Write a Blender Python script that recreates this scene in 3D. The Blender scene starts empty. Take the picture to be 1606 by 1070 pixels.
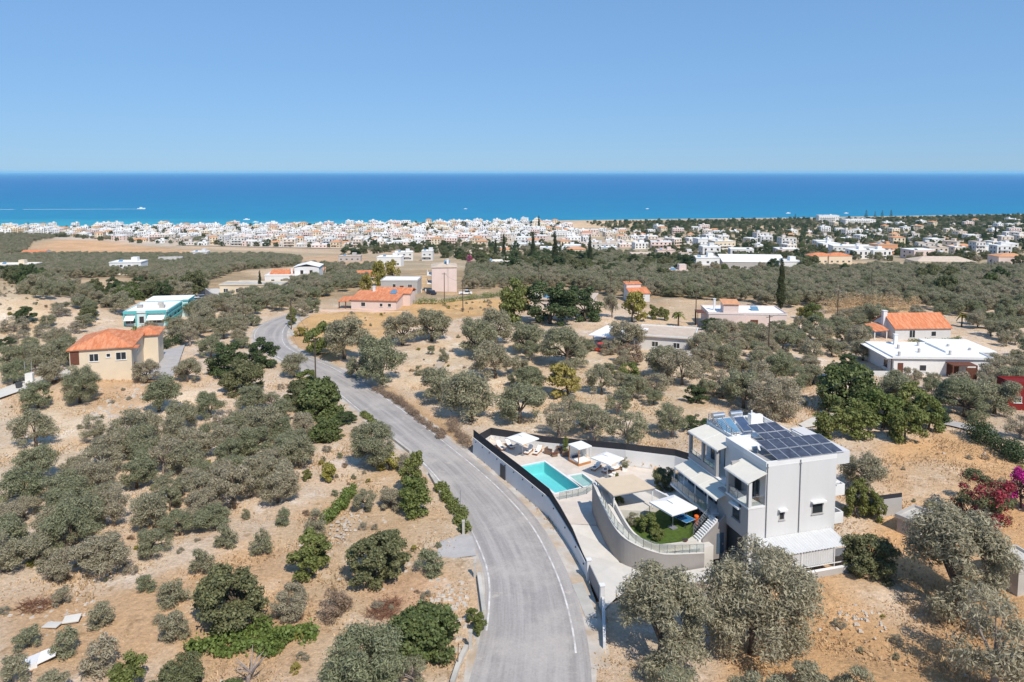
import bpy, bmesh, math, random
import numpy as np
from math import radians, sin, cos, pi, sqrt, atan2
R = random.Random(7)
NR = np.random.default_rng(11)
scene = bpy.context.scene
COL = scene.collection

# ------------------------------------------------------------------ camera
F_PX, PITCH, HC = 1150.0, radians(5), 38.0
AXIS_Y = 270 + F_PX * math.tan(PITCH)
cam = bpy.data.objects.new('camera', bpy.data.cameras.new('camera'))
COL.objects.link(cam)
cam.location = (0, 0, HC)
cam.rotation_euler = (radians(90) - PITCH, 0, 0)
cam.data.sensor_width = 36.0
cam.data.lens = 36.0 * F_PX / 1606.0
cam.data.shift_y = -(535 - AXIS_Y) / 1606.0
cam.data.clip_start = 1.0
cam.data.clip_end = 300000.0
scene.camera = cam

# ------------------------------------------------------------------ light
SUN_EL = radians(50)
SUN_AZ = atan2(0.45, -0.89)          # direction towards the sun, clockwise from +Y
world = bpy.data.worlds.new('World'); scene.world = world; world.use_nodes = True
wn = world.node_tree.nodes; wl = world.node_tree.links
sky = wn.new('ShaderNodeTexSky'); sky.sky_type = 'NISHITA'; sky.sun_disc = False
sky.sun_elevation = SUN_EL; sky.sun_rotation = SUN_AZ
sky.altitude = 0; sky.air_density = 1.0; sky.dust_density = 0.0; sky.ozone_density = 10.0
bg = wn['Background']; bg.inputs['Strength'].default_value = 0.1
gam = wn.new('ShaderNodeGamma'); gam.inputs['Gamma'].default_value = 0.40
tint = wn.new('ShaderNodeMix'); tint.data_type = 'RGBA'; tint.blend_type = 'MULTIPLY'; tint.inputs[0].default_value = 1
tint.inputs[7].default_value = (1.60, 2.38, 3.34, 1)
wl.new(sky.outputs['Color'], gam.inputs['Color']); wl.new(gam.outputs[0], tint.inputs[6]); wl.new(tint.outputs[2], bg.inputs['Color'])
sun = bpy.data.objects.new('sun', bpy.data.lights.new('sun', 'SUN')); COL.objects.link(sun)
sun.data.energy = 4.3; sun.data.angle = radians(0.55); sun.data.color = (1.0, 0.925, 0.82)
sun.rotation_euler = (radians(90) - SUN_EL, 0, pi - SUN_AZ)
scene.view_settings.view_transform = 'Standard'
scene.view_settings.look = 'None'
scene.view_settings.gamma = 1.0
scene.cycles.volume_bounces = 1
scene.view_settings.exposure = 0.15

# ------------------------------------------------------------------ materials
MATS = {}
def mat(name, col, rough=0.85, var=0.12, scale=2.0, bump=0.0, bscale=None, spec=0.25, metal=0.0, col2=None, mixscale=None, stretch=None):
    if name in MATS: return MATS[name]
    m = bpy.data.materials.new(name); m.use_nodes = True; MATS[name] = m
    n = m.node_tree.nodes; l = m.node_tree.links; b = n['Principled BSDF']
    b.inputs['Roughness'].default_value = rough; b.inputs['Specular IOR Level'].default_value = spec
    b.inputs['Metallic'].default_value = metal
    tc = n.new('ShaderNodeTexCoord'); src = tc.outputs['Object']
    if stretch:
        mp = n.new('ShaderNodeMapping'); mp.inputs['Scale'].default_value = stretch
        l.new(src, mp.inputs['Vector']); src = mp.outputs['Vector']
    nz = n.new('ShaderNodeTexNoise'); nz.inputs['Scale'].default_value = scale; nz.inputs['Detail'].default_value = 6
    nz.inputs['Roughness'].default_value = 0.65
    l.new(src, nz.inputs['Vector'])
    mr = n.new('ShaderNodeMapRange'); mr.inputs['From Min'].default_value = .3; mr.inputs['From Max'].default_value = .7
    mr.inputs['To Min'].default_value = 1 - var; mr.inputs['To Max'].default_value = 1 + var
    l.new(nz.outputs['Fac'], mr.inputs['Value'])
    mx = n.new('ShaderNodeMix'); mx.data_type = 'RGBA'; mx.blend_type = 'MULTIPLY'; mx.inputs[0].default_value = 1
    mx.inputs[6].default_value = (*col, 1)
    if col2:
        nz2 = n.new('ShaderNodeTexNoise'); nz2.inputs['Scale'].default_value = mixscale or scale * .3; nz2.inputs['Detail'].default_value = 5
        l.new(src, nz2.inputs['Vector'])
        m2 = n.new('ShaderNodeMapRange'); m2.inputs['From Min'].default_value = .42; m2.inputs['From Max'].default_value = .6
        l.new(nz2.outputs['Fac'], m2.inputs['Value'])
        mc = n.new('ShaderNodeMix'); mc.data_type = 'RGBA'; mc.inputs[6].default_value = (*col, 1); mc.inputs[7].default_value = (*col2, 1)
        l.new(m2.outputs['Result'], mc.inputs[0]); l.new(mc.outputs[2], mx.inputs[6])
    l.new(mr.outputs['Result'], mx.inputs[7]); l.new(mx.outputs[2], b.inputs['Base Color'])
    if bump:
        nb = n.new('ShaderNodeTexNoise'); nb.inputs['Scale'].default_value = bscale or scale * 4; nb.inputs['Detail'].default_value = 4
        l.new(src, nb.inputs['Vector'])
        bp = n.new('ShaderNodeBump'); bp.inputs['Strength'].default_value = bump; bp.inputs['Distance'].default_value = .1
        l.new(nb.outputs['Fac'], bp.inputs['Height']); l.new(bp.outputs['Normal'], b.inputs['Normal'])
    return m

def leafmat(name, col, var=0.35, hue=None, rough=0.55, spec=0.25, translucent=0.35):
    m = bpy.data.materials.new(name); m.use_nodes = True; MATS[name] = m
    n = m.node_tree.nodes; l = m.node_tree.links; b = n['Principled BSDF']
    b.inputs['Roughness'].default_value = rough; b.inputs['Specular IOR Level'].default_value = spec
    at = n.new('ShaderNodeAttribute'); at.attribute_name = 'leaf'
    oi = n.new('ShaderNodeObjectInfo')
    c2 = hue or (col[0] * 1.35, col[1] * 1.1, col[2] * .9)
    mx = n.new('ShaderNodeMix'); mx.data_type = 'RGBA'
    mx.inputs[6].default_value = (*col, 1); mx.inputs[7].default_value = (*c2, 1)
    l.new(oi.outputs['Random'], mx.inputs[0])
    mr = n.new('ShaderNodeMapRange'); mr.inputs['To Min'].default_value = 1 - var; mr.inputs['To Max'].default_value = 1 + var
    l.new(at.outputs['Fac'], mr.inputs['Value'])
    mm = n.new('ShaderNodeMix'); mm.data_type = 'RGBA'; mm.blend_type = 'MULTIPLY'; mm.inputs[0].default_value = 1
    l.new(mx.outputs[2], mm.inputs[6]); l.new(mr.outputs['Result'], mm.inputs[7])
    l.new(mm.outputs[2], b.inputs['Base Color'])
    tr = n.new('ShaderNodeBsdfTranslucent'); l.new(mm.outputs[2], tr.inputs['Color'])
    ms = n.new('ShaderNodeMixShader'); ms.inputs[0].default_value = translucent
    l.new(b.outputs[0], ms.inputs[1]); l.new(tr.outputs[0], ms.inputs[2])
    l.new(ms.outputs[0], n['Material Output'].inputs['Surface'])
    return m

def glassmat(name, tint, clear=0.8, rough=0.05):
    m = bpy.data.materials.new(name); m.use_nodes = True; MATS[name] = m
    n = m.node_tree.nodes; l = m.node_tree.links
    t = n.new('ShaderNodeBsdfTransparent'); t.inputs[0].default_value = (*tint, 1)
    g = n.new('ShaderNodeBsdfGlossy'); g.inputs['Roughness'].default_value = rough
    ms = n.new('ShaderNodeMixShader'); ms.inputs[0].default_value = 1 - clear
    l.new(t.outputs[0], ms.inputs[1]); l.new(g.outputs[0], ms.inputs[2]); l.new(ms.outputs[0], n['Material Output'].inputs['Surface'])
    return m

M = {}
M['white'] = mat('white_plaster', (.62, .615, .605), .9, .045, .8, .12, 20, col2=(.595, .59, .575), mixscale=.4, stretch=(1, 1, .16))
M['bright'] = mat('white_paint', (.72, .715, .70), .85, .05, .5, .1, 18)
M['roofwhite'] = mat('white_roof_coat', (.80, .80, .78), .9, .06, .3)
M['greywall'] = mat('grey_plaster', (.42, .40, .38), .9, .06, .4, .15, 15)
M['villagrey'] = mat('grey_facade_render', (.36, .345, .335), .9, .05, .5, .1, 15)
M['taupe'] = mat('taupe_render', (.295, .275, .26), .9, .08, .5, .15, 12)
M['cream'] = mat('cream_plaster', (.66, .56, .42), .9, .07, .3)
M['pinkish'] = mat('pink_plaster', (.68, .55, .50), .9, .07, .3)
M['beige'] = mat('beige_plaster', (.62, .54, .46), .9, .07, .3)
M['concrete'] = mat('concrete', (.44, .42, .38), .9, .12, .5, .2, 10, col2=(.52, .49, .44), mixscale=.25)
M['deck'] = mat('deck_concrete', (.60, .53, .46), .85, .08, .8, .1, 12, col2=(.66, .58, .50), mixscale=.2)
M['paving'] = mat('pale_paving', (.60, .57, .52), .85, .07, .8, .1, 12)
M['orange'] = mat('orange_tile', (.56, .19, .085), .85, .22, 2.2, .5, 5, col2=(.64, .27, .14), mixscale=.9, stretch=(2.2, .5, .5))
M['oldtile'] = mat('weathered_tile', (.60, .30, .16), .85, .2, 1.5, .3, 6)
M['tanroof'] = mat('tan_roof', (.55, .45, .36), .9, .12, .6)
M['greyroof'] = mat('grey_roof_felt', (.36, .34, .32), .9, .18, .6, col2=(.45, .42, .38))
M['darkglass'] = mat('dark_glazing', (.03, .035, .04), .12, .1, 1, spec=.5)
M['blueglass'] = mat('collector_glass', (.06, .09, .16), .1, .15, 2, spec=.6)
M['skyglass'] = mat('light_collector_glass', (.12, .24, .36), .25, .15, 2, spec=.6)
M['pv'] = mat('pv_cell', (.060, .066, .092), .25, .45, 1.6, spec=.4)
M['alu'] = mat('aluminium', (.62, .63, .64), .4, .05, 3, metal=.6)
M['steel'] = mat('galvanised_steel', (.60, .61, .62), .3, .08, 3, metal=.85)
M['darkmetal'] = mat('dark_grey_metal', (.06, .062, .068), .5, .08, 3)
M['midmetal'] = mat('grey_metal', (.20, .21, .23), .5, .08, 3)
M['screen'] = mat('charcoal_screen', (.035, .036, .042), .8, .12, 3, .2, 30)
M['canvas'] = mat('white_canvas', (.80, .79, .76), .9, .03, 1, .05, 20)
M['tancanvas'] = mat('tan_canvas', (.62, .50, .36), .9, .05, 1, .1, 20)
M['awncanvas'] = mat('cream_awning', (.70, .66, .57), .9, .05, 1, .05, 20)
M['corr'] = mat('white_corrugated_sheet', (.60, .605, .60), .55, .06, 1)
M['wood'] = mat('teak', (.42, .20, .08), .6, .2, 4, stretch=(1, 8, 8))
M['polewood'] = mat('weathered_pole', (.10, .075, .055), .9, .25, 3)
M['wicker'] = mat('wicker', (.20, .13, .09), .85, .3, 8, .5, 20)
M['darkcloth'] = mat('dark_towel', (.05, .06, .09), .95, .2, 6)
M['cushion'] = mat('cushion', (.78, .76, .73), .95, .05, 3)
M['bluetable'] = mat('blue_table_top', (.035, .17, .36), .4, .05, 2)
M['orangeplastic'] = mat('orange_plastic', (.75, .14, .02), .4, .05, 2)
M['aqua'] = mat('pool_tile', (.34, .68, .68), .5, .06, 1.5)
M['palaqua'] = mat('wading_pool_tile', (.42, .56, .54), .5, .05, 1.5)
M['teal'] = mat('teal_paint', (.10, .42, .42), .7, .06, 1)
M['paleteal'] = mat('pale_teal_plaster', (.52, .66, .68), .85, .05, .5)
M['redpaint'] = mat('dark_red_render', (.19, .018, .016), .8, .08, .8)
M['bluedoor'] = mat('slate_blue_door', (.07, .11, .16), .5, .08, 2)
M['brown'] = mat('brown_timber', (.14, .055, .035), .7, .2, 3)
M['turf'] = mat('lawn_turf', (.075, .12, .022), .95, .3, 2.5, .4, 30)
def asphalt():
    m = bpy.data.materials.new('worn_asphalt'); m.use_nodes = True; n = m.node_tree.nodes; l = m.node_tree.links; b = n['Principled BSDF']
    b.inputs['Roughness'].default_value = .92; b.inputs['Specular IOR Level'].default_value = .2
    tc = n.new('ShaderNodeTexCoord'); uv = n.new('ShaderNodeAttribute'); uv.attribute_name = 'lane'; uv.attribute_type = 'GEOMETRY'
    def nz(src, sc, det, mul, lo, hi, a, c):
        mp = n.new('ShaderNodeMapping'); mp.inputs['Scale'].default_value = mul; l.new(src, mp.inputs[0])
        q = n.new('ShaderNodeTexNoise'); q.inputs['Scale'].default_value = sc; q.inputs['Detail'].default_value = det; q.inputs['Roughness'].default_value = .7; l.new(mp.outputs[0], q.inputs['Vector'])
        r = n.new('ShaderNodeMapRange'); r.inputs['From Min'].default_value = lo; r.inputs['From Max'].default_value = hi; r.inputs['To Min'].default_value = a; r.inputs['To Max'].default_value = c; l.new(q.outputs['Fac'], r.inputs['Value']); return r.outputs['Result'], q
    def mx(f, a, c, mode='MIX'):
        q = n.new('ShaderNodeMix'); q.data_type = 'RGBA'; q.blend_type = mode
        if isinstance(f, float): q.inputs[0].default_value = f
        else: l.new(f, q.inputs[0])
        for k, v in ((6, a), (7, c)):
            if isinstance(v, tuple): q.inputs[k].default_value = (*v, 1)
            else: l.new(v, q.inputs[k])
        return q.outputs[2]
    V = uv.outputs['Vector']; Ob = tc.outputs['Object']
    c = mx(nz(V, 1.0, 4, (9, .045, 1), .40, .60, 0, 1)[0], (.30, .278, .262), (.40, .368, .345))      # tyre streaks
    c = mx(nz(Ob, .14, 6, (1, 1, 1), .48, .62, 0, .7)[0], c, (.45, .41, .375))                         # pale worn patches
    c = mx(nz(V, 1.0, 3, (3, .02, 1), .56, .64, 0, .45)[0], c, (.28, .26, .25))                       # dark repairs
    c = mx(nz(Ob, .5, 8, (1, 1, 1), .60, .68, 0, .6)[0], c, (.52, .46, .39))                           # dust
    c = mx(1.0, c, nz(Ob, 5, 6, (1, 1, 1), .25, .75, .86, 1.14)[0], 'MULTIPLY')
    l.new(c, b.inputs['Base Color']); return m
M['asphalt'] = asphalt()
M['asphalt_old'] = mat('pale_asphalt', (.42, .40, .385), .95, .12, .6, .2, 12)
M['roadline'] = mat('road_paint', (.66, .64, .61), .85, .18, 1.5, col2=(.46, .43, .41), mixscale=.9)
M['kerb'] = mat('road_shoulder', (.50, .46, .41), .95, .18, .7, .3, 8, col2=(.46, .36, .26), mixscale=.3)
M['bark'] = mat('olive_bark', (.12, .09, .065), .95, .3, 4, .5, 10)
M['deadwood'] = mat('dead_wood', (.30, .25, .22), .95, .2, 4)
M['stone'] = mat('field_stone', (.50, .44, .37), .95, .22, 1.5, .4, 6)
M['rust'] = mat('brush_pile_twigs', (.20, .10, .06), .95, .3, 3)
M['carwhite'] = mat('white_car_paint', (.78, .78, .78), .25, .03, 1, spec=.5)
M['carblue'] = mat('dark_blue_car_paint', (.015, .025, .06), .2, .05, 1, spec=.6)
M['carred'] = mat('red_car_paint', (.55, .05, .03), .25, .05, 1, spec=.5)
M['cargrey'] = mat('grey_car_paint', (.25, .27, .30), .25, .05, 1, spec=.5)
M['tyre'] = mat('tyre_rubber', (.015, .015, .016), .9, .1, 4)
M['foam'] = mat('wake_foam', (.85, .87, .88), .9, .15, .05)
M['bluebarrel'] = mat('blue_plastic', (.02, .12, .40), .4, .05, 2)
M['glassrail'] = glassmat('railing_glass', (.86, .90, .90), .86)
LEAF = {
 'olive': leafmat('olive_leaf', (.255, .270, .155), .42, (.40, .35, .245)),
 'fig': leafmat('fig_leaf', (.135, .170, .058), .42, (.17, .20, .07), spec=.35),
 'carob': leafmat('carob_leaf', (.155, .170, .080), .42, (.20, .20, .095)),
 'citrus': leafmat('citrus_leaf', (.165, .205, .058), .4, (.225, .235, .075)),
 'dark': leafmat('evergreen_leaf', (.080, .112, .048), .4, (.105, .14, .055)),
 'yellow': leafmat('yellow_green_leaf', (.31, .29, .07), .35, (.36, .30, .09)),
 'dry': leafmat('dry_scrub_leaf', (.36, .26, .175), .4, (.32, .235, .17)),
 'grey': leafmat('grey_scrub_leaf', (.32, .295, .21), .4, (.38, .33, .245)),
 'cypress': leafmat('cypress_leaf', (.055, .075, .035), .4),
 'oleander': leafmat('oleander_flower', (.40, .06, .08), .5, (.30, .05, .07)),
 'magenta': leafmat('bougainvillea_flower', (.55, .03, .28), .4, (.60, .05, .30)),
 'vine': leafmat('vine_leaf', (.12, .20, .05), .4, (.18, .23, .06)),
 'straw': leafmat('straw_blade', (.60, .44, .26), .4, (.54, .40, .24)),
 'palm': leafmat('palm_frond', (.16, .17, .05), .3),
}

# ------------------------------------------------------------------ terrain function
def sst(a, b, x):
    t = np.clip((x - a) / (b - a), 0, 1); return t * t * (3 - 2 * t)
SHX = np.array([-3000, -987, -520, 138, 759, 1321, 4000.]); SHY = np.array([1400, 1414, 1482, 1640, 1757, 1893, 2100.])
SEA_Z = -69.0
def shore(x): return np.interp(x, SHX, SHY)
CARVE = np.array([(-4.9, 96.4), (-2.9, 103.0), (4.6, 99.3), (10.4, 96.8), (15, 93.7), (20.9, 91.4), (23, 86), (24, 78), (24, 70.8), (22.5, 68.6), (16.7, 67.6), (11, 65.6), (9, 63.4), (8.1, 60.9), (7.3, 65.8), (6.05, 71.4), (4.15, 78.2)])
def inpoly(x, y, poly):
    x = np.asarray(x, float); y = np.asarray(y, float); r = np.zeros(x.shape, bool); n = len(poly)
    for i in range(n):
        x1, y1 = poly[i]; x2, y2 = poly[(i + 1) % n]
        c = ((y1 > y) != (y2 > y)) & (x < (x2 - x1) * (y - y1) / ((y2 - y1) if y2 != y1 else 1e-9) + x1); r ^= c
    return r
ZTT = np.linspace(-.3, 1.3, 801)
ZTZ = np.interp(ZTT, [-.3, 0, .098, .216, .373, .529, .765, 1.0, 1.2, 1.3], [0, 0, -12.5, -26, -40.5, -51.5, -61.5, -69, -82, -82])
ZTZ = np.convolve(np.pad(ZTZ, 20, mode='edge'), np.ones(41) / 41, 'valid')
def tz(x, y):
    x = np.asarray(x, float); y = np.asarray(y, float)
    S = shore(x)
    t = (y - 225) / (S - 225)
    z = np.interp(t, ZTT, ZTZ)
    z = z - 1.3 * (1 - sst(12, 30, np.hypot((x - 31) , (y - 68))))            # dip at the villa
    z = z + 7.0 * np.exp(-(((x + 128) / 22) ** 2 + ((y - 182) / 26) ** 2))       # eroded bank on the west
    z = z + 1.6 * np.exp(-(((x + 77) / 16) ** 2 + ((y - 130) / 10) ** 2))
    return z
# road edges, pixel polylines on the ground
def raydir(px, py):
    u = (px - 803) / F_PX; v = -(py - AXIS_Y) / F_PX
    return (u, cos(PITCH) + v * sin(PITCH), -sin(PITCH) + v * cos(PITCH))
def P(px, py, z=0.0):
    d = raydir(px, py); t = (z - HC) / d[2]; return (d[0] * t, d[1] * t, z)
def G(px, py):
    d = raydir(px, py); z = 0.0
    t0 = 30.0; t = t0; prev = t0
    while t < 4000:
        if HC + d[2] * t < float(tz(d[0] * t, d[1] * t)): break
        prev = t; t *= 1.02
    a, b = prev, t
    for _ in range(18):
        m = (a + b) / 2
        if HC + d[2] * m < float(tz(d[0] * m, d[1] * m)): b = m
        else: a = m
    return (d[0] * b, d[1] * b, float(tz(d[0] * b, d[1] * b)))
def smooth(pts, n=160, it=3):
    p = np.array(pts, float)
    for _ in range(it):
        q = [p[0]]
        for i in range(len(p) - 1): q += [p[i] * .75 + p[i + 1] * .25, p[i] * .25 + p[i + 1] * .75]
        q.append(p[-1]); p = np.array(q)
    s = np.r_[0, np.cumsum(np.linalg.norm(np.diff(p, axis=0), axis=1))]
    t = np.linspace(0, s[-1], n)
    return np.c_[np.interp(t, s, p[:, 0]), np.interp(t, s, p[:, 1])]
LPX = [(640, 1400), (700, 1200), (744, 1070), (762, 992), (766, 950), (767, 914), (760, 880), (733, 820), (697, 764), (660, 722), (615, 687), (559, 641), (526, 613), (481, 587), (428, 557), (404, 540), (397, 527), (404, 514), (425, 503), (446, 496), (464, 490)]
RPX = [(850, 1400), (905, 1150), (908, 1070), (903, 1000), (886, 930), (866, 880), (835, 822), (788, 770), (741, 729), (716, 709), (674, 675), (632, 644), (593, 616), (559, 599), (520, 575), (478, 560), (452, 547), (442, 534), (444, 517), (456, 503), (472, 495)]
RL = smooth([P(*q)[:2] for q in LPX]); RR = smooth([P(*q)[:2] for q in RPX])
# match right samples to the nearest of left by parameter, then resample to even pairs
RC = (RL + RR) / 2
def roaddist(x, y):
    x = np.asarray(x, float).ravel(); y = np.asarray(y, float).ravel()
    d = np.full(x.shape, 1e9)
    for c in RC[::2]: d = np.minimum(d, np.hypot(x - c[0], y - c[1]))
    return d

# ------------------------------------------------------------------ mesh helpers
class MB:
    def __init__(s): s.v = []; s.f = []; s.m = []
    def add(s, vs, fs, mi=0):
        o = len(s.v); s.v += [tuple(map(float, v)) for v in vs]
        for f in fs: s.f.append(tuple(o + i for i in f)); s.m.append(mi)
        return s
    def box(s, x0, x1, y0, y1, z0, z1, mi=0):
        return s.add([(x0, y0, z0), (x1, y0, z0), (x1, y1, z0), (x0, y1, z0), (x0, y0, z1), (x1, y0, z1), (x1, y1, z1), (x0, y1, z1)],
                     [(0, 3, 2, 1), (4, 5, 6, 7), (0, 1, 5, 4), (1, 2, 6, 5), (2, 3, 7, 6), (3, 0, 4, 7)], mi)
    def cbox(s, cx, cy, cz, sx, sy, sz, rz=0, mi=0):
        n = len(s.v); s.box(-sx / 2, sx / 2, -sy / 2, sy / 2, cz - sz / 2, cz + sz / 2, mi)
        c, k = cos(rz), sin(rz)
        for i in range(n, len(s.v)):
            x, y, z = s.v[i]; s.v[i] = (cx + x * c - y * k, cy + x * k + y * c, z)
        return s
    def prism(s, poly, z0, z1, mi=0):
        """poly CCW; z0/z1 scalars or lists"""
        n = len(poly); a = z0 if hasattr(z0, '__len__') else [z0] * n; b = z1 if hasattr(z1, '__len__') else [z1] * n
        vs = [(p[0], p[1], a[i]) for i, p in enumerate(poly)] + [(p[0], p[1], b[i]) for i, p in enumerate(poly)]
        fs = [tuple(range(n - 1, -1, -1)), tuple(range(n, 2 * n))] + [(i, (i + 1) % n, n + (i + 1) % n, n + i) for i in range(n)]
        return s.add(vs, fs, mi)
    def slab(s, q, th, mi=0):
        """four 3D corners CCW from above, thickness downwards"""
        vs = [tuple(p) for p in q] + [(p[0], p[1], p[2] - th) for p in q]
        return s.add(vs, [(0, 1, 2, 3), (7, 6, 5, 4), (0, 4, 5, 1), (1, 5, 6, 2), (2, 6, 7, 3), (3, 7, 4, 0)], mi)
    def tube(s, pts, rad, n=6, mi=0, cap=True):
        pts = [np.array(p, float) for p in pts]; rs = rad if hasattr(rad, '__len__') else [rad] * len(pts)
        vs = []
        for i, p in enumerate(pts):
            d = pts[min(i + 1, len(pts) - 1)] - pts[max(i - 1, 0)]; d /= (np.linalg.norm(d) + 1e-9)
            a = np.cross(d, (0, 0, 1) if abs(d[2]) < .9 else (1, 0, 0)); a /= np.linalg.norm(a); b = np.cross(d, a)
            for k in range(n):
                t = 2 * pi * k / n; vs.append(tuple(p + rs[i] * (cos(t) * a + sin(t) * b)))
        fs = []
        for i in range(len(pts) - 1):
            for k in range(n): fs.append((i * n + k, i * n + (k + 1) % n, (i + 1) * n + (k + 1) % n, (i + 1) * n + k))
        if cap: fs += [tuple(range(n - 1, -1, -1)), tuple((len(pts) - 1) * n + k for k in range(n))]
        return s.add(vs, fs, mi)
    def mesh(s, name, mats, smoothshade=False):
        me = bpy.data.meshes.new(name); me.from_pydata(s.v, [], s.f)
        for m in (mats if isinstance(mats, (list, tuple)) else [mats]): me.materials.append(m)
        me.polygons.foreach_set('material_index', s.m)
        if smoothshade: me.polygons.foreach_set('use_smooth', [True] * len(s.f))
        bm = bmesh.new(); bm.from_mesh(me); bmesh.ops.recalc_face_normals(bm, faces=bm.faces); bm.to_mesh(me); bm.free()
        me.update(); return me
    def build(s, name, mats, parent=None, smoothshade=False):
        return link(name, s.mesh(name, mats, smoothshade), parent)
def link(name, me, parent=None):
    o = bpy.data.objects.new(name, me); COL.objects.link(o)
    if parent is not None: o.parent = parent
    return o
def tag(o, label, cat, group=None):
    o['label'] = label; o['category'] = cat
    if group: o['group'] = group
    return o
def thing(name, label, cat, loc=(0, 0, 0), rz=0.0, group=None):
    o = bpy.data.objects.new(name, None); COL.objects.link(o); o.location = loc; o.rotation_euler = (0, 0, rz)
    o.empty_display_size = .2
    return tag(o, label, cat, group)
def struct(o, kind='structure'): o['kind'] = kind; return o
def npmesh(name, verts, quads, mats, attr=None):
    me = bpy.data.meshes.new(name); nv = len(verts); nf = len(quads); k = quads.shape[1]
    me.vertices.add(nv); me.vertices.foreach_set('co', np.ascontiguousarray(verts, np.float32).ravel())
    me.loops.add(nf * k); me.loops.foreach_set('vertex_index', np.ascontiguousarray(quads, np.int32).ravel())
    me.polygons.add(nf); me.polygons.foreach_set('loop_start', np.arange(0, nf * k, k, dtype=np.int32))
    for m in (mats if isinstance(mats, (list, tuple)) else [mats]): me.materials.append(m)
    if attr is not None:
        at = me.attributes.new('leaf', 'FLOAT', 'POINT'); at.data.foreach_set('value', np.ascontiguousarray(attr, np.float32))
    me.update(calc_edges=True); return me

# ------------------------------------------------------------------ ground
def axis(lo, hi, step, ext_lo, ext_hi, g):
    a = list(np.arange(lo, hi + 1e-6, step)); s = step
    while a[-1] < ext_hi: s = min(s * g, 14); a.append(a[-1] + s)
    s = step
    b = []; c = lo
    while c > ext_lo: s = min(s * g, 14); c -= s; b.append(c)
    return np.array(b[::-1] + a)
gx = axis(-75, 70, 1.2, -1750, 1900, 1.03); gy = axis(30, 200, 1.2, 15, 2150, 1.02)
GXX, GYY = np.meshgrid(gx, gy)
X = GXX.ravel(); Y = GYY.ravel()
Z = tz(X, Y)
rd = roaddist(X, Y)
near = (Y < 420) & (np.abs(X) < 330)
bump = (np.sin(X * .31 + np.sin(Y * .23) * 2) * np.sin(Y * .27 + 1.3 * np.sin(X * .17)) * .22 + np.sin(X * .9 + Y * .5) * np.sin(Y * .8 - X * .4) * .08)
Z = Z + np.where(near, bump * sst(4.2, 8, rd), 0) - .05 * (rd < 4.5)
carve = inpoly(X, Y, CARVE)
Z = np.where(carve, -3.6, Z)
SAND = (.66, .52, .385); DRY = (.60, .345, .155); SCRUB = (.26, .20, .12)
C = np.empty((len(X), 3)); C[:] = SAND
fartest = sst(190, 240, Y)[:, None]
C = C * (1 - fartest) + np.array((.36, .27, .165)) * fartest
def pxpoly(pts): return np.array([G(*q)[:2] for q in pts])
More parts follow.
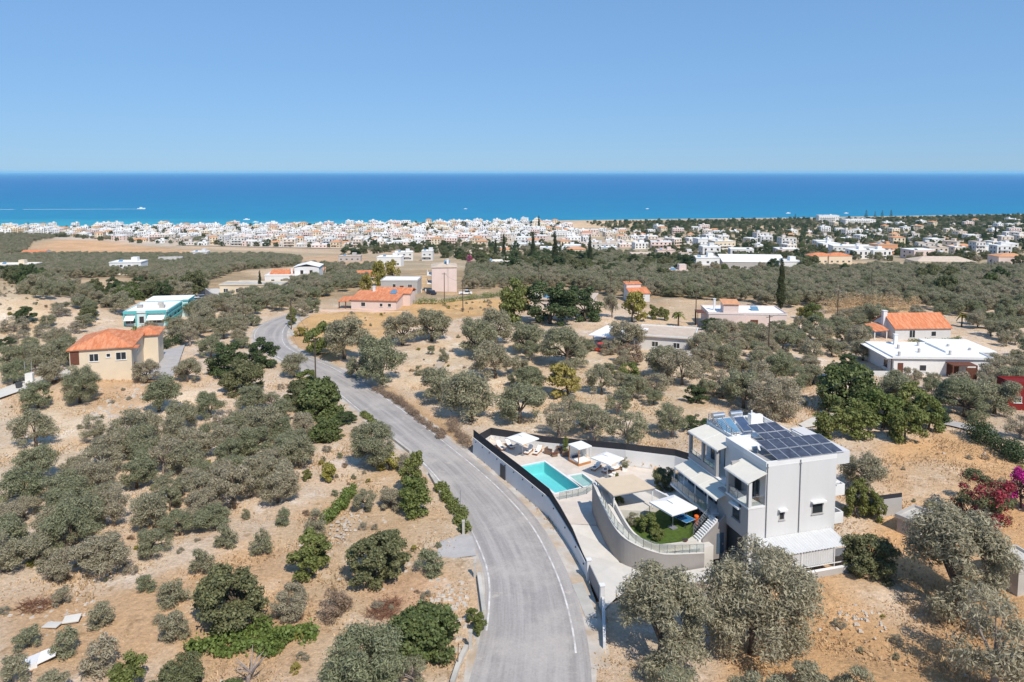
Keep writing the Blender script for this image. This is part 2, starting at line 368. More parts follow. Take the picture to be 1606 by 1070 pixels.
PAINT = [
 ([(-60, 340), (1700, 340), (1700, 430), (-60, 420)], (.36, .29, .19)),
 ([(80, 356), (500, 352), (880, 347), (900, 372), (760, 388), (560, 392), (300, 388), (80, 374)], (.50, .45, .39)),
 ([(40, 396), (60, 383), (95, 375), (170, 378), (300, 394), (420, 400), (300, 402), (170, 396), (110, 399)], (.60, .34, .17)),
 ([(93, 442), (190, 436), (196, 452), (110, 458)], (.50, .36, .22)),
 ([(150, 456), (260, 452), (255, 488), (130, 482)], (.52, .35, .21)),
 ([(0, 440), (50, 452), (80, 505), (70, 560), (0, 545)], (.60, .46, .30)),
 ([(280, 382), (560, 388), (760, 394), (740, 402), (540, 398), (280, 390)], (.52, .38, .25)),
 ([(460, 404), (560, 398), (600, 414), (500, 420)], (.50, .32, .19)),
 ([(840, 349), (1015, 345), (1010, 356), (900, 359)], (.62, .44, .27)),
 ([(1035, 381), (1085, 378), (1090, 392), (1030, 396)], (.56, .38, .24)),
 ([(1110, 357), (1210, 354), (1200, 364), (1120, 366)], (.60, .43, .27)),
 ([(1262, 411), (1368, 410), (1368, 424), (1275, 426)], (.58, .40, .25)),
 ([(1180, 370), (1606, 366), (1606, 378), (1180, 382)], (.47, .38, .29)),
 ([(1040, 395), (1280, 398), (1280, 410), (1040, 408)], (.50, .41, .31)),
 ([(380, 425), (480, 418), (500, 425), (420, 440)], (.56, .42, .28)),
 ([(648, 432), (672, 432), (672, 458), (650, 458)], (.60, .38, .18)),
 ([(450, 545), (448, 512), (490, 492), (560, 487), (640, 474), (840, 466), (838, 486), (720, 500), (620, 520), (560, 545), (520, 575)], (.56, .33, .13)),
 ([(1040, 470), (1110, 470), (1115, 500), (1050, 520), (1010, 505)], (.58, .42, .27)),
 ([(1290, 480), (1450, 478), (1450, 492), (1300, 496)], (.45, .31, .17)),
 ([(640, 545), (800, 520), (1080, 560), (1130, 640), (1000, 700), (780, 670), (620, 600)], (.62, .48, .33)),
 ([(0, 640), (110, 600), (300, 600), (340, 640), (230, 690), (60, 760), (0, 770)], (.66, .52, .37)),
 ([(0, 590), (50, 590), (120, 600), (60, 650), (0, 640)], (.58, .41, .26)),
 ([(115, 590), (240, 590), (290, 605), (200, 650), (120, 640)], (.52, .34, .20)),
 ([(480, 800), (600, 720), (720, 800), (740, 1070), (480, 1070), (380, 960), (300, 930)], (.56, .40, .25)),
 ([(0, 930), (160, 935), (330, 880), (420, 830), (500, 960), (500, 1070), (0, 1070)], (.58, .37, .205)),
 ([(560, 910), (690, 890), (720, 960), (600, 990)], (.52, .32, .19)),
 ([(1375, 700), (1480, 672), (1606, 720), (1700, 1000), (1560, 1090), (1120, 1100), (1150, 960), (1230, 905), (1330, 870), (1400, 790)], DRY),
 ([(1430, 720), (1520, 730), (1500, 790), (1410, 790)], (.60, .42, .26)),
 ([(1290, 900), (1380, 890), (1500, 980), (1420, 1000)], (.60, .43, .28)),
 ([(560, 615), (600, 600), (740, 690), (742, 730), (680, 690)], (.42, .26, .13)),
 ([(440, 545), (450, 500), (480, 540), (540, 580), (600, 620), (590, 625)], (.50, .30, .15)),
]
for pts, c in PAINT:
    m = inpoly(X, Y, pxpoly(pts)); C[m] = np.array(c) * .98 + np.array((.07, .06, .045))
# soften region edges by averaging in the grid
Cg = C.reshape(len(gy), len(gx), 3)
for _ in range(2):
    Cg[1:-1, 1:-1] = (Cg[1:-1, 1:-1] * 2 + Cg[:-2, 1:-1] + Cg[2:, 1:-1] + Cg[1:-1, :-2] + Cg[1:-1, 2:]) / 6
C = Cg.reshape(-1, 3)
beach = (Y > shore(X) - 30)
C[beach] = (.66, .55, .42)
nx, ny = len(gx), len(gy)
ii = np.arange(nx * ny).reshape(ny, nx)
quads = np.stack([ii[:-1, :-1], ii[:-1, 1:], ii[1:, 1:], ii[1:, :-1]], -1).reshape(-1, 4)
gm = bpy.data.materials.new('dry_ground'); gm.use_nodes = True
n = gm.node_tree.nodes; l = gm.node_tree.links; b = n['Principled BSDF']
b.inputs['Roughness'].default_value = .95; b.inputs['Specular IOR Level'].default_value = .1
at = n.new('ShaderNodeAttribute'); at.attribute_name = 'ground'
tc = n.new('ShaderNodeTexCoord')
def noise(sc, det=6, rough=.65):
    q = n.new('ShaderNodeTexNoise'); q.inputs['Scale'].default_value = sc; q.inputs['Detail'].default_value = det; q.inputs['Roughness'].default_value = rough
    l.new(tc.outputs['Object'], q.inputs['Vector']); return q
def rng_(src, a, b_, c, d):
    q = n.new('ShaderNodeMapRange'); q.inputs['From Min'].default_value = a; q.inputs['From Max'].default_value = b_
    q.inputs['To Min'].default_value = c; q.inputs['To Max'].default_value = d; l.new(src, q.inputs['Value']); return q.outputs['Result']
def mixc(fac, a, b_, mode='MIX'):
    q = n.new('ShaderNodeMix'); q.data_type = 'RGBA'; q.blend_type = mode
    if isinstance(fac, float): q.inputs[0].default_value = fac
    else: l.new(fac, q.inputs[0])
    for i, s_ in ((6, a), (7, b_)):
        if isinstance(s_, tuple): q.inputs[i].default_value = (*s_, 1)
        else: l.new(s_, q.inputs[i])
    return q.outputs[2]
c0 = at.outputs['Color']
c1 = mixc(rng_(noise(.11).outputs['Fac'], .46, .62, 0, .55), c0, (.62, .40, .22))     # dry grass patches
c2 = mixc(rng_(noise(.19, 8).outputs['Fac'], .54, .64, 0, .8), c1, mixc(1.0, c1, (1.18, 1.30, 1.50), 'MULTIPLY'))      # bare chalky soil
c3 = mixc(rng_(noise(.55, 8, .75).outputs['Fac'], .55, .64, 0, .75), c2, (.36, .235, .13))  # dead weeds
c3 = mixc(rng_(noise(.27, 6, .7).outputs['Fac'], .62, .70, 0, .55), c3, (.33, .30, .15))   # green weeds
c4 = mixc(1.0, c3, rng_(noise(3.0, 6, .8).outputs['Fac'], .25, .75, .62, 1.32), 'MULTIPLY')
c5 = mixc(1.0, c4, rng_(noise(.03, 3).outputs['Fac'], .3, .7, .82, 1.14), 'MULTIPLY')
l.new(c5, b.inputs['Base Color'])
bp = n.new('ShaderNodeBump'); bp.inputs['Strength'].default_value = .9; bp.inputs['Distance'].default_value = .35
l.new(noise(1.6, 8, .75).outputs['Fac'], bp.inputs['Height']); l.new(bp.outputs['Normal'], b.inputs['Normal'])
me = npmesh('ground', np.c_[X, Y, Z], quads, gm)
ca = me.color_attributes.new('ground', 'FLOAT_COLOR', 'POINT'); ca.data.foreach_set('color', np.c_[C, np.ones(len(C))].astype(np.float32).ravel())
me.polygons.foreach_set('use_smooth', np.ones(len(quads), bool))
struct(link('ground', me))

# ------------------------------------------------------------------ sea
sm = bpy.data.materials.new('sea_water'); sm.use_nodes = True
n = sm.node_tree.nodes; l = sm.node_tree.links; b = n['Principled BSDF']
tc = n.new('ShaderNodeTexCoord'); sep = n.new('ShaderNodeSeparateXYZ'); l.new(tc.outputs['Object'], sep.inputs[0])
lg = n.new('ShaderNodeMath'); lg.operation = 'LOGARITHM'; lg.inputs[1].default_value = 10; l.new(sep.outputs['Y'], lg.inputs[0])
mp = n.new('ShaderNodeMapping'); mp.inputs['Scale'].default_value = (.0006, .0022, 1); l.new(tc.outputs['Object'], mp.inputs[0])
nz = n.new('ShaderNodeTexNoise'); nz.inputs['Scale'].default_value = 1; nz.inputs['Detail'].default_value = 7; nz.inputs['Roughness'].default_value = .7; l.new(mp.outputs[0], nz.inputs['Vector'])
ad = n.new('ShaderNodeMath'); ad.operation = 'MULTIPLY_ADD'; ad.inputs[1].default_value = .22; l.new(nz.outputs['Fac'], ad.inputs[0]); l.new(lg.outputs[0], ad.inputs[2])
mr = n.new('ShaderNodeMapRange'); mr.inputs['From Min'].default_value = 3.27; mr.inputs['From Max'].default_value = 4.35; l.new(ad.outputs[0], mr.inputs['Value'])
cr = n.new('ShaderNodeValToRGB'); l.new(mr.outputs[0], cr.inputs[0])
e = cr.color_ramp.elements
e[0].position = 0; e[0].color = (.05, .36, .42, 1); e[1].position = 1; e[1].color = (.009, .085, .285, 1)
for ps, c in ((.06, (.012, .215, .365)), (.25, (.009, .165, .345)), (.55, (.008, .125, .33))):
    q = e.new(ps); q.color = (*c, 1)
mp2 = n.new('ShaderNodeMapping'); mp2.inputs['Scale'].default_value = (.012, .05, 1); l.new(tc.outputs['Object'], mp2.inputs[0])
nz2 = n.new('ShaderNodeTexNoise'); nz2.inputs['Scale'].default_value = 1; nz2.inputs['Detail'].default_value = 5; l.new(mp2.outputs[0], nz2.inputs['Vector'])
mr2 = n.new('ShaderNodeMapRange'); mr2.inputs['From Min'].default_value = .3; mr2.inputs['From Max'].default_value = .7; mr2.inputs['To Min'].default_value = .9; mr2.inputs['To Max'].default_value = 1.1
l.new(nz2.outputs['Fac'], mr2.inputs[0])
mm = n.new('ShaderNodeMix'); mm.data_type = 'RGBA'; mm.blend_type = 'MULTIPLY'; mm.inputs[0].default_value = 1
l.new(cr.outputs[0], mm.inputs[6]); l.new(mr2.outputs[0], mm.inputs[7]); l.new(mm.outputs[2], b.inputs['Base Color'])
b.inputs['Roughness'].default_value = .5; b.inputs['Specular IOR Level'].default_value = .12
SEA = MB()
sx = [-160000, -20000, -4000, -987, -520, 138, 759, 1321, 5000, 25000, 160000]
sy = [1000, 4000, 15000, 60000, 220000]
vs = [(x, y, SEA_Z) for y in sy for x in sx]
fs = [(j * len(sx) + i, j * len(sx) + i + 1, (j + 1) * len(sx) + i + 1, (j + 1) * len(sx) + i) for j in range(len(sy) - 1) for i in range(len(sx) - 1)]
SEA.add(vs, fs); struct(SEA.build('sea', sm))

# ------------------------------------------------------------------ road
def ribbon(name, A, B_, za, zb, m):
    q = MB(); k = len(A)
    vs = [(*A[i], za(i)) for i in range(k)] + [(*B_[i], zb(i)) for i in range(k)]
    q.add(vs, [(i, i + 1, k + i + 1, k + i) if False else (i, k + i, k + i + 1, i + 1) for i in range(k - 1)])
    return q.build(name, m)
def offs(A, d):
    t = np.gradient(A, axis=0); t /= np.linalg.norm(t, axis=1)[:, None]; nn = np.c_[t[:, 1], -t[:, 0]]     # right-hand side
    return A + nn * (d if np.isscalar(d) else np.asarray(d)[:, None])
flat = lambda h: (lambda i: h)
def dens(A): return smooth(A, 240, 0)
LO = offs(RL, -.35); RO = offs(RR, 1.0)
kr = 9; q = MB(); nrd = len(LO); lens = np.r_[0, np.cumsum(np.linalg.norm(np.diff((LO + RO) / 2, axis=0), axis=1))]
for i in range(nrd):
    for t in range(kr): q.v.append((*(LO[i] + (RO[i] - LO[i]) * t / (kr - 1)), .03 + .05 * sin(pi * t / (kr - 1)) ))
for i in range(nrd - 1):
    for t in range(kr - 1): q.f.append((i * kr + t, i * kr + t + 1, (i + 1) * kr + t + 1, (i + 1) * kr + t)); q.m.append(0)
road = q.build('road', M['asphalt'], None, True); struct(road)
at_ = road.data.attributes.new('lane', 'FLOAT_VECTOR', 'POINT'); at_.data.foreach_set('vector', np.array([(t / (kr - 1), lens[i], 0) for i in range(nrd) for t in range(kr)], np.float32).ravel())
sh1 = ribbon('road_shoulder', offs(RL, -1.3), LO, flat(-.09), flat(.025), M['kerb']); struct(sh1)
sh2 = ribbon('road_shoulder', RO, offs(RR, 2.6), flat(.025), flat(-.06), M['kerb']); struct(sh2)
struct(ribbon('road_marking', RL[20:], offs(RL, .16)[20:], flat(.052), flat(.058), M['roadline']))
struct(ribbon('road_marking', offs(RR, -.16)[18:], RR[18:], flat(.066), flat(.06), M['roadline']))
def sheet(name, pts, h, m, zadd=.04):
    q = MB(); vs = [(p[0], p[1], (p[2] if len(p) > 2 else h) + zadd) for p in pts]
    q.add(vs, [tuple(range(len(vs)))]); o = q.build(name, m); return struct(o)
sheet('concrete_apron', [P(683, 880), P(747, 872), P(741, 842), P(727, 838), P(690, 850)], 0, M['asphalt_old'], .055)
sheet('entrance_apron', [P(897, 917), P(914, 914), P(937, 968), P(919, 970)], 0, M['concrete'], .05)
# parking yard beside the orange roofed house and the white lane at the west edge
pk = pxpoly([(228, 560), (290, 543), (276, 585), (268, 597), (215, 598)])
sheet('parking_yard', [(p[0], p[1], float(tz(p[0], p[1]))) for p in pk], 0, M['asphalt_old'], .32)
pk = pxpoly([(-20, 622), (30, 602), (112, 580), (120, 588), (45, 612), (-20, 634)])
sheet('concrete_lane', [(p[0], p[1], float(tz(p[0], p[1]))) for p in pk], 0, M['paving'], .35)

# ------------------------------------------------------------------ plants
def crown_np(lobes, nleaf, L, W, rng, flat_=0.0, shell=(.45, 1.05), tip=.0):
    lb = np.array(lobes); w = (lb[:, 3] * lb[:, 4] * lb[:, 5]) ** (2 / 3); w /= w.sum()
    k = rng.choice(len(lb), nleaf, p=w)
    d = rng.normal(size=(nleaf, 3)); d /= np.linalg.norm(d, axis=1)[:, None]
    d[:, 2] = np.where(rng.random(nleaf) < .35, np.abs(d[:, 2]), d[:, 2])
    r = rng.uniform(shell[0], shell[1], nleaf)[:, None]
    p = lb[k, :3] + d * r * lb[k, 3:6]
    ok = p[:, 2] > .12; p = p[ok]; d = d[ok]; m = len(p)
    nrm = d + rng.normal(size=(m, 3)) * .7; nrm[:, 2] += .35; nrm /= np.linalg.norm(nrm, axis=1)[:, None]
    t = rng.normal(size=(m, 3)); t[:, 2] += tip; t -= nrm * (t * nrm).sum(1)[:, None]; t /= np.linalg.norm(t, axis=1)[:, None]
    bb = np.cross(nrm, t)
    s = rng.uniform(.65, 1.3, m)[:, None]
    v = np.stack([p - t * L * s / 2, p + bb * W * s / 2, p + t * L * s / 2, p - bb * W * s / 2], 1).reshape(-1, 3)
    q = np.arange(m * 4).reshape(-1, 4); a = np.repeat(rng.random(m), 4)
    return v, q, a
def lobeset(rng, n, dia, h0, h1, rmin, rmax, top=.75, squash=.8):
    """lobes over a domed crown of diameter dia between heights h0..h1"""
    out = []; cz = (h0 + h1) / 2
    for i in range(n):
        u = rng.random(); a = rng.random() * 2 * pi
        zz = h0 + (h1 - h0) * rng.random() ** .8
        f = (zz - h0) / (h1 - h0)
        rr = dia / 2 * sqrt(max(0, 1 - abs(f - .40) ** 2 / .45)) * (.35 + .65 * sqrt(u)) * rng.uniform(.8, 1.1)
        r = rng.uniform(rmin, rmax)
        out.append((rr * cos(a) * .88, rr * sin(a) * .88, max(zz - r * .3, r * .6), r, r, r * squash))
    return out
def trunk_mb(rng, h, lobes, r0=.16, stems=1, limbs=5):
    t = MB()
    for s in range(stems):
        a = rng.random() * 6.28; e = (cos(a) * .12 * (stems > 1) + rng.uniform(-.15, .15), sin(a) * .12 * (stems > 1) + rng.uniform(-.15, .15), h * rng.uniform(.26, .36))
        t.tube([(e[0] * .4, e[1] * .4, -.25), (e[0] * .2, e[1] * .4, h * .12), e], [r0 * 1.35, r0, r0 * .75], 7)
        order = sorted(range(len(lobes)), key=lambda i: rng.random())[:limbs]
        for i in order:
            c = lobes[i]; mid = ((e[0] + c[0]) / 2 + rng.uniform(-.2, .2), (e[1] + c[1]) / 2 + rng.uniform(-.2, .2), e[2] * .45 + c[2] * .55)
            t.tube([e, mid, (c[0], c[1], c[2])], [r0 * .55, r0 * .36, r0 * .12], 5, cap=False)
    return t
PROTO = {}
def proto(kind, k, dia, h0, h1, nl, rmin, rmax, nleaf, L, W, leaf, r0=.15, stems=1, limbs=6, seed=0, shell=(.45, 1.05), top=None, flat_=.0, squash=.8, bark='bark', tip=0., leaf2=None):
    lst = []
    for i in range(k):
        rng = np.random.default_rng(seed * 100 + i + 5)
        lobes = lobeset(rng, max(8, int(nl * rng.uniform(.75, 1.15))), dia, h0, h1, rmin, rmax, squash=squash)
        ex, ey, lx, ly = rng.uniform(.82, 1.12), rng.uniform(.82, 1.12), rng.uniform(-.16, .16), rng.uniform(-.16, .16)
        lobes = [(l_[0] * ex + lx * l_[2], l_[1] * ey + ly * l_[2], l_[2] * rng.uniform(.9, 1.1), *l_[3:]) for l_ in lobes]
        v, q, a = crown_np(lobes, nleaf, L, W, rng, shell=shell, tip=tip)
        me = npmesh(kind + '_crown', v, q, [LEAF[leaf]] + ([LEAF[leaf2[0]]] if leaf2 else []), a)
        if leaf2:
            qc = v.reshape(-1, 4, 3).mean(1); key = np.sin(qc[:, 0] * 2.1 + 1) * np.sin(qc[:, 1] * 1.9) + np.sin(qc[:, 2] * 2.3) + rng.normal(size=len(q)) * .5
            me.polygons.foreach_set('material_index', (key > np.quantile(key, 1 - leaf2[1])).astype(np.int32))
        tm = trunk_mb(rng, h1, lobes, r0, stems, limbs).mesh(kind + '_trunk', M[bark], True)
        lst.append((tm, me, dia))
    PROTO[kind] = lst
proto('olive', 9, 4.6, 1.0, 3.9, 36, .42, .80, 9500, .27, .075, 'olive', .17, 1, 7, 1, shell=(.4, 1.16))
proto('olive_thin', 4, 4.6, 1.1, 3.8, 24, .38, .70, 5000, .27, .07, 'olive', .15, 2, 9, 2, bark='deadwood', shell=(.4, 1.2))
proto('olive_big', 3, 6.2, .9, 5.4, 75, .45, .95, 24000, .26, .07, 'olive', .24, 2, 9, 3, shell=(.4, 1.16))
proto('young_olive', 4, 2.2, .15, 2.3, 30, .25, .46, 3000, .25, .065, 'olive', .06, 1, 6, 4, tip=.8, shell=(.4, 1.3))
proto('fig', 3, 5.8, .3, 3.7, 110, .42, .75, 11000, .30, .22, 'fig', .16, 3, 6, 5)
proto('carob', 3, 6.2, .5, 4.6, 75, .45, .85, 12500, .26, .17, 'carob', .2, 2, 7, 6)
proto('citrus', 3, 3.0, .4, 2.9, 26, .32, .60, 4200, .22, .13, 'citrus', .1, 1, 5, 7)
proto('evergreen', 2, 6.0, .5, 5.6, 48, .55, 1.05, 8000, .32, .2, 'dark', .2, 1, 6, 8)
proto('yellow_shrub', 2, 2.6, .3, 2.4, 18, .3, .55, 2200, .24, .15, 'yellow', .07, 2, 5, 9)
proto('dry_shrub', 2, 2.6, .15, 1.6, 18, .3, .55, 2600, .26, .05, 'dry', .05, 3, 6, 10)
proto('grey_shrub', 2, 3.0, .2, 2.4, 20, .32, .6, 2600, .28, .06, 'grey', .06, 3, 6, 11, bark='deadwood')
proto('oleander', 1, 6.2, .4, 4.6, 44, .4, .8, 8500, .24, .12, 'carob', .08, 4, 8, 12, leaf2=('oleander', .42), tip=.6)
proto('bougainvillea', 1, 3.6, .3, 3.2, 26, .4, .7, 4200, .22, .16, 'carob', .08, 3, 6, 13, leaf2=('magenta', .75))
proto('rust_tree', 1, 4.0, .6, 3.2, 26, .4, .7, 4200, .26, .10, 'dry', .12, 2, 7, 14)
# cypress
def cyp():
    rng = np.random.default_rng(77); lobes = []
    for i in range(34):
        z = .8 + i * .33; r = 1.25 * (1 - i / 36) ** .75 * (.35 + .65 * min(1, i / 6))
        lobes.append((rng.uniform(-.2, .2), rng.uniform(-.2, .2), z, r, r, .6))
    v, q, a = crown_np(lobes, 6500, .34, .12, rng, shell=(.7, 1.05), tip=2.5)
    t = MB().tube([(0, 0, -.2), (0, 0, 11)], [.18, .03], 7)
    PROTO['cypress'] = [(t.mesh('cypress_trunk', M['bark'], True), npmesh('cypress_crown', v, q, LEAF['cypress'], a), 2.5)]
    lobes = []
    for i in range(9):
        z = 2.5 + i * 1.5; r = 3.2 * (1 - i / 10)
        for k in range(6):
            an = k * pi / 3 + i; lobes.append((cos(an) * r * .6, sin(an) * r * .6, z, r * .45 + .1, r * .45 + .1, .28))
    v, q, a = crown_np(lobes, 1500, .8, .4, rng)
    t = MB().tube([(0, 0, -.2), (0, 0, 15.5)], [.25, .05], 7)
    PROTO['pine'] = [(t.mesh('pine_trunk', M['bark'], True), npmesh('pine_crown', v, q, LEAF['dark'], a), 6.5)]
    # palm
    vs = []; qs = []
    for k in range(26):
        an = rng.random() * 6.28; el = rng.uniform(-.2, .9); Lf = rng.uniform(1.5, 2.1); pv = None
        for sgm in range(6):
            s = sgm / 5 * Lf; hz = 3.2 + s * sin(el) - .32 * s * s; hr = s * cos(el) * .9; w = .34 * (1 - abs(sgm / 5 - .4))
            cx, cy_ = cos(an) * hr, sin(an) * hr
            a_, b_ = (cx - sin(an) * w, cy_ + cos(an) * w, hz - .12), (cx + sin(an) * w, cy_ - cos(an) * w, hz - .12); c_ = (cx, cy_, hz)
            vs += [a_, c_, b_]; o = len(vs) - 6
            if sgm: qs += [(o, o + 1, o + 4, o + 3), (o + 1, o + 2, o + 5, o + 4)]
    t = MB().tube([(0, 0, -.2), (.05, 0, 1.6), (0, 0, 3.25)], [.22, .17, .2], 8)
    PROTO['palm'] = [(t.mesh('palm_trunk', M['bark'], True), npmesh('palm_fronds', np.array(vs), np.array(qs), LEAF['palm'], np.repeat(rng.random(len(vs) // 18), 18)), 3.6)]
cyp()
TREES = []       # (x, y, r)
def plant(kind, x, y, dia, label, cat, group=None, z=None, name=None, hs=1.0, sink=.05):
    tm, cm, d0 = R.choice(PROTO[kind]); s = dia / d0
    o = thing(name or (kind + '_tree'), label, cat, (x, y, (float(tz(x, y)) if z is None else z) - sink), R.random() * 6.28, group)
    o.scale = (s, s, s * hs)
    link('trunk', tm, o); link('crown', cm, o); TREES.append((x, y, dia / 2)); return o
def plantpx(kind, px, py, wpx, label, cat, group=None, name=None, hs=1.0):
    x, y, z = G(px, py); sc = F_PX / (y * cos(PITCH) + (HC - z) * sin(PITCH))
    return plant(kind, x, y, wpx / sc, label, cat, group, z, name, hs)
BLOCK = [(-68, 152, 6)]       # footprints to keep clear: (x, y, r)

# ------------------------------------------------------------------ villa (local frame: x along the sunlit gable side, y away, z up)
VO = (25.08, 70.05); VR = atan2(.277, .961)
def V2W(x, y): return (VO[0] + x * cos(VR) - y * sin(VR), VO[1] + x * sin(VR) + y * cos(VR))
VB = -2.0
villa = thing('villa', 'white three storey villa with rooftop solar panels, cream awnings and stepped balconies', 'house', (VO[0], VO[1], 0), VR)
w = MB()
w.box(0, 8.3, 0, 7.2, VB, 9.0)                                   # main block
w.box(1.3, 8.296, 7.2, 13.2, VB, 8.72)                            # rear block
wallo = w.build('wall', M['white'], villa)
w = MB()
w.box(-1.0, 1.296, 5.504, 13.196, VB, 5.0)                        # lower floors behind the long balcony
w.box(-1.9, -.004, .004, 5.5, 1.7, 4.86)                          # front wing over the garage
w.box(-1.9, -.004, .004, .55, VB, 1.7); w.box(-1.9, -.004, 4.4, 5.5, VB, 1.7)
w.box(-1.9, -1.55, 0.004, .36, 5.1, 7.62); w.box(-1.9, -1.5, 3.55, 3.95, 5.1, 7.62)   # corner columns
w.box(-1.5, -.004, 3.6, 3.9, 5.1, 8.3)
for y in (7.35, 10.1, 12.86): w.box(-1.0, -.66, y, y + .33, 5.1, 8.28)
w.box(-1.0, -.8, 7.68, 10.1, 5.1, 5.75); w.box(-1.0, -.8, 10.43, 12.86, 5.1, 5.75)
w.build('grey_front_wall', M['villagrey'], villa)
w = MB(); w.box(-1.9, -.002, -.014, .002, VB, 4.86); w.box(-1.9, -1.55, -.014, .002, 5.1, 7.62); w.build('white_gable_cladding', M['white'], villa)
w = MB(); w.box(-1.35, -1.25, .552, 4.398, VB, 1.698); w.build('garage_shade_panel', M['darkmetal'], villa)  # no door: dark panel stands in for the shade inside the open garage

gw = MB(); gw.box(-.012, 8.312, -.012, 7.21, 9.0, 9.08); gw.build('roof_edge_band', M['bright'], villa)
fl = MB(); fl.box(-1.95, 0, -.05, 3.95, 4.90, 5.08); fl.build('balcony_slab', M['bright'], villa)
fl = MB(); fl.box(-1.06, 1.3, 5.45, 13.25, 5.0, 5.1); fl.build('balcony_slab', M['bright'], villa)
p = MB()
p.box(0, 8.3, 0, .18, 9.08, 9.5); p.box(8.12, 8.3, .18, 7.0, 9.08, 9.5); p.box(0, .18, .18, 7.2, 9.08, 9.5); p.box(.18, 3.0, 7.02, 7.2, 9.08, 9.5)
p.box(8.1, 8.296, 7.2, 13.2, 8.72, 9.35); p.box(1.3, 8.1, 13.02, 13.2, 8.72, 9.35); p.box(1.3, 1.48, 7.2, 13.02, 8.72, 9.2)
p.build('parapet', M['bright'], villa)
rf = MB(); rf.box(.18, 8.12, .18, 7.02, 9.08, 9.12); rf.build('roof_deck', M['greyroof'], villa)
rf = MB(); rf.box(1.48, 8.1, 7.2, 13.02, 8.72, 8.76); rf.build('roof_deck', M['roofwhite'], villa)
rf = MB(); rf.box(.25, 2.6, 4.2, 6.9, 9.12, 9.34); rf.build('roof_light_well', M['roofwhite'], villa)
# cantilever box and balconies on the far gable
e_ = MB(); e_.box(8.3, 9.9, .05, 7.4, 8.3, 9.62); e_.build('roof_overhang', M['white'], villa)
for z0, d in ((4.75, 1.55), (1.75, 1.5)):
    q = MB(); q.box(8.3, 8.3 + d, .5, 4.6, z0, z0 + .2); q.box(8.3, 8.3 + d, .5, .64, z0 + .2, z0 + 1.15); q.box(8.3, 8.3 + d, 4.46, 4.6, z0 + .2, z0 + 1.15); q.box(8.16 + d, 8.3 + d, .64, 4.46, z0 + .2, z0 + 1.15)
    q.build('side_balcony', M['bright'], villa)
q = MB(); q.box(8.3, 8.9, .1, .5, 6.25, 6.4); q.build('ledge', M['bright'], villa)
# railing of the rear roof terrace
q = MB()
for k in range(7): y = 7.3 + k * .95; q.box(1.34, 1.38, y, y + .04, 9.2, 10.05)
for z in (9.4, 9.6, 9.8, 10.02): q.box(1.345, 1.375, 7.3, 13.05, z, z + .035)
for k in range(4): x = 1.4 + k * .6; q.box(x, x + .04, 13.08, 13.12, 9.35, 10.05)
for z in (9.6, 9.8, 10.02): q.box(1.38, 3.3, 13.085, 13.115, z, z + .035)
q.build('roof_railing', M['midmetal'], villa)
# awnings
def awning(x0, z0, x1, z1, y0, y1, seg, m='awncanvas'):
    a = MB().slab([(x1, y0, z1), (x0, y0, z0), (x0, y1, z0), (x1, y1, z1)], .05)
    o = a.build('awning', M[m], villa)
    f = MB(); f.box(x1 - .05, x1 + .03, y0 - .02, y1 + .02, z1 - .16, z1 - .055); f.build('front_bar', M['bright'], o)
    for k in range(1, seg):
        y = y0 + (y1 - y0) * k / seg; s_ = MB().slab([(x1, y - .03, z1 + .02), (x0, y - .03, z0 + .02), (x0, y + .03, z0 + .02), (x1, y + .03, z1 + .02)], .018); s_.build('seam', M['bright'], o)
    return o
awning(-.05, 8.48, -2.2, 7.70, -.25, 3.9, 1)
awning(1.28, 8.92, -1.25, 8.32, 6.75, 13.05, 2)
awning(-1.0, 5.02 - .08, -3.0, 4.32, 4.0, 12.9, 5)
# long first floor balcony
q = MB(); q.box(-3.1, -1.0, 5.2, 13.5, 1.84, 2.1); q.build('balcony_slab', M['bright'], villa)
def glassrail(parent, pts, z, h=.95, step=1.3, name='glass_railing', zs=None):
    o = None
    for i in range(len(pts) - 1):
        a, b = np.array(pts[i]), np.array(pts[i + 1]); L = np.linalg.norm(b - a); k = max(1, round(L / step)); r = atan2(b[1] - a[1], b[0] - a[0]); c = (a + b) / 2
        za, zb = (zs[i], zs[i + 1]) if zs else (z, z)
        g = MB(); d = (b - a) / L
        a2, b2 = a + d * .04, b - d * .04; nn = np.array([-d[1], d[0]]) * .008
        g.add([(*(a2 - nn), za + .08), (*(b2 - nn), zb + .08), (*(b2 - nn), zb + h - .05), (*(a2 - nn), za + h - .05), (*(a2 + nn), za + .08), (*(b2 + nn), zb + .08), (*(b2 + nn), zb + h - .05), (*(a2 + nn), za + h - .05)], [(0, 1, 2, 3), (5, 4, 7, 6), (3, 2, 6, 7), (0, 4, 5, 1)])
        go = g.build(name, M['glassrail'], parent)
        f = MB(); f.tube([(*a, za + h), (*b, zb + h)], .025, 6)
        for j in range(k + 1):
            t = j / k; pt = a + (b - a) * t; zz = za + (zb - za) * t; f.box(pt[0] - .02, pt[0] + .02, pt[1] - .02, pt[1] + .02, zz, zz + h - .02)
        f.build('handrail', M['midmetal'], go)
    return go
glassrail(villa, [(-3.02, 5.6), (-3.02, 13.4), (-1.05, 13.4)], 2.1)
glassrail(villa, [(-1.82, .45), (-1.82, 3.5)], 5.1); glassrail(villa, [(-1.5, .12), (-.06, .12)], 5.1)
glassrail(villa, [(-.9, 7.7), (-.9, 10.05)], 5.75, .5); glassrail(villa, [(-.9, 10.45), (-.9, 12.8)], 5.75, .5)
for y in (5.7, 8.2, 10.6, 12.8):
    q = MB(); q.box(-3.0, -2.9, y, y + .1, 2.1, 4.25); q.build('awning_post', M['bright'], villa)
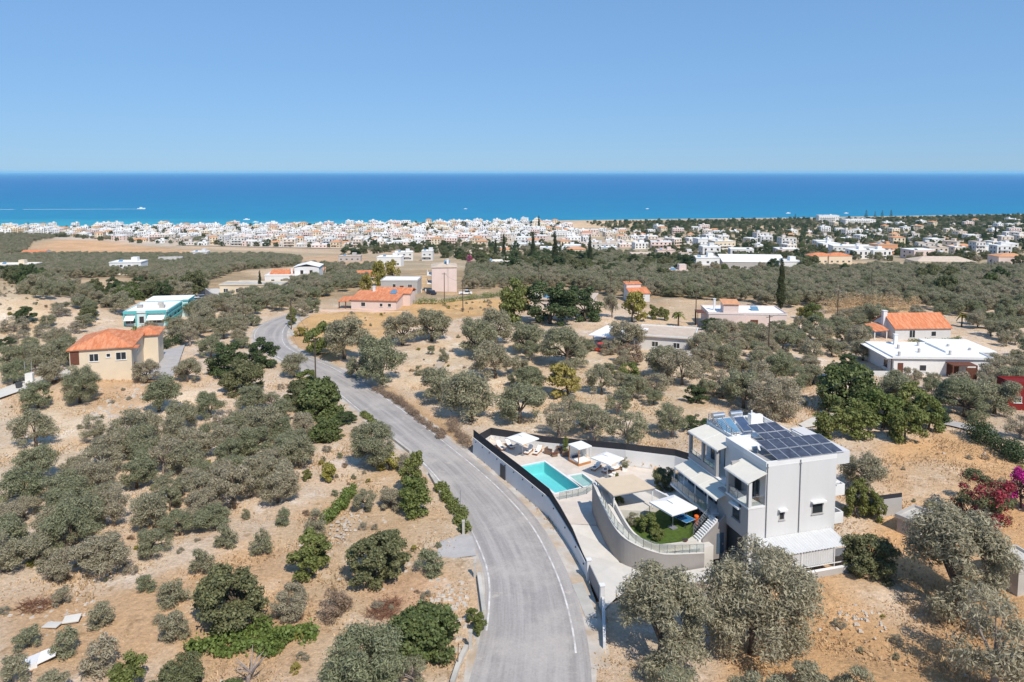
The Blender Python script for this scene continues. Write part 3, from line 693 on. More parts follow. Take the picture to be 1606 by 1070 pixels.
# openings
def opening(x, y, z, w_, h, face, parent=villa, frame='bright', pane='darkglass', sill=True, blind=False, hood=False, name='window'):
    """face: '-y' gable, '-x' front, '+x'. x,y = centre on the wall, z = sill height"""
    f = MB(); t = .07
    def bx(u0, u1, z0, z1, d0, d1, mb):
        if face == '-y': mb.box(x + u0, x + u1, y - d1, y - d0, z0, z1)
        elif face == '-x': mb.box(x - d1, x - d0, y + u0, y + u1, z0, z1)
        elif face == '+x': mb.box(x + d0, x + d1, y + u0, y + u1, z0, z1)
        else: mb.box(x + u0, x + u1, y + d0, y + d1, z0, z1)
    bx(-w_ / 2, w_ / 2, z, z + t, -.02, .05, f); bx(-w_ / 2, w_ / 2, z + h - t, z + h, -.02, .05, f)
    bx(-w_ / 2, -w_ / 2 + t, z + t, z + h - t, -.02, .05, f); bx(w_ / 2 - t, w_ / 2, z + t, z + h - t, -.02, .05, f)
    if w_ > 1.38: bx(-t / 2, t / 2, z + t, z + h - t, -.02, .045, f)
    o = f.build(name, M[frame], parent)
    g = MB(); bx(-w_ / 2 + t - .004, w_ / 2 - t + .004, z + t - .004, z + h - t + .004, -.02, .012, g); g.build('pane', M[pane], o)
    if sill and name == 'window': s_ = MB(); bx(-w_ / 2 - .08, w_ / 2 + .08, z - .07, z - .004, -.02, .12, s_); s_.build('sill', M[frame], o)
    if hood:
        s_ = MB(); bx(-w_ / 2 - .15, w_ / 2 + .15, z + h + .05, z + h + .22, 0, .42, s_); s_.build('roller_awning', M['bright'], o)
    return o
opening(1.95, -.0, 3.35, .62, .95, '-y', hood=True, frame='greywall'); opening(6.15, 0, 3.45, 1.35, 1.2, '-y', hood=True, frame='greywall')
opening(-1.9, 2.0, 3.0, 1.35, 1.35, '-x', hood=True, frame='midmetal')
for y in (6.6, 8.6, 10.6, 12.3): opening(-1.0, y, 2.12, 1.7, 2.2, '-x', name='balcony_door', frame='midmetal', sill=False)
for y in (8.4, 11.2): opening(1.3, y, 5.12, 1.9, 2.25, '-x', name='balcony_door', frame='midmetal', sill=False)
opening(0, 1.7, 5.12, 1.5, 2.2, '-x', name='balcony_door', frame='midmetal', sill=False)
opening(-.75, 3.6, 5.12, .9, 2.1, '-y', name='balcony_door', frame='midmetal', sill=False)
for y in (7, 9.6, 12): opening(-1.0, y, -.4, 1.3, 2.0, '-x', name='ground_floor_door', frame='midmetal', sill=False)
for x in (0.12, 3.95):
    q = MB().tube([(x, -.07, 1.5), (x, -.07, 9.35)], .05, 8); q.box(x - .09, x + .09, -.12, -.001, 8.9, 9.05); q.build('downpipe', M['midmetal'], villa)
q = MB()
for i, (y, z) in enumerate(((.28, 7.2),)): q.tube([(-1.95, .2, 5.2), (-1.95, .2, 7.5)], .03, 6)
q.build('downpipe', M['midmetal'], villa)
q = MB(); q.box(-2.02, -1.9, 1.2, 1.5, 4.62, 4.8); q.build('wall_lamp', M['darkmetal'], villa)
# pv arrays
def pv_row(x0, y0, z0, y1, z1, ncol, pw):
    nn = len([0])
    for r in range(2):
        ta, tb = r / 2 + .012, (r + 1) / 2 - .012
        ya, za, yb, zb = y0 + (y1 - y0) * ta, z0 + (z1 - z0) * ta, y0 + (y1 - y0) * tb, z0 + (z1 - z0) * tb
        for c in range(ncol):
            xa, xb = x0 + c * pw + .015, x0 + (c + 1) * pw - .015
            q = MB().slab([(xa, ya, za), (xb, ya, za), (xb, yb, zb), (xa, yb, zb)], .045); o = q.build('solar_panel', M['alu'], villa)
            dy = (yb - ya) * .025; dz = (zb - za) * .025
            g = MB().slab([(xa + .045, ya + dy, za + dz + .006), (xb - .045, ya + dy, za + dz + .006), (xb - .045, yb - dy, zb - dz + .006), (xa + .045, yb - dy, zb - dz + .006)], .004); g.build('cells', M['pv'], o)
    for k in range(4):
        f = MB(); x = x0 + ncol * pw * (k + .5) / 4; f.box(x - .025, x + .025, y0 + .23, y1 - .27, 8.9, 8.96); f.box(x - .03, x + .03, y0 + .2, y0 + .26, 8.8, z0 + .0); f.box(x - .03, x + .03, y1 - .3, y1 - .24, 8.8, z1 - .1)
        f.build('panel_frame', M['alu'], villa)
pv_row(1.35, -.06, 9.58, 3.75, 10.2, 6, 1.30)
pv_row(3.3, 4.45, 9.55, 8.3, 10.2, 3, 1.22)
# solar water heaters
for k, x in enumerate((2.0, 4.3)):
    q = MB().tube([(x - .75, 12.0, 10.15), (x + .75, 12.0, 10.15)], .32, 16); q.build('water_tank', M['steel'], villa, False)
    st = MB()
    for dx in (-.6, .6): st.box(x + dx - .03, x + dx + .03, 11.97, 12.03, 8.76, 9.9)
    st.box(x - .65, x + .65, 11.6, 11.66, 9.7, 9.76); st.build('tank_stand', M['alu'], villa)
for x, wd, m in ((1.75, .95, 'skyglass'), (2.8, .95, 'skyglass'), (4.3, 1.35, 'blueglass')):
    q = MB().slab([(x - wd / 2, 9.3, 9.0), (x + wd / 2, 9.3, 9.0), (x + wd / 2, 11.5, 9.95), (x - wd / 2, 11.5, 9.95)], .09); o = q.build('solar_collector', M['alu'], villa)
    g = MB().slab([(x - wd / 2 + .06, 9.37, 9.038), (x + wd / 2 - .06, 9.37, 9.038), (x + wd / 2 - .06, 11.43, 9.928), (x - wd / 2 + .06, 11.43, 9.928)], .004); g.build('glass', M[m], o)
q = MB(); q.box(6.2, 7.0, 11.7, 12.4, 8.76, 9.9); q.box(7.1, 7.9, 11.9, 12.5, 8.76, 9.7); q.tube([(6.5, 12.1, 9.9), (6.5, 12.1, 10.3)], .09, 8); q.build('chimney', M['bright'], villa)
q = MB()
for i in range(5):
    pass
# dish
rings = []; dc = np.array((1.15, 2.9, 9.85)); dn = np.array((.55, -.7, .45)); dn /= np.linalg.norm(dn); da = np.cross(dn, (0, 0, 1)); da /= np.linalg.norm(da); db = np.cross(dn, da)
vs = [tuple(dc - dn * .1)]
for rr, dd in ((.2, -.07), (.36, 0.0), (.36, .01)):
    for k in range(14): t = k * 2 * pi / 14; vs.append(tuple(dc + dn * dd + da * cos(t) * rr + db * sin(t) * rr))
fs = [(0, 1 + k, 1 + (k + 1) % 14) for k in range(14)] + [(1 + k, 1 + (k + 1) % 14, 15 + (k + 1) % 14, 15 + k) for k in range(14)]
q.add(vs, fs); q.tube([tuple(dc - dn * .08), (1.15, 3.1, 9.1)], .03, 6); q.tube([tuple(dc - db * .3), tuple(dc + dn * .3)], .012, 4)
q.build('satellite_dish', M['bright'], villa)
# outside stair
for k in range(11):
    x = -4.9 + k * .2; q = MB(); q.box(x, -2.70, 4.05, 5.15, .19 * k + .0, .19 * (k + 1)) if k < 10 else q.box(x, -2.70, 4.05, 5.15, 1.9, 2.095)
    q.build('step', M['bright'], villa)
q = MB(); q.prism([(-4.6, 3.8), (-1.9, 3.8), (-1.9, 4.03), (-4.6, 4.03)], [VB] * 4, [.3, 2.6, 2.6, .3]); q.box(-4.2, -1.9, 4.03, 5.19, VB, -.004); q.build('stair_wall', M['taupe'], villa)
glassrail(villa, [(-4.85, 5.2), (-2.95, 5.2)], 0, .95, 1.0, zs=[.3, 2.1])
q = MB(); q.box(-2.95, -2.15, 3.74, 3.8, -1.4, .75); o = q.build('door', M['bluedoor'], villa); q = MB(); q.box(-2.3, -2.24, 3.68, 3.74, -.5, -.3); q.build('handle', M['alu'], o)

# lean-to storage under the gable
lean = thing('lean_to_shed', 'white corrugated lean-to shed along the foot of the white villa gable', 'shed', (VO[0], VO[1], 0), VR)
def corrugated(q, a, b, c, d, nrib, amp=.025):
    """sheet a-b (edge across ribs) to d-c, ribs run a->d"""
    a, b, c, d = map(np.array, (a, b, c, d)); nn = np.cross(b - a, d - a); nn = nn / np.linalg.norm(nn)
    vs = []
    for i in range(nrib * 2 + 1):
        t = i / (nrib * 2); o = nn * (amp if i % 2 else -amp); vs += [tuple(a + (b - a) * t + o), tuple(d + (c - d) * t + o)]
    q.add(vs, [(2 * i, 2 * i + 2, 2 * i + 3, 2 * i + 1) for i in range(nrib * 2)])
q = MB(); corrugated(q, (-1.1, -2.75, 1.28), (7.9, -2.75, 1.28), (7.9, -.03, 1.75), (-1.1, -.03, 1.75), 26, .045); q.build('roof_sheet', M['corr'], lean)
q = MB(); corrugated(q, (-.9, -2.55, -.35), (6.2, -2.55, -.35), (6.2, -2.55, 1.22), (-.9, -2.55, 1.22), 26, .05); q.build('side_sheet', M['corr'], lean)
q = MB(); q.box(6.2, 7.8, -2.56, -2.5, .2, .95); q.build('mesh_panel', M['midmetal'], lean)
q = MB()
for x in (-.95, 2.4, 6.2, 7.75): q.box(x, x + .08, -2.62, -2.54, VB, 1.25)
q.box(-.95, 7.8, -2.63, -2.57, -.45, -.37); q.build('frame', M['bright'], lean)
q = MB(); q.box(-1.0, -.95, -2.5, -.1, VB, 1.3); q.build('end_panel', M['corr'], lean)
bw = thing('boundary_wall', 'low grey block wall in front of the corrugated shed', 'wall', (VO[0], VO[1], 0), VR)
q = MB(); q.box(-.5, 9.6, -3.25, -3.0, VB, -.62); q.build('block_wall', M['greywall'], bw); q = MB(); q.box(-.5, 9.6, -3.28, -2.97, -.616, -.54); q.build('coping', M['bright'], bw)

# grey yard wall with dark screen beyond the villa
yw = thing('yard_wall', 'grey yard wall with dark screen between the villa and the dry field', 'wall')
pts = [P(1335, 800, -1.1), P(1378, 812, -1.1), P(1413, 806, -1.0)]
q = MB(); s_ = MB()
for a, b in zip(pts[:-1], pts[1:]):
    c = ((a[0] + b[0]) / 2, (a[1] + b[1]) / 2); L = math.dist(a[:2], b[:2]); r = atan2(b[1] - a[1], b[0] - a[0])
    q.cbox(*c, -.2, L, .2, 2.4, r); s_.cbox(*c, 1.25, L, .06, .5, r)
q.build('wall', M['greywall'], yw); s_.build('screen', M['screen'], yw)

# ------------------------------------------------------------------ deck, pool, drive
DZ = -.6
PU = np.array((.45, -.893)); PV_ = np.array((.893, .45))
pc = np.array((4.32, 95.08))
pool = [pc - PV_ * 3.55, pc, pc + PU * 9.0, pc + PU * 9.0 - PV_ * 3.55]
wade = [np.array(q) for q in ((7.35, 90.45), (9.0, 91.1), (10.35, 88.0), (8.72, 87.25))]
DECK = [(-5.0, 96.6), (-3.0, 103.1), (4.6, 99.4), (10.4, 96.9), (15, 93.8), (21, 91.5), (23.5, 86), (22, 80.5), (9.2, 80.5), (9.3, 77.4), (4.5, 77.9)]
def fill_with_holes(name, outer, holes, z, m):
    bm = bmesh.new(); ed = []
    for ring in [outer] + holes:
        vs = [bm.verts.new((p[0], p[1], z)) for p in ring]
        ed += [bm.edges.new((vs[i], vs[(i + 1) % len(vs)])) for i in range(len(vs))]
    bmesh.ops.triangle_fill(bm, use_beauty=True, edges=ed)
    bmesh.ops.recalc_face_normals(bm, faces=bm.faces)
    for f in bm.faces:
        if f.normal.z < 0: f.normal_flip()
    me = bpy.data.meshes.new(name); bm.to_mesh(me); bm.free(); me.materials.append(m); return link(name, me)
struct(fill_with_holes('pool_deck', DECK, [pool, wade], DZ, M['deck']))
def basin(name, label, ring, depth, m, wlev, tint, clear):
    t = thing(name, label, 'pool'); q = MB(); k = len(ring)
    vs = [(p[0], p[1], DZ - .002) for p in ring] + [(p[0], p[1], DZ - depth) for p in ring]
    q.add(vs, [(i, (i + 1) % k, k + (i + 1) % k, k + i) for i in range(k)] + [tuple(range(k, 2 * k))]); q.build('basin', m, t)
    cc = np.mean(ring, axis=0); q = MB()
    for i in range(k):
        a, b = ring[i], ring[(i + 1) % k]; u = (b - a) / np.linalg.norm(b - a); nn = np.array((u[1], -u[0])); nn = nn if (nn @ (a - cc)) > 0 else -nn
        q2 = [a, b, b + nn * .3 + u * .3, a + nn * .3 - u * .3]
        q.prism(q2 if True else q2, DZ + .004, DZ + .05)
    q.build('coping', M['bright'], t)
    if name + '_w' not in MATS:
        g = glassmat(name + '_water', tint, clear, .03)
    q = MB(); q.add([(p[0], p[1], DZ - wlev) for p in ring], [tuple(range(k))]); q.build('water', MATS[name + '_water'], t)
    return t
bs = basin('swimming_pool', 'rectangular turquoise swimming pool with white coping on the villa deck', pool, 1.5, M['aqua'], .14, (.66, .95, .95), .93)
for k in range(6):
    q = MB(); c = pool[3] + PV_ * (.5 + k * .42) + PU * -.35; q.cbox(c[0], c[1], DZ - .45 - .02 * k, .22, .7, .1, atan2(PU[1], PU[0]) + pi / 2); q.build('step', M['bright'], bs)
basin('wading_pool', 'small pale grey wading pool beside the turquoise swimming pool', wade, .4, M['palaqua'], .1, (.85, .95, .95), .93)
# drive from the deck down to the house and up to the gate
DR = [(4.5, 77.9, DZ - .01), (9.3, 77.4, DZ - .05), (10.0, 74.2, -1.2), (10.9, 71.1, -1.4), (13.4, 69.3, -1.4), (17.3, 69.6, -1.4), (20.5, 70.5, -1.4), (24.2, 70.2, -1.4), (24, 67.4, -1.4), (16.7, 67.0, -1.35), (11.2, 65.4, -1.1), (9.4, 63.4, -.5), (8.05, 60.8, .03), (7.2, 65.8, .02), (6.05, 71.4, -.5)]
dm = bmesh.new(); vv = [dm.verts.new(p) for p in DR]
dm.faces.new(vv); bmesh.ops.triangulate(dm, faces=dm.faces)
for f in dm.faces:
    if f.normal.z < 0: f.normal_flip()
me = bpy.data.meshes.new('driveway'); dm.to_mesh(me); dm.free(); me.materials.append(M['paving']); struct(link('driveway', me))

# ------------------------------------------------------------------ garden terrace
terr = thing('garden_terrace', 'raised garden terrace with curved taupe retaining wall beside the villa', 'terrace')
WB = [(9.1, 80.5), (9.31, 77.65), (9.89, 74.2), (10.75, 71.28), (11.91, 70.07), (13.39, 69.49), (15.01, 69.37), (17.27, 69.84), (19.3, 70.5)]
WT = [3.0, 3.0, 2.3, 1.55, 1.15, .75, .35, .15, -.1]
wb = smooth(WB[1:], 40, 2); s0 = np.r_[0, np.cumsum(np.linalg.norm(np.diff(np.array(WB[1:]), axis=0), axis=1))]; s1 = np.r_[0, np.cumsum(np.linalg.norm(np.diff(wb, axis=0), axis=1))] * s0[-1] / np.sum(np.linalg.norm(np.diff(wb, axis=0), axis=1))
wt = np.interp(s1, s0, WT[1:])
wb = np.vstack([WB[0], wb]); wt = np.r_[WT[0], wt]
inner = wb.copy(); tg = np.gradient(wb, axis=0); tg /= np.linalg.norm(tg, axis=1)[:, None]; nl = np.c_[-tg[:, 1], tg[:, 0]]; inner = wb + nl * .25
def wallstrip(q, A, B_, z0, zt):
    k = len(A)
    vs = [(*A[i], z0) for i in range(k)] + [(*A[i], zt[i]) for i in range(k)] + [(*B_[i], zt[i]) for i in range(k)] + [(*B_[i], z0) for i in range(k)]
    fs = []
    for i in range(k - 1):
        for r in range(3): fs.append((r * k + i, r * k + i + 1, (r + 1) * k + i + 1, (r + 1) * k + i))
    fs += [(0, k, 2 * k, 3 * k), (k - 1, 2 * k - 1, 3 * k - 1, 4 * k - 1)]
    q.add(vs, fs)
q = MB(); wallstrip(q, wb, inner, -2.4, wt); q.build('retaining_wall', M['taupe'], terr)
q = MB(); k = len(wb); cp = wb - nl * .04; ci = inner + nl * .04
vs = [(*cp[i], wt[i] + .003) for i in range(k)] + [(*cp[i], wt[i] + .06) for i in range(k)] + [(*ci[i], wt[i] + .06) for i in range(k)] + [(*ci[i], wt[i] + .003) for i in range(k)]
fs = [(r * k + i, r * k + i + 1, ((r + 1) % 4) * k + i + 1, ((r + 1) % 4) * k + i) for r in range(4) for i in range(k - 1)] + [(0, k, 2 * k, 3 * k), (k - 1, 2 * k - 1, 3 * k - 1, 4 * k - 1)]
q.add(vs, fs); q.build('coping', M['paving'], terr)
# ramp walk inside the wall
ri = inner; ro = wb + nl * 1.35
q = MB(); k = len(ri); vs = [(*ri[i], wt[i] - .45) for i in range(k)] + [(*ro[i], wt[i] - .45) for i in range(k)]
q.add(vs, [(i, i + 1, k + i + 1, k + i) for i in range(k - 1)]); q.build('ramp_walk', M['paving'], terr)
q = MB(); wallstrip(q, ro, wb + nl * 1.55, -2.4, np.maximum(wt + .12, .62)); q.build('inner_kerb_wall', M['paving'], terr)
def poly3(name, pts, z0, z1, m): q = MB().prism(pts, z0, z1); return q.build(name, m, terr)
A_ = V2W(-3.3, 13.0); B1 = V2W(-3.3, 6.0); 
poly3('pergola_floor', [(10.6, 77.0), (14.3, 76.6), (16.6, 79.6), (16.9, 81.5), (10.6, 81.2)], -2.4, 1.40, M['paving'])
lawn_in = [tuple(wb[i] + nl[i] * 1.56) for i in range(6, 34, 3)]
poly3('lawn', [(11.2, 76.4)] + [p for p in lawn_in if p[1] < 76.0 and p[0] < 16.2] + [(17.4, 72.3), (19.2, 74.6), (20.2, 79.4), (16.95, 79.4), (14.5, 76.5)], -2.4, .5, M['turf'])
poly3('landing', [(14.6, 70.6), (18.6, 71.0), (20.6, 71.9), (19.6, 74.5), (17.4, 72.25), (15.8, 71.9)], -2.4, .0, M['paving'])
poly3('side_path', [(16.95, 79.45), (20.2, 79.45), (20.6, 81.8), (17.0, 82.2)], -2.4, .9, M['paving'])
q = MB(); q.cbox(16.2, 80.3, 1.7, .25, 4.2, 1.0, radians(33)); q.build('curved_bench_wall', M['bright'], terr)
rl = [tuple(wb[i] + nl[i] * .12) for i in range(4, k, 4)]; rz_ = [float(wt[i]) + .06 for i in range(4, k, 4)]
glassrail(terr, rl, 0, .85, 1.0, 'railing', zs=rz_)
# pergola
pg = thing('pergola', 'tan fabric roofed pergola on the garden terrace above the pool deck', 'pergola')
rc = [(9.35, 79.6, 3.62), (10.8, 75.55, 3.62), (15.6, 77.2, 3.74), (13.75, 80.8, 3.74)]
q = MB().slab(rc, .07); o = q.build('canopy', M['tancanvas'], pg)
q = MB()
for i in range(4): a, b = rc[i], rc[(i + 1) % 4]; q.tube([(a[0], a[1], a[2] - .13), (b[0], b[1], b[2] - .13)], .055, 6)
q.build('beam', M['midmetal'], pg)
for i, (x, y, z) in enumerate(rc):
    cx, cy_ = np.mean([c[0] for c in rc]), np.mean([c[1] for c in rc]); x2, y2 = x * .92 + cx * .08, y * .92 + cy_ * .08
    q = MB(); q.box(x2 - .06, x2 + .06, y2 - .06, y2 + .06, 1.35 if i not in (1,) else .4, z - .08); q.build('post', M['bright'], pg)

# parasols
def parasol(loc, size, h, rz, label, vent=True, group=None):
    t = thing('parasol', label, 'parasol', loc, rz, group); s = size / 2
    q = MB(); c0_ = [(-s, -s, h), (s, -s, h), (s, s, h), (-s, s, h)]; t0 = [(x * .22, y * .22, h + .38) for x, y, _ in c0_]
    q.add(c0_ + t0 + [(x, y, h - .16) for x, y, _ in c0_], [(0, 1, 5, 4), (1, 2, 6, 5), (2, 3, 7, 6), (3, 0, 4, 7), (4, 5, 6, 7), (0, 8, 9, 1), (1, 9, 10, 2), (2, 10, 11, 3), (3, 11, 8, 0)])
    q.build('canopy', M['canvas'], t)
    if vent: q = MB(); v_ = s * .27; q.slab([(-v_, -v_, h + .46), (v_, -v_, h + .46), (v_, v_, h + .46), (-v_, v_, h + .46)], .05); q.build('vent_cap', M['canvas'], t)
    q = MB().tube([(0, 0, 0), (0, 0, h + .4)], .04, 8); q.build('pole', M['alu'], t)
    q = MB(); q.box(-.4, .4, -.4, .4, .004, .1); q.build('base', M['midmetal'], t)
    q = MB()
    for x, y in ((-s, -s), (s, -s), (s, s), (-s, s)): q.tube([(0, 0, h + .34), (x * .97, y * .97, h - .03)], .015, 4)
    q.build('ribs', M['alu'], t); return t
parasol((1.45, 97.6, DZ), 3.2, 2.35, radians(42), 'white square parasol over the wooden loungers at the far end of the pool')
parasol((12.1, 90.2, DZ), 3.0, 2.5, radians(42), 'white vented parasol beside the canopied daybed on the pool deck')
parasol((17.0, 74.6, .5), 3.5, 2.55, radians(30), 'large white vented parasol over the blue table on the lawn')
# loungers
def lounger(x, y, rz, label, towel=True):
    t = thing('sun_lounger', label, 'sun lounger', (x, y, DZ), rz, 'teak loungers round the pool')
    q = MB(); q.box(-.34, .34, -.95, .95, .22, .29); q.build('frame', M['wood'], t)
    for sx_ in (-.3, .3):
        for sy_ in (-.8, .75): q = MB(); q.box(sx_ - .035, sx_ + .035, sy_ - .035, sy_ + .035, .004, .22); q.build('leg', M['wood'], t)
    q = MB(); q.box(-.31, .31, -.93, .3, .29, .39); q.build('seat_cushion', M['cushion'], t)
    q = MB(); q.slab([(-.31, .3, .4), (.31, .3, .4), (.31, .92, .88), (-.31, .92, .88)], .1); q.build('backrest', M['cushion'], t)
    if towel: q = MB(); q.cbox(0, -.45, .43, .34, .3, .08, .3); q.build('rolled_towel', M['darkcloth'], t)
fa = radians(25)
lounger(-1.6, 99.7, fa, 'white cushioned lounger beside the screen wall corner of the deck'); lounger(-.3, 100.3, fa, 'white cushioned lounger at the back wall behind the far parasol')
lounger(2.3, 98.2, radians(-25), 'teak lounger in the shade of the far parasol'); lounger(3.5, 98.0, radians(-25), 'teak lounger between the far parasol and the wicker chairs')
lounger(11.0, 92.7, radians(-35), 'teak lounger next to the canopied daybed'); lounger(12.3, 92.0, radians(-35), 'teak lounger under the parasol near the wading pool')
lounger(13.4, 92.3, radians(-60), 'teak lounger turned sideways by the white back wall', False)
# daybed
db_ = thing('canopied_daybed', 'wooden canopied daybed with white curtains on the pool deck', 'daybed', (9.05, 94.9, DZ), radians(33))
q = MB(); q.box(-1.05, 1.05, -1.05, 1.05, .004, .3); q.build('base', M['wood'], db_)
q = MB(); q.box(-.95, .95, -.95, .95, .3, .5); q.build('mattress', M['cushion'], db_)
for sx_ in (-1, 1):
    for sy_ in (-1, 1): q = MB(); q.box(sx_ - .05, sx_ + .05, sy_ - .05, sy_ + .05, .3, 2.25); q.build('post', M['wood'] if sx_ < 0 else M['bright'], db_)
q = MB(); q.box(-1.12, 1.12, -1.12, 1.12, 2.25, 2.4); q.build('canopy', M['canvas'], db_)
for c in (((.97, .97), (-.9, .95)), ((-.9, .95), (.97, .97)), ((.6, 1.0), (-1.0, -1.0))):
    pass
q = MB()
for i in range(16): x = -.95 + i * .12; q.add([(x, .96 + .03 * (i % 2), .5), (x + .12, .96 + .03 * ((i + 1) % 2), .5), (x + .12, .96 + .03 * ((i + 1) % 2), 2.25), (x, .96 + .03 * (i % 2), 2.25)], [(0, 1, 2, 3)])
q.build('curtain', M['canvas'], db_)
q = MB()
for i in range(10): y = -.2 + i * .12; q.add([(.96 + .03 * (i % 2), y, .5), (.96 + .03 * ((i + 1) % 2), y + .12, .5), (.96 + .03 * ((i + 1) % 2), y + .12, 2.25), (.96 + .03 * (i % 2), y, 2.25)], [(0, 1, 2, 3)])
q.build('curtain', M['canvas'], db_)
for x in (-.5, 0.05, .55): q = MB(); q.cbox(x, .7, .62, .42, .16, .32, .1 * x); q.build('pillow', M['darkcloth'] if x < .3 else M['cushion'], db_)
# wicker set
def wchair(x, y, rz, label):
    t = thing('wicker_armchair', label, 'armchair', (x, y, DZ), rz)
    q = MB(); q.box(-.42, .42, -.4, .4, .05, .36); q.build('seat', M['wicker'], t)
    q = MB(); q.box(-.42, .42, .26, .42, .36, .82); q.build('backrest', M['wicker'], t)
    for s_ in (-1, 1): q = MB(); q.box(min(s_ * .42, s_ * .29), max(s_ * .42, s_ * .29), -.4, .26, .36, .6); q.build('armrest', M['wicker'], t)
    q = MB(); q.box(-.28, .28, -.36, .25, .361, .47); q.build('cushion', M['darkcloth'], t)
wchair(5.0, 97.9, radians(60), 'brown wicker armchair nearer the teak loungers'); wchair(6.5, 98.3, radians(-20), 'brown wicker armchair beside the tall potted plant')
t = thing('wicker_table', 'low brown wicker coffee table between the wicker armchairs', 'table', (5.75, 97.0, DZ), radians(20)); q = MB(); q.box(-.4, .4, -.3, .3, .05, .38); q.build('body', M['wicker'], t); q = MB(); q.box(-.43, .43, -.33, .33, .38, .42); q.build('table_top', M['brown'], t)
def planter(x, y, z, s, h, kind, dia, label, hs=1.0, m='wicker'):
    t = thing('potted_plant', label, 'potted plant', (x, y, z)); q = MB(); q.prism([(-s, -s), (s, -s), (s, s), (-s, s)], 0.004, h); q.add([(-s * .8, -s * .8, h + .004), (s * .8, -s * .8, h + .004), (s * .8, s * .8, h + .004), (-s * .8, s * .8, h + .004)], [(0, 1, 2, 3)]); q.build('pot', M[m], t)
    tm, cm, d0 = PROTO[kind][0]; 
    for nme, me_ in (('stem', tm), ('foliage', cm)): o = link(nme, me_, t); o.location = (0, 0, h - .1); o.scale = (dia / d0, dia / d0, dia / d0 * hs)
planter(7.3, 97.2, DZ, .45, .7, 'citrus', 1.0, 'tall green shrub in a square wicker planter by the back wall', 2.0)
planter(14.6, 92.2, DZ, .3, .45, 'young_olive', 1.0, 'small olive in a white pot beside the shaded loungers', 1.2, 'bright')
planter(13.2, 89.3, DZ, .2, .35, 'citrus', .6, 'tiny shrub in a white pot behind the tan pergola', 1.0, 'bright')
# pool fence
pf = thing('pool_fence', 'low glass pool fence with slim posts between pool and driveway', 'fence')
glassrail(pf, [(5.6, 83.6), (6.47, 84.0), (7.9, 84.6), (9.0, 85.2), (9.8, 86.4)], DZ, .9, 1.0, 'glass_panel')
# table tennis, slide, small stand
tt = thing('table_tennis_table', 'blue table tennis table half under the large lawn parasol', 'table', (18.2, 75.6, .5), radians(-55))
q = MB(); q.box(-1.25, 1.25, -.72, .72, .7, .75); q.build('table_top', M['bluetable'], tt)
q = MB(); q.box(-1.25, 1.25, -.72, -.69, .752, .756); q.box(-1.25, 1.25, .69, .72, .752, .756); q.box(-1.25, -1.22, -.69, .69, .752, .756); q.box(1.22, 1.25, -.69, .69, .752, .756); q.build('edge_line', M['bright'], tt)
q = MB(); q.box(-.01, .01, -.8, .8, .757, .9); q.build('net', M['darkcloth'], tt)
for sx_ in (-1, 1):
    for sy_ in (-.55, .55): q = MB(); q.box(sx_ - .03, sx_ + .03, sy_ - .03, sy_ + .03, .004, .7); q.build('leg', M['darkmetal'], tt)
t = thing('orange_bin', 'tall orange plastic bin beside the blue table', 'bin', (*V2W(-3.7, 6.6), .5)); q = MB().tube([(0, 0, .004), (0, 0, .9)], [.2, .25], 12); q.build('body', M['orangeplastic'], t); q = MB().tube([(0, 0, .9), (0, 0, 1.0)], [.27, .22], 12); q.build('lid', M['orangeplastic'], t)
t = thing('barbecue_stand', 'small dark bird bath stand on the paved landing', 'stand', (17.6, 71.5, 0)); q = MB().tube([(0, 0, .004), (0, 0, .7)], .05, 8); q.build('stem', M['brown'], t); q = MB().tube([(0, 0, .7), (0, 0, .8)], [.15, .3], 10); q.build('tray', M['brown'], t); q = MB(); q.cbox(0, 0, .86, .5, .16, .1); q.build('top', M['darkmetal'], t)
for i, (x, y) in enumerate(((13.0, 90.6), (12.6, 89.9))):
    t = thing('side_stool', ('round white stool in the shade of the vented deck parasol', 'round white stool nearest the wading pool')[i], 'stool', (x, y, DZ)); q = MB().tube([(0, 0, .004), (0, 0, .35)], [.12, .08], 8); q.build('stem', M['bright'], t); q = MB().tube([(0, 0, .35), (0, 0, .42)], .24, 12); q.build('seat', M['cushion'], t)

# ------------------------------------------------------------------ perimeter walls
rw = thing('perimeter_wall', 'white roadside wall with charcoal privacy screen and dark gate along the pool', 'wall')
RW = [(-5.2, 96.5), (-2.3, 90.9), (.85, 84.8), (4.1, 78.3)]; RW2 = [(4.1, 78.3), (5.15, 74.9), (6.1, 71.3), (6.75, 68.0), (7.15, 65.8)]
def seg(q, a, b, th, z0, z1a, z1b, shrink=0.0, z0b=None):
    a = np.array(a, float); b = np.array(b, float); u = (b - a) / np.linalg.norm(b - a); a = a + u * shrink; b = b - u * shrink; nn = np.array((-u[1], u[0])) * th / 2
    z0b = z0 if z0b is None else z0b
    q.prism([a - nn, b - nn, b + nn, a + nn], [z0, z0b, z0b, z0], [z1a, z1b, z1b, z1a])
zs1 = [2.25, 2.2, 2.2, 2.15]; zt1 = [3.3, 3.2, 3.2, 3.15]
for i in range(3):
    q = MB(); seg(q, RW[i], RW[i + 1], .22, -3.0, zs1[i], zs1[i + 1], .012); q.build('wall_panel', M['bright'], rw)
    q = MB(); seg(q, RW[i], RW[i + 1], .06, zs1[i] - .25, zt1[i], zt1[i + 1], .01, zs1[i + 1] - .25); sc_ = q.build('screen_panel', M['screen'], rw)
    for j in range(3):
        t_ = (j + .5) / 3; c = np.array(RW[i]) * (1 - t_) + np.array(RW[i + 1]) * t_ + np.array((-.9, -.45)) * .16
        q = MB(); q.cbox(c[0], c[1], zs1[i] - .32, .12, .1, .14, -1.1); q.build('wall_lamp', M['darkmetal'], rw)
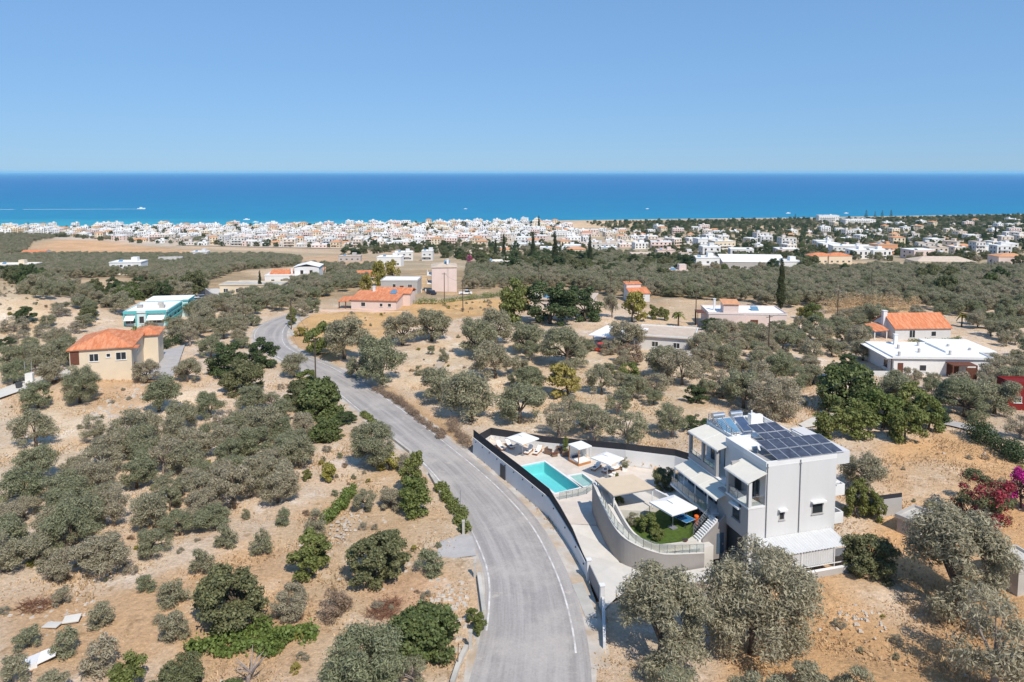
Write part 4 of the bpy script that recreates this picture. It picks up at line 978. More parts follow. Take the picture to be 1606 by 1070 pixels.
zs2 = [2.15, 1.75, 1.5, 1.3, 1.15]; zt2 = [3.15, 2.65, 2.15, 1.5, 1.3]
for i in range(4):
    q = MB(); seg(q, RW2[i], RW2[i + 1], .22, -3.0, zs2[i], zs2[i + 1], .006); q.build('wall_panel', M['bright'], rw)
    q = MB(); seg(q, RW2[i], RW2[i + 1], .06, zs2[i] - .25, zt2[i], zt2[i + 1], .005, zs2[i + 1] - .25); q.build('screen_panel', M['screen'], rw)
    c = (np.array(RW2[i]) + np.array(RW2[i + 1])) / 2 + np.array((-.9, -.3)) * .16; q = MB(); q.cbox(c[0], c[1], zs2[i] - .45, .12, .1, .14, -1.3); q.build('wall_lamp', M['darkmetal'], rw)
c = np.array((-1.05, 88.35)) + np.array((-.89, -.45)) * .14
q = MB(); q.cbox(c[0], c[1], .85, 1.3, .06, 1.75, atan2(-.887, .46)); o = q.build('service_door', M['darkmetal'], rw)
# side wall and back wall with screen
bk = thing('back_wall', 'white garden wall topped with black screen behind the pool deck', 'wall')
BKP = [(-5.2, 96.7), (-3.05, 103.3), (4.6, 99.6), (10.4, 97.1), (15, 94.0), (21, 91.7), (23.6, 89.2)]; BZ = [.9, 0.05, .35, .75, 1.45, 1.55, 1.55]; BT = [2.2, 1.15, 1.25, 1.6, 2.3, 2.45, 2.45]
for i in range(len(BKP) - 1):
    q = MB(); seg(q, BKP[i], BKP[i + 1], .2, -3, BZ[i], BZ[i + 1], .004); q.build('wall_panel', M['bright'], bk)
    q = MB(); seg(q, BKP[i], BKP[i + 1], .05, BZ[i] - .2, BT[i], BT[i + 1], .003, BZ[i + 1] - .2); q.build('screen_panel', M['screen'], bk)
# gate
gt = thing('sliding_gate', 'grey metal driveway gate between roadside pillars', 'gate', (7.2, 65.6, 0), atan2(-4.2, .62))
q = MB(); q.box(.2, 3.9, -.04, .04, .12, .2); q.box(.2, 3.9, -.04, .04, 1.5, 1.58); q.box(.2, .28, -.04, .04, .2, 1.5); q.box(3.82, 3.9, -.04, .04, .2, 1.5); q.build('gate_frame', M['midmetal'], gt)
for k in range(18): q = MB(); x = .36 + k * .19; q.box(x, x + .12, -.018, .018, .2, 1.5); q.build('slat', M['midmetal'], gt)
for i, (x, y, h) in enumerate(((7.17, 65.55, 1.95), (7.9, 61.3, 1.95))):
    t = thing('gate_pillar', ('white capped gate pillar at the end of the roadside screen wall', 'white capped gate pillar beside the low wall and big olive')[i], 'pillar', (x, y, 0), atan2(-4.2, .62)); q = MB(); q.box(-.2, .2, -.2, .2, -1, h); q.build('shaft', M['white'], t); q = MB(); q.box(-.25, .25, -.25, .25, h, h + .09); q.build('cap', M['bright'], t)
lw = thing('low_wall', 'low white wall continuing along the road past the gate', 'wall')
LW = [(7.95, 61.0), (7.7, 58.4), (7.4, 55.6)]
for i in range(2): q = MB(); seg(q, LW[i], LW[i + 1], .22, -1.5, 1.1 - .2 * i, .9 - .3 * i, .004); q.build('wall_panel', M['white'], lw)
BLOCK += [(29, 75, 11), (5, 90, 7), (14, 92, 5), (10, 83, 8), (14, 74, 7), (17, 81, 6), (0, 96, 7), (9, 67, 4)]

# ------------------------------------------------------------------ other houses
def hip_roof(q, x0, x1, y0, y1, z, h, over=.45, mi=0, ridge=None):
    x0 -= over; x1 += over; y0 -= over; y1 += over; w_, d = x1 - x0, y1 - y0
    if w_ >= d: r = [(x0 + d / 2, (y0 + y1) / 2, z + h), (x1 - d / 2, (y0 + y1) / 2, z + h)]
    else: r = [((x0 + x1) / 2, y0 + w_ / 2, z + h), ((x0 + x1) / 2, y1 - w_ / 2, z + h)]
    b = [(x0, y0, z), (x1, y0, z), (x1, y1, z), (x0, y1, z)]
    lo = [(p_[0], p_[1], z - .18) for p_ in b]
    if w_ >= d: fs = [(0, 1, 9, 8), (1, 2, 9), (2, 3, 8, 9), (3, 0, 8)]
    else: fs = [(0, 1, 8), (1, 2, 9, 8), (2, 3, 9), (3, 0, 8, 9)]
    q.add(b + lo + r, fs + [(0, 4, 5, 1), (1, 5, 6, 2), (2, 6, 7, 3), (3, 7, 4, 0), (4, 7, 6, 5)], mi)
def gable_roof(q, x0, x1, y0, y1, z, h, over=.35, mi=0, axis='x'):
    x0 -= over; x1 += over; y0 -= over; y1 += over
    if axis == 'x': b = [(x0, y0, z), (x1, y0, z), (x1, y1, z), (x0, y1, z), (x0, (y0 + y1) / 2, z + h), (x1, (y0 + y1) / 2, z + h)]; F = [(0, 1, 5, 4), (3, 4, 5, 2)]; gb = [(0, 4, 3), (1, 2, 5)]
    else: b = [(x0, y0, z), (x1, y0, z), (x1, y1, z), (x0, y1, z), ((x0 + x1) / 2, y0, z + h), ((x0 + x1) / 2, y1, z + h)]; F = [(0, 4, 5, 3), (1, 2, 5, 4)]; gb = [(0, 1, 4), (2, 3, 5)]
    o = len(q.v); q.add(b + [(p_[0], p_[1], p_[2] - .16) for p_ in b], F + [tuple(i + 6 for i in reversed(f)) for f in F] + ([(0, 6, 7, 1), (2, 8, 9, 3)] if axis == 'x' else [(0, 3, 9, 6), (1, 7, 8, 2)]) + ([(0, 4, 10, 6), (4, 3, 9, 10), (1, 7, 11, 5), (5, 11, 8, 2)] if axis == 'x' else [(0, 6, 10, 4), (4, 10, 7, 1), (3, 5, 11, 9), (5, 2, 8, 11)]), mi)
def ang_at(x, y): return 0
def house(name, label, px, py, w_, d, h, rot, wallm, roof, roofm, wins=(), extra=None, cat='house', rise=1.3, base=1.0, over=.4, group=None):
    x, y, z = G(px, py); t = thing(name, label, cat, (x, y, z), radians(rot), group)
    q = MB(); q.box(-w_ / 2, w_ / 2, 0, d, -base, h)
    if roof == 'gable': q.prism([(-w_ / 2, 0), (-w_ / 2 + .01, 0), (-w_ / 2 + .01, d), (-w_ / 2, d)], h, h + .01)
    if roof == 'gable':
        for s_ in (-1, 1): q.add([(s_ * w_ / 2, 0, h), (s_ * w_ / 2, d, h), (s_ * w_ / 2, d / 2, h + rise * .93)], [(0, 1, 2)])
    q.build('wall', M[wallm], t)
    r = MB()
    if roof == 'hip': hip_roof(r, -w_ / 2, w_ / 2, 0, d, h + .18, rise, over); r.build('roof', M[roofm], t)
    elif roof == 'gable': gable_roof(r, -w_ / 2, w_ / 2, 0, d, h + .12, rise, over * .6); r.build('roof', M[roofm], t)
    elif roof == 'shed': r.slab([(-w_ / 2 - over, -over, h + .1), (w_ / 2 + over, -over, h + .1), (w_ / 2 + over, d + over, h + .1 + rise), (-w_ / 2 - over, d + over, h + .1 + rise)], .15); r.build('roof', M[roofm], t); r2 = MB(); r2.prism([(-w_ / 2, d * .02), (w_ / 2, d * .02), (w_ / 2, d), (-w_ / 2, d)], h - .01, [h + .03, h + .03, h + rise - .02, h + rise - .02]); r2.build('upper_wall', M[wallm], t)
    else:
        r.box(-w_ / 2 - over, w_ / 2 + over, -over, d + over, h + .004, h + .16); rf_ = r.build('roof', M[roofm], t)
        p_ = MB(); pw = .18; a, b_ = w_ / 2 + over, d + over
        p_.box(-a, a, -over, -over + pw, h + .163, h + .42); p_.box(-a, a, b_ - pw, b_, h + .163, h + .42); p_.box(-a, -a + pw, -over + pw, b_ - pw, h + .163, h + .42); p_.box(a - pw, a, -over + pw, b_ - pw, h + .163, h + .42); p_.build('parapet', M['bright' if wallm in ('white', 'bright') else wallm], t)
    for wdef in wins:
        f, u, zz, ww, hh = wdef[:5]; kw = dict(wdef[5]) if len(wdef) > 5 else {}
        if f == 'f': opening(u, 0, zz, ww, hh, '-y', parent=t, **kw)
        elif f == 'l': opening(-w_ / 2, u, zz, ww, hh, '-x', parent=t, **kw)
        else: opening(w_ / 2, u, zz, ww, hh, '+x', parent=t, **kw)
    if extra: extra(t, w_, d, h)
    BLOCK.append((x - sin(radians(rot)) * d / 2, y + cos(radians(rot)) * d / 2, max(w_, d) * .55))
    return t
DOOR = {'name': 'door', 'pane': 'brown', 'frame': 'brown', 'sill': False}
def part(t, name, m, fn): q = MB(); fn(q); return q.build(name, M[m], t)
def heater(t, x, y, z):
    part(t, 'water_tank', 'steel', lambda q: q.tube([(x - .6, y + .9, z + .75), (x + .6, y + .9, z + .75)], .27, 10))
    part(t, 'solar_collector', 'skyglass', lambda q: q.slab([(x - .9, y - .9, z + .1), (x + .9, y - .9, z + .1), (x + .9, y + .7, z + .75), (x - .9, y + .7, z + .75)], .1))
def chimney(t, x, y, z, h=1.4, m='bright', s=.35):
    part(t, 'chimney', m, lambda q: (q.box(x - s, x + s, y - s, y + s, z, z + h), q.box(x - s - .1, x + s + .1, y - s - .1, y + s + .1, z + h, z + h + .12)))

# orange roofed cream house on the west slope
def ex1(t, w_, d, h):
    q = MB(); q.box(w_ / 2 - 1.6, w_ / 2 + 2.6, d - 1.0, d + 5.0, -1, h - .3); q.build('wing_wall', M['cream'], t)
    q = MB(); hip_roof(q, w_ / 2 - 1.6, w_ / 2 + 2.6, d - 1.0, d + 5.0, h - .1, 1.0); q.build('wing_roof', M['orange'], t)
    q = MB(); q.box(w_ / 2 - .2, w_ / 2 + 1.2, -.3, 1.6, h - .2, h - .02); q.build('porch_roof', M['orange'], t)
    q = MB(); q.box(-w_ / 2 + .12, -w_ / 2 + 1.5, -.05, .06, 3.0, 5.4); q.build('loggia_opening', M['brown'], t)
house('cream_house', 'two storey cream house with bright orange tiled roof on the slope west of the road', 160, 596, 9.8, 12, 5.6, 17, 'cream', 'hip', 'orange',
      [('f', -1.1, 3.4, 1.5, 1.4), ('f', 1.2, 4.0, .7, .7), ('f', 3.2, 3.4, 1.7, 1.4), ('r', 2.2, .1, 1.1, 2.2, DOOR), ('r', 5, 3.6, 1.2, 1.2)], ex1, rise=2.0, base=3)
# teal trimmed flat building
def ex2(t, w_, d, h):
    for x0, x1 in ((-w_ / 2 - .2, -1.9), (.2, w_ / 2 + .2)):
        part(t, 'teal_band', 'teal', lambda q: (q.box(x0, x1, -.55, -.35, h - .15, h + .5), q.box(x0, x0 + .3, -.5, -.36, 0, h - .16), q.box(x1 - .3, x1, -.5, -.36, 0, h - .16)))
        part(t, 'awning', 'canvas', lambda q: q.slab([(x0 + .4, -1.7, h - 1.6), (x1 - .4, -1.7, h - 1.6), (x1 - .4, -.05, h - .7), (x0 + .4, -.05, h - .7)], .06))
    for z in (h - .1, h - 1.1, h - 2.4): part(t, 'teal_band', 'teal', lambda q: q.box(w_ / 2 + .31, w_ / 2 + .5, .5, 13.0, z, z + .4))
    part(t, 'second_wing', 'paleteal', lambda q: q.box(-w_ / 2 + 1, w_ / 2 + 1.8, 13.3, 20, -1, h + .6)); part(t, 'second_wing_roof', 'roofwhite', lambda q: q.box(-w_ / 2 + .8, w_ / 2 + 2.0, 13.1, 20.2, h + .61, h + .8))
    for z in (h + .4, h - .7, h - 1.9): part(t, 'teal_band', 'teal', lambda q: (q.box(w_ / 2 + .6, w_ / 2 + 2.05, 13.05, 13.29, z, z + .35), q.box(w_ / 2 + 1.82, w_ / 2 + 2.05, 13.3, 20.1, z, z + .35)))
    for y in (3.5, 8, 11): opening(w_ / 2, y, .9, 1.6, 1.2, '+x', parent=t, frame='teal')
    for y in (15, 18): opening(w_ / 2 + 1.8, y, 1.2, 1.8, 1.3, '+x', parent=t, frame='teal')
    for x, y in ((-3, 6), (1, 9), (2.5, 5)): part(t, 'roof_unit', 'greyroof', lambda q: q.box(x - .6, x + .6, y - .5, y + .5, h + .17, h + .9))
house('teal_building', 'long flat roofed building with pale walls, teal trim bands and white awnings', 229, 513, 9.4, 13, 3.6, 10, 'paleteal', 'flat', 'roofwhite',
      [('f', -3.4, .9, 2.4, 1.3), ('f', -.9, .9, 1.2, 1.8), ('f', 2.5, .9, 3.4, 1.3)], ex2, over=.3)
BLOCK.append((-94, 196, 9))
# pink villa with orange roofs
def ex3(t, w_, d, h):
    q = MB(); q.slab([(-w_ / 2 - 4, .2, h - .6), (-w_ / 2 - .1, .2, h - .3), (-w_ / 2 - .1, 5, h + .4), (-w_ / 2 - 4, 5, h + .1)], .18); q.build('porch_roof', M['orange'], t)
    for x in (-w_ / 2 - 3.7, -w_ / 2 - 1.8): part(t, 'porch_post', 'brown', lambda q: q.box(x - .12, x + .12, .4, .64, -.5, h - .6))
    q = MB(); q.box(-w_ / 2 + 4.5, w_ / 2 + 2, d - 1, d + 5, -1, h + .9); q.build('rear_wall', M['pinkish'], t)
    q = MB(); gable_roof(q, -w_ / 2 + 4.5, w_ / 2 + 2, d - 1, d + 5, h + .95, 1.2); q.build('rear_roof', M['orange'], t)
    chimney(t, -w_ / 2 + 4.2, d - .5, h, 2.6); heater(t, w_ / 2 - 2.5, d - 2, h + 1.0)
    part(t, 'garden_wall', 'pinkish', lambda q: q.box(-w_ / 2 - 8, w_ / 2 + 5, -4.2, -3.9, -1, .5))
house('pink_villa', 'low pink villa with broad orange tiled roofs beside the dry grass field', 586, 486, 13.0, 8.5, 2.7, -7, 'pinkish', 'shed', 'orange', [('f', -3, .9, 1.3, 1.2), ('f', 2.2, .9, .9, 1.0), ('f', 4.6, .9, 1.0, 1.0)], ex3, rise=1.3)
# grey flat house
house('grey_house', 'flat roofed pale grey house behind the pink villa', 626, 462, 12, 9, 4.4, -2, 'greywall', 'flat', 'roofwhite', [('f', -1.6, 2.2, 1.1, 1.3), ('f', .9, .3, 1.2, 2.6, DOOR), ('f', 3.6, 2.2, 1.4, 1.2)], None, over=.15)
# beige tower house
def ex5(t, w_, d, h):
    for z in (2.7, 5.6):
        part(t, 'balcony', 'bright', lambda q: (q.box(-w_ / 2 - 1.6, -w_ / 2 - .003, .3, d - 1, z, z + .2), q.box(-w_ / 2 - 1.6, -w_ / 2 - 1.45, .3, d - 1, z + .2, z + 1.0)))
    chimney(t, w_ / 2 - 3, 2, h + .8, 1.8); heater(t, w_ / 2 - 3.2, 3.5, h + 1.2)
    part(t, 'downpipe', 'greywall', lambda q: q.box(w_ / 2 - 3, w_ / 2 - 2.85, -.12, -.003, 0, h))
    for x in (-w_ / 2 - 3.5, -w_ / 2 - 2.1): part(t, 'terrace_wall', 'beige', lambda q: q.box(x - .2, x + .2, -1, 5, -1, .8))
house('beige_tower_house', 'tall three storey pale pink house with blind gable wall and stacked balconies', 697, 458, 8.4, 9, 8.3, 6, 'pinkish', 'hip', 'tanroof', [('l', 2.2, 3.0, 1.3, 2.0), ('l', 5.2, 3.0, 1.6, 2.0), ('l', 2.2, 5.9, 1.3, 2.0), ('l', 5.2, 5.9, 1.6, 2.0)], ex5, rise=1.1, over=.25)
# brown flat house, left of the dark trees
def ex6(t, w_, d, h):
    heater(t, -w_ / 2 + 4, 3, h + .2); heater(t, -w_ / 2 + 8.5, 5, h + .2); chimney(t, -w_ / 2 + 1.2, 3, h, 2.4)
    part(t, 'skylight_roof', 'roofwhite', lambda q: q.slab([(-1, 1, h + .5), (5.5, 1, h + .5), (5.0, 3.6, h + 1.0), (-.5, 3.6, h + 1.0)], .12)); part(t, 'skylight_base', 'cream', lambda q: q.box(-.6, 5.0, 1.2, 3.4, h + .16, h + .42))
house('brown_roof_house', 'flat brown roofed house with two solar heaters behind dark evergreen trees', 879, 489, 17, 12, 3.2, -14, 'beige', 'flat', 'tanroof', [('f', -4, .9, 1.4, 1.2), ('f', 3, .9, 1.4, 1.2)], ex6)
# little white house with orange shed roof
def ex7(t, w_, d, h):
    part(t, 'upper_wall', 'white', lambda q: q.box(-w_ / 2, w_ / 2 - 1.5, d, d + 3, -1, h + 2.2)); q = MB(); q.slab([(-w_ / 2 - .3, d - .2, h + 2.3), (w_ / 2 - 1.2, d - .2, h + 2.3), (w_ / 2 - 1.2, d + 3.2, h + 2.7), (-w_ / 2 - .3, d + 3.2, h + 2.7)], .14); q.build('upper_roof', M['orange'], t)
house('small_white_house', 'tiny white house with sloping orange roof among the olive woods', 1004, 474, 6.0, 4.2, 2.6, 8, 'white', 'shed', 'orange', [('r', 2, 1, .9, .9), ('f', 0, .9, 1.0, 1.0)], ex7, rise=1.2, over=.25)
# house with outside stairs
def ex8(t, w_, d, h):
    part(t, 'roof_room', 'pinkish', lambda q: q.box(-w_ / 2 + 3.6, -w_ / 2 + 7.2, .6, 4.0, h + .16, h + 2.3)); q = MB(); q.slab([(-w_ / 2 + 3.3, .3, h + 2.4), (-w_ / 2 + 7.5, .3, h + 2.4), (-w_ / 2 + 7.5, 4.3, h + 3.0), (-w_ / 2 + 3.3, 4.3, h + 3.0)], .14); q.build('roof_room_roof', M['oldtile'], t)
    chimney(t, -w_ / 2 + 2.2, 4.5, h, 2.9, s=.25); heater(t, 2.8, 5, h + .2)
    for k in range(14): x = -w_ / 2 + 3.8 + k * .34; part(t, 'step', 'beige', lambda q: q.box(x, x + .34, -1.15, -.42, -.6, .3 + k * .235))
    part(t, 'stair_parapet', 'pinkish', lambda q: q.prism([(-w_ / 2 + 3.8, -1.3), (-w_ / 2 + 8.6, -1.3), (-w_ / 2 + 8.6, -1.16), (-w_ / 2 + 3.8, -1.16)], -.6, [.9, 4.1, 4.1, .9]))
    part(t, 'side_porch', 'brown', lambda q: q.box(-w_ / 2 - 2.4, -w_ / 2 - .5, 2, 6, h - .2, h - .05))
    for y in (2.2, 5.8): part(t, 'porch_post', 'brown', lambda q: q.box(-w_ / 2 - 2.3, -w_ / 2 - 2.15, y - .08, y + .08, -.6, h - .2))
house('stair_house', 'pale pink flat roofed house with an outside staircase and roof room', 1172, 517, 18.5, 10, 3.7, -4, 'pinkish', 'flat', 'roofwhite', [('f', 1.6, .2, 1.8, 2.2, DOOR), ('f', 5.6, 1.2, 1.0, 1.0), ('l', 3, 1.2, 1.0, 1.2), ('f', -8, 1.4, .9, 1.0)], ex8, over=.12)
# white carport house
def ex9(t, w_, d, h):
    q = MB(); q.slab([(-w_ / 2 - 10.5, -1.2, h - .3), (-w_ / 2 + .5, -3.0, h - .3), (-w_ / 2 + 1.5, 7, h + .25), (-w_ / 2 - 8, 7.2, h + .25)], .2); q.build('carport_roof', M['roofwhite'], t)
    for x, y in ((-w_ / 2 - 9.5, -.6), (-w_ / 2 - 5, -1.5), (-w_ / 2 - .3, -2.4), (-w_ / 2 - 7.6, 6.5)): part(t, 'carport_post', 'bright', lambda q: q.box(x - .1, x + .1, y - .1, y + .1, -1, h - .2))
    part(t, 'garden_wall', 'white', lambda q: q.box(0, w_ / 2 + 3, -3.2, -3.0, -1, 1.2))
house('carport_house', 'low house with pale flat roof and white carport above the olive grove', 1042, 551, 11.5, 10, 3.0, -18, 'white', 'flat', 'tanroof', [('f', -2, .8, 1.4, 1.2), ('f', 2.5, .8, 1.4, 1.2)], ex9, over=.5)
# white house with orange gable roof
def ex10(t, w_, d, h):
    chimney(t, -w_ / 2 - .4, d / 2 - .6, -1, h + 4.4, s=.45); q = MB(); q.slab([(-w_ / 2 - 4.2, 1, h - .7), (-w_ / 2 - .9, 1, h - .4), (-w_ / 2 - .9, 5.5, h + .4), (-w_ / 2 - 4.2, 5.5, h + .1)], .16); q.build('porch_roof', M['orange'], t)
    for x in (-w_ / 2 - 4, -w_ / 2 - 1.2): part(t, 'porch_post', 'bright', lambda q: q.box(x - .1, x + .1, 1.2, 1.4, -1, h - .6))
    part(t, 'rear_annex', 'white', lambda q: q.box(w_ / 2 - 1, w_ / 2 + 2.6, d - 3, d + 1, -1, h + 1))
house('orange_gable_house', 'white house with long orange pitched roof and white chimney among olives', 1447, 534, 13.0, 9.0, 2.7, 3, 'white', 'gable', 'orange', [('f', -2.5, .6, 1.4, 1.8), ('f', 2.5, .9, 1.2, 1.2), ('l', 4.5, .9, 1.2, 1.2)], ex10, rise=2.7, over=.5)
# large white flat house
def ex11(t, w_, d, h):
    q = MB(); q.box(-w_ / 2 + 11.5, w_ / 2 + 3.5, 4, d + 3, h + .17, h + .5); q.build('raised_roof', M['roofwhite'], t)
    part(t, 'side_block', 'white', lambda q: q.box(w_ / 2 + .004, w_ / 2 + 3.4, 4.1, d + 2.9, -1, h + .16))
    q = MB(); q.box(-w_ / 2 - 1.5, -w_ / 2 - .41, -.4, d, h + .0, h + .15); q.build('eave', M['roofwhite'], t)
    for i in range(7): x = -w_ / 2 + 1.5 + i * 2.5; y = (1.2, 7, 4, 9.5, 2.5, 8, 5)[i]; part(t, 'rebar_pillar', 'greywall', lambda q: q.box(x - .18, x + .18, y - .18, y + .18, h + (.51 if x > -w_ / 2 + 11.5 and y > 4 else .17), h + .95))
    chimney(t, -w_ / 2 + 5, d - 1, h, 2.2, s=.3); part(t, 'timber_porch', 'brown', lambda q: (q.box(-w_ / 2 + 9.4, -w_ / 2 + 13.8, -2.6, -.01, h - .7, h - .55), q.box(-w_ / 2 + 9.4, -w_ / 2 + 9.6, -2.6, -2.4, -1, h - .7), q.box(-w_ / 2 + 13.6, -w_ / 2 + 13.8, -2.6, -2.4, -1, h - .7), q.box(-w_ / 2 + 11.8, -w_ / 2 + 13.6, -2.55, -2.45, -1, h - 1.0)))
    part(t, 'gate_wall', 'white', lambda q: q.box(-w_ / 2 - 4, -w_ / 2 - .6, -.8, -.6, -1, 1.0))
house('white_flat_house', 'large single storey white house with bare white flat roofs among the olives', 1476, 590, 17.5, 11.5, 3.3, -3, 'bright', 'flat', 'roofwhite', [('l', 3.2, .9, 1.4, 1.4, {'frame': 'brown', 'hood': True}), ('f', -7.5, .3, 1.0, 2.1, DOOR), ('f', -3.4, .9, 1.3, 1.2), ('f', 2.0, .1, 2.2, 2.3, DOOR)], ex11, over=.4)
house('red_building', 'dark red flat walled building with a small white window', 1622, 645, 8.0, 3.4, 4.3, -4, 'redpaint', 'flat', 'redpaint', [('f', -2.6, 1.3, 1.2, 1.0)], None, over=.02)
# small sheds east of the villa
house('concrete_shed', 'small shed with pale slab roof behind the huge olive', 1452, 838, 3.6, 2.2, 1.5, 34, 'greywall', 'flat', 'concrete', [('f', -1.0, .4, .7, .7)], None, over=.2, cat='shed')
house('block_shed', 'rough concrete block shed behind the olives at the field edge', 1622, 930, 3.6, 4, 2.0, 10, 'concrete', 'flat', 'concrete', [('f', -.6, .8, .7, .7)], None, over=.05, cat='shed')
# white villa complex by the far bend
def ex12(t, w_, d, h):
    part(t, 'tall_block', 'bright', lambda q: q.box(3.2, 12.5, 2, 10, -1, 6.6)); q = MB(); gable_roof(q, 3.2, 12.5, 2, 10, 6.65, 1.2, axis='y'); q.build('tall_roof', M['roofwhite'], t)
    q = MB(); q.slab([(4, -2.5, 2.6), (9.5, -2.5, 2.6), (9.5, 2, 3.3), (4, 2, 3.3)], .15); q.build('porch_roof', M['orange'], t)
    for x in (4.3, 9.2): part(t, 'porch_post', 'bright', lambda q: q.box(x - .15, x + .15, -2.3, -2.0, -1, 2.5))
    for x in (6, 9.5): opening(x, 2, 3.9, 1.1, 1.4, '-y', parent=t, frame='brown')
    q = MB(); q.slab([(-6.5, 3, h + .3), (2.8, 3, h + .3), (2.8, 8, h + 1.6), (-6.5, 8, h + 1.6)], .15); q.build('tile_roof', M['orange'], t)
    part(t, 'retaining_wall', 'white', lambda q: q.box(-16, -8.3, -4, -3.5, -1, 2.4)); chimney(t, 2, 3.5, h, 2.2)
house('white_villa', 'white villa complex with small orange roofs and stepped gable near the road bend', 447, 447, 15, 11, 3.5, 4, 'bright', 'flat', 'roofwhite', [('f', -4.5, .9, 1.3, 1.3), ('f', -1, .9, 1.3, 1.3)], ex12, over=.1)
# farther single houses: (px, py, w, d, h, rot, wall, roof, roofmat, label)
MID = [
 (197, 431, 15, 9, 6.0, 6, 'bright', 'flat', 'roofwhite', 'white cubic villa with balconies in the western olive woods'),
 (266, 416, 15, 8, 3.6, 10, 'white', 'gable', 'greyroof', 'white barn with grey pitched roof above the western olives'),
 (52, 402, 20, 11, 3.4, 8, 'white', 'gable', 'orange', 'wide low house with orange roofs at the tilled orange field'),
 (16, 428, 22, 10, 4.0, 5, 'cream', 'flat', 'roofwhite', 'cream rambling house at the western edge of the olives'),
 (312, 405, 13, 7, 5.0, 0, 'white', 'flat', 'roofwhite', 'small white block house beside the western olive plantation'),
 (610, 418, 15, 9, 5.6, -4, 'bright', 'flat', 'roofwhite', 'white terraced house with roof railings behind the yellow green trees'),
 (634, 409, 13, 9, 6.0, 10, 'white', 'flat', 'roofwhite', 'white house stepped behind the yellow green trees'),
 (548, 410, 16, 8, 3.6, 4, 'greywall', 'flat', 'tanroof', 'long grey shed with tan roof on the bare reddish lot'),
 (670, 409, 8, 8, 7.0, 0, 'white', 'flat', 'roofwhite', 'narrow white tower house behind the pale pink tall house'),
 (785, 421, 22, 9, 3.8, 3, 'cream', 'flat', 'roofwhite', 'low cream house with long flat roof in the central olive woods'),
 (795, 402, 12, 10, 5.5, 12, 'cream', 'hip', 'oldtile', 'cream house with weathered tile roof beside dark cypresses'),
 (868, 398, 24, 10, 5.2, -5, 'white', 'flat', 'roofwhite', 'white sprawling house with a little tile roof above the wooded slope'),
 (920, 374, 14, 12, 8.0, 0, 'pinkish', 'hip', 'orange', 'pink church like building with orange roof near the beach fields'),
 (880, 372, 18, 12, 8.5, 4, 'white', 'flat', 'roofwhite', 'white apartment block beside the pink orange roofed building'),
 (988, 385, 18, 9, 5.0, 6, 'cream', 'flat', 'roofwhite', 'cream two storey house beside the bare reddish field'),
 (1112, 393, 22, 14, 11, 8, 'bright', 'flat', 'roofwhite', 'tall white apartment block with balconies on the plain'),
 (1137, 396, 20, 14, 10, 10, 'cream', 'flat', 'roofwhite', 'cream apartment block with rows of balconies on the plain'),
 (1110, 424, 13, 10, 6.6, 4, 'bright', 'flat', 'roofwhite', 'white cubic house beside the industrial sheds'),
 (1184, 424, 34, 16, 4.4, -6, 'greywall', 'shed', 'roofwhite', 'long industrial shed with sloping white roof on the plain'),
 (1240, 428, 12, 9, 5.5, 5, 'bright', 'flat', 'roofwhite', 'white office block with flat roof at the end of the sheds'),
 (1290, 414, 15, 10, 5.0, 2, 'cream', 'hip', 'orange', 'cream twin house with orange hip roof above the tan lot, nearer the sheds'),
 (1318, 414, 15, 10, 5.0, 2, 'cream', 'hip', 'orange', 'cream twin house with orange hip roof above the tan lot, nearer the white factory'),
 (1340, 399, 34, 16, 6.5, -8, 'white', 'flat', 'roofwhite', 'white factory building with wide pale roof'),
 (1392, 399, 18, 12, 8.0, 8, 'oldtile', 'flat', 'tanroof', 'terracotta coloured apartment house with white balconies'),
 (1484, 419, 34, 14, 3.0, -3, 'cream', 'hip', 'tanroof', 'broad low house with large tan tiled roof at the edge of the olive woods'),
 (1515, 395, 18, 12, 5.0, 8, 'oldtile', 'hip', 'oldtile', 'terracotta house with hip roof in the eastern gardens'),
 (1552, 396, 18, 10, 5.6, 4, 'bright', 'flat', 'roofwhite', 'white two storey villa in the eastern gardens'),
 (1590, 416, 18, 12, 5.0, -4, 'pinkish', 'hip', 'oldtile', 'pink low house with old tile roof at the eastern edge of the plain'),
 (1300, 349, 40, 16, 14, -4, 'bright', 'flat', 'roofwhite', 'white beachfront hotel block with rows of balconies'),
 (1350, 352, 60, 20, 9, 4, 'bright', 'flat', 'roofwhite', 'long white low hotel wing stepping down along the beach'),
 (1170, 421, 10, 8, 3.4, 0, 'white', 'gable', 'roofwhite', 'small white gabled store beside the long industrial shed'),
 (1065, 442, 7, 6, 4.4, 4, 'pinkish', 'flat', 'tanroof', 'small pale pink cube house alone in the olive woods'),
 (905, 402, 15, 10, 5.6, 5, 'cream', 'hip', 'oldtile', 'cream house with old tile roof among the conifers of the wooded slope'),
 (955, 398, 14, 9, 5.4, -6, 'white', 'flat', 'roofwhite', 'white two storey house on the wooded slope above the bare reddish field'),
 (1010, 408, 16, 9, 3.4, 8, 'beige', 'shed', 'tanroof', 'beige low shed with tan roof at the top of the eastern woods'),
 (1045, 404, 14, 9, 5.6, 0, 'pinkish', 'flat', 'tanroof', 'pale pink house between the bare field and the cubic white house'),
 (838, 385, 15, 10, 5.8, 6, 'white', 'hip', 'oldtile', 'white house with old tile roof at the upper town edge by the conifers'),
 (748, 402, 13, 9, 4.0, -4, 'beige', 'flat', 'tanroof', 'beige flat house beside the magenta bougainvillea woods'),
 (490, 437, 9, 6, 2.6, 0, 'cream', 'shed', 'oldtile', 'little tile roofed annex east of the white villa complex'),
 (575, 444, 8, 6, 2.6, 8, 'cream', 'shed', 'orange', 'little cream chapel like house with orange roof behind the pink villa'),
 (393, 463, 20, 7, 3.2, 0, 'cream', 'flat', 'concrete', 'cream walled yard building with parked van below the white villa complex'),
]
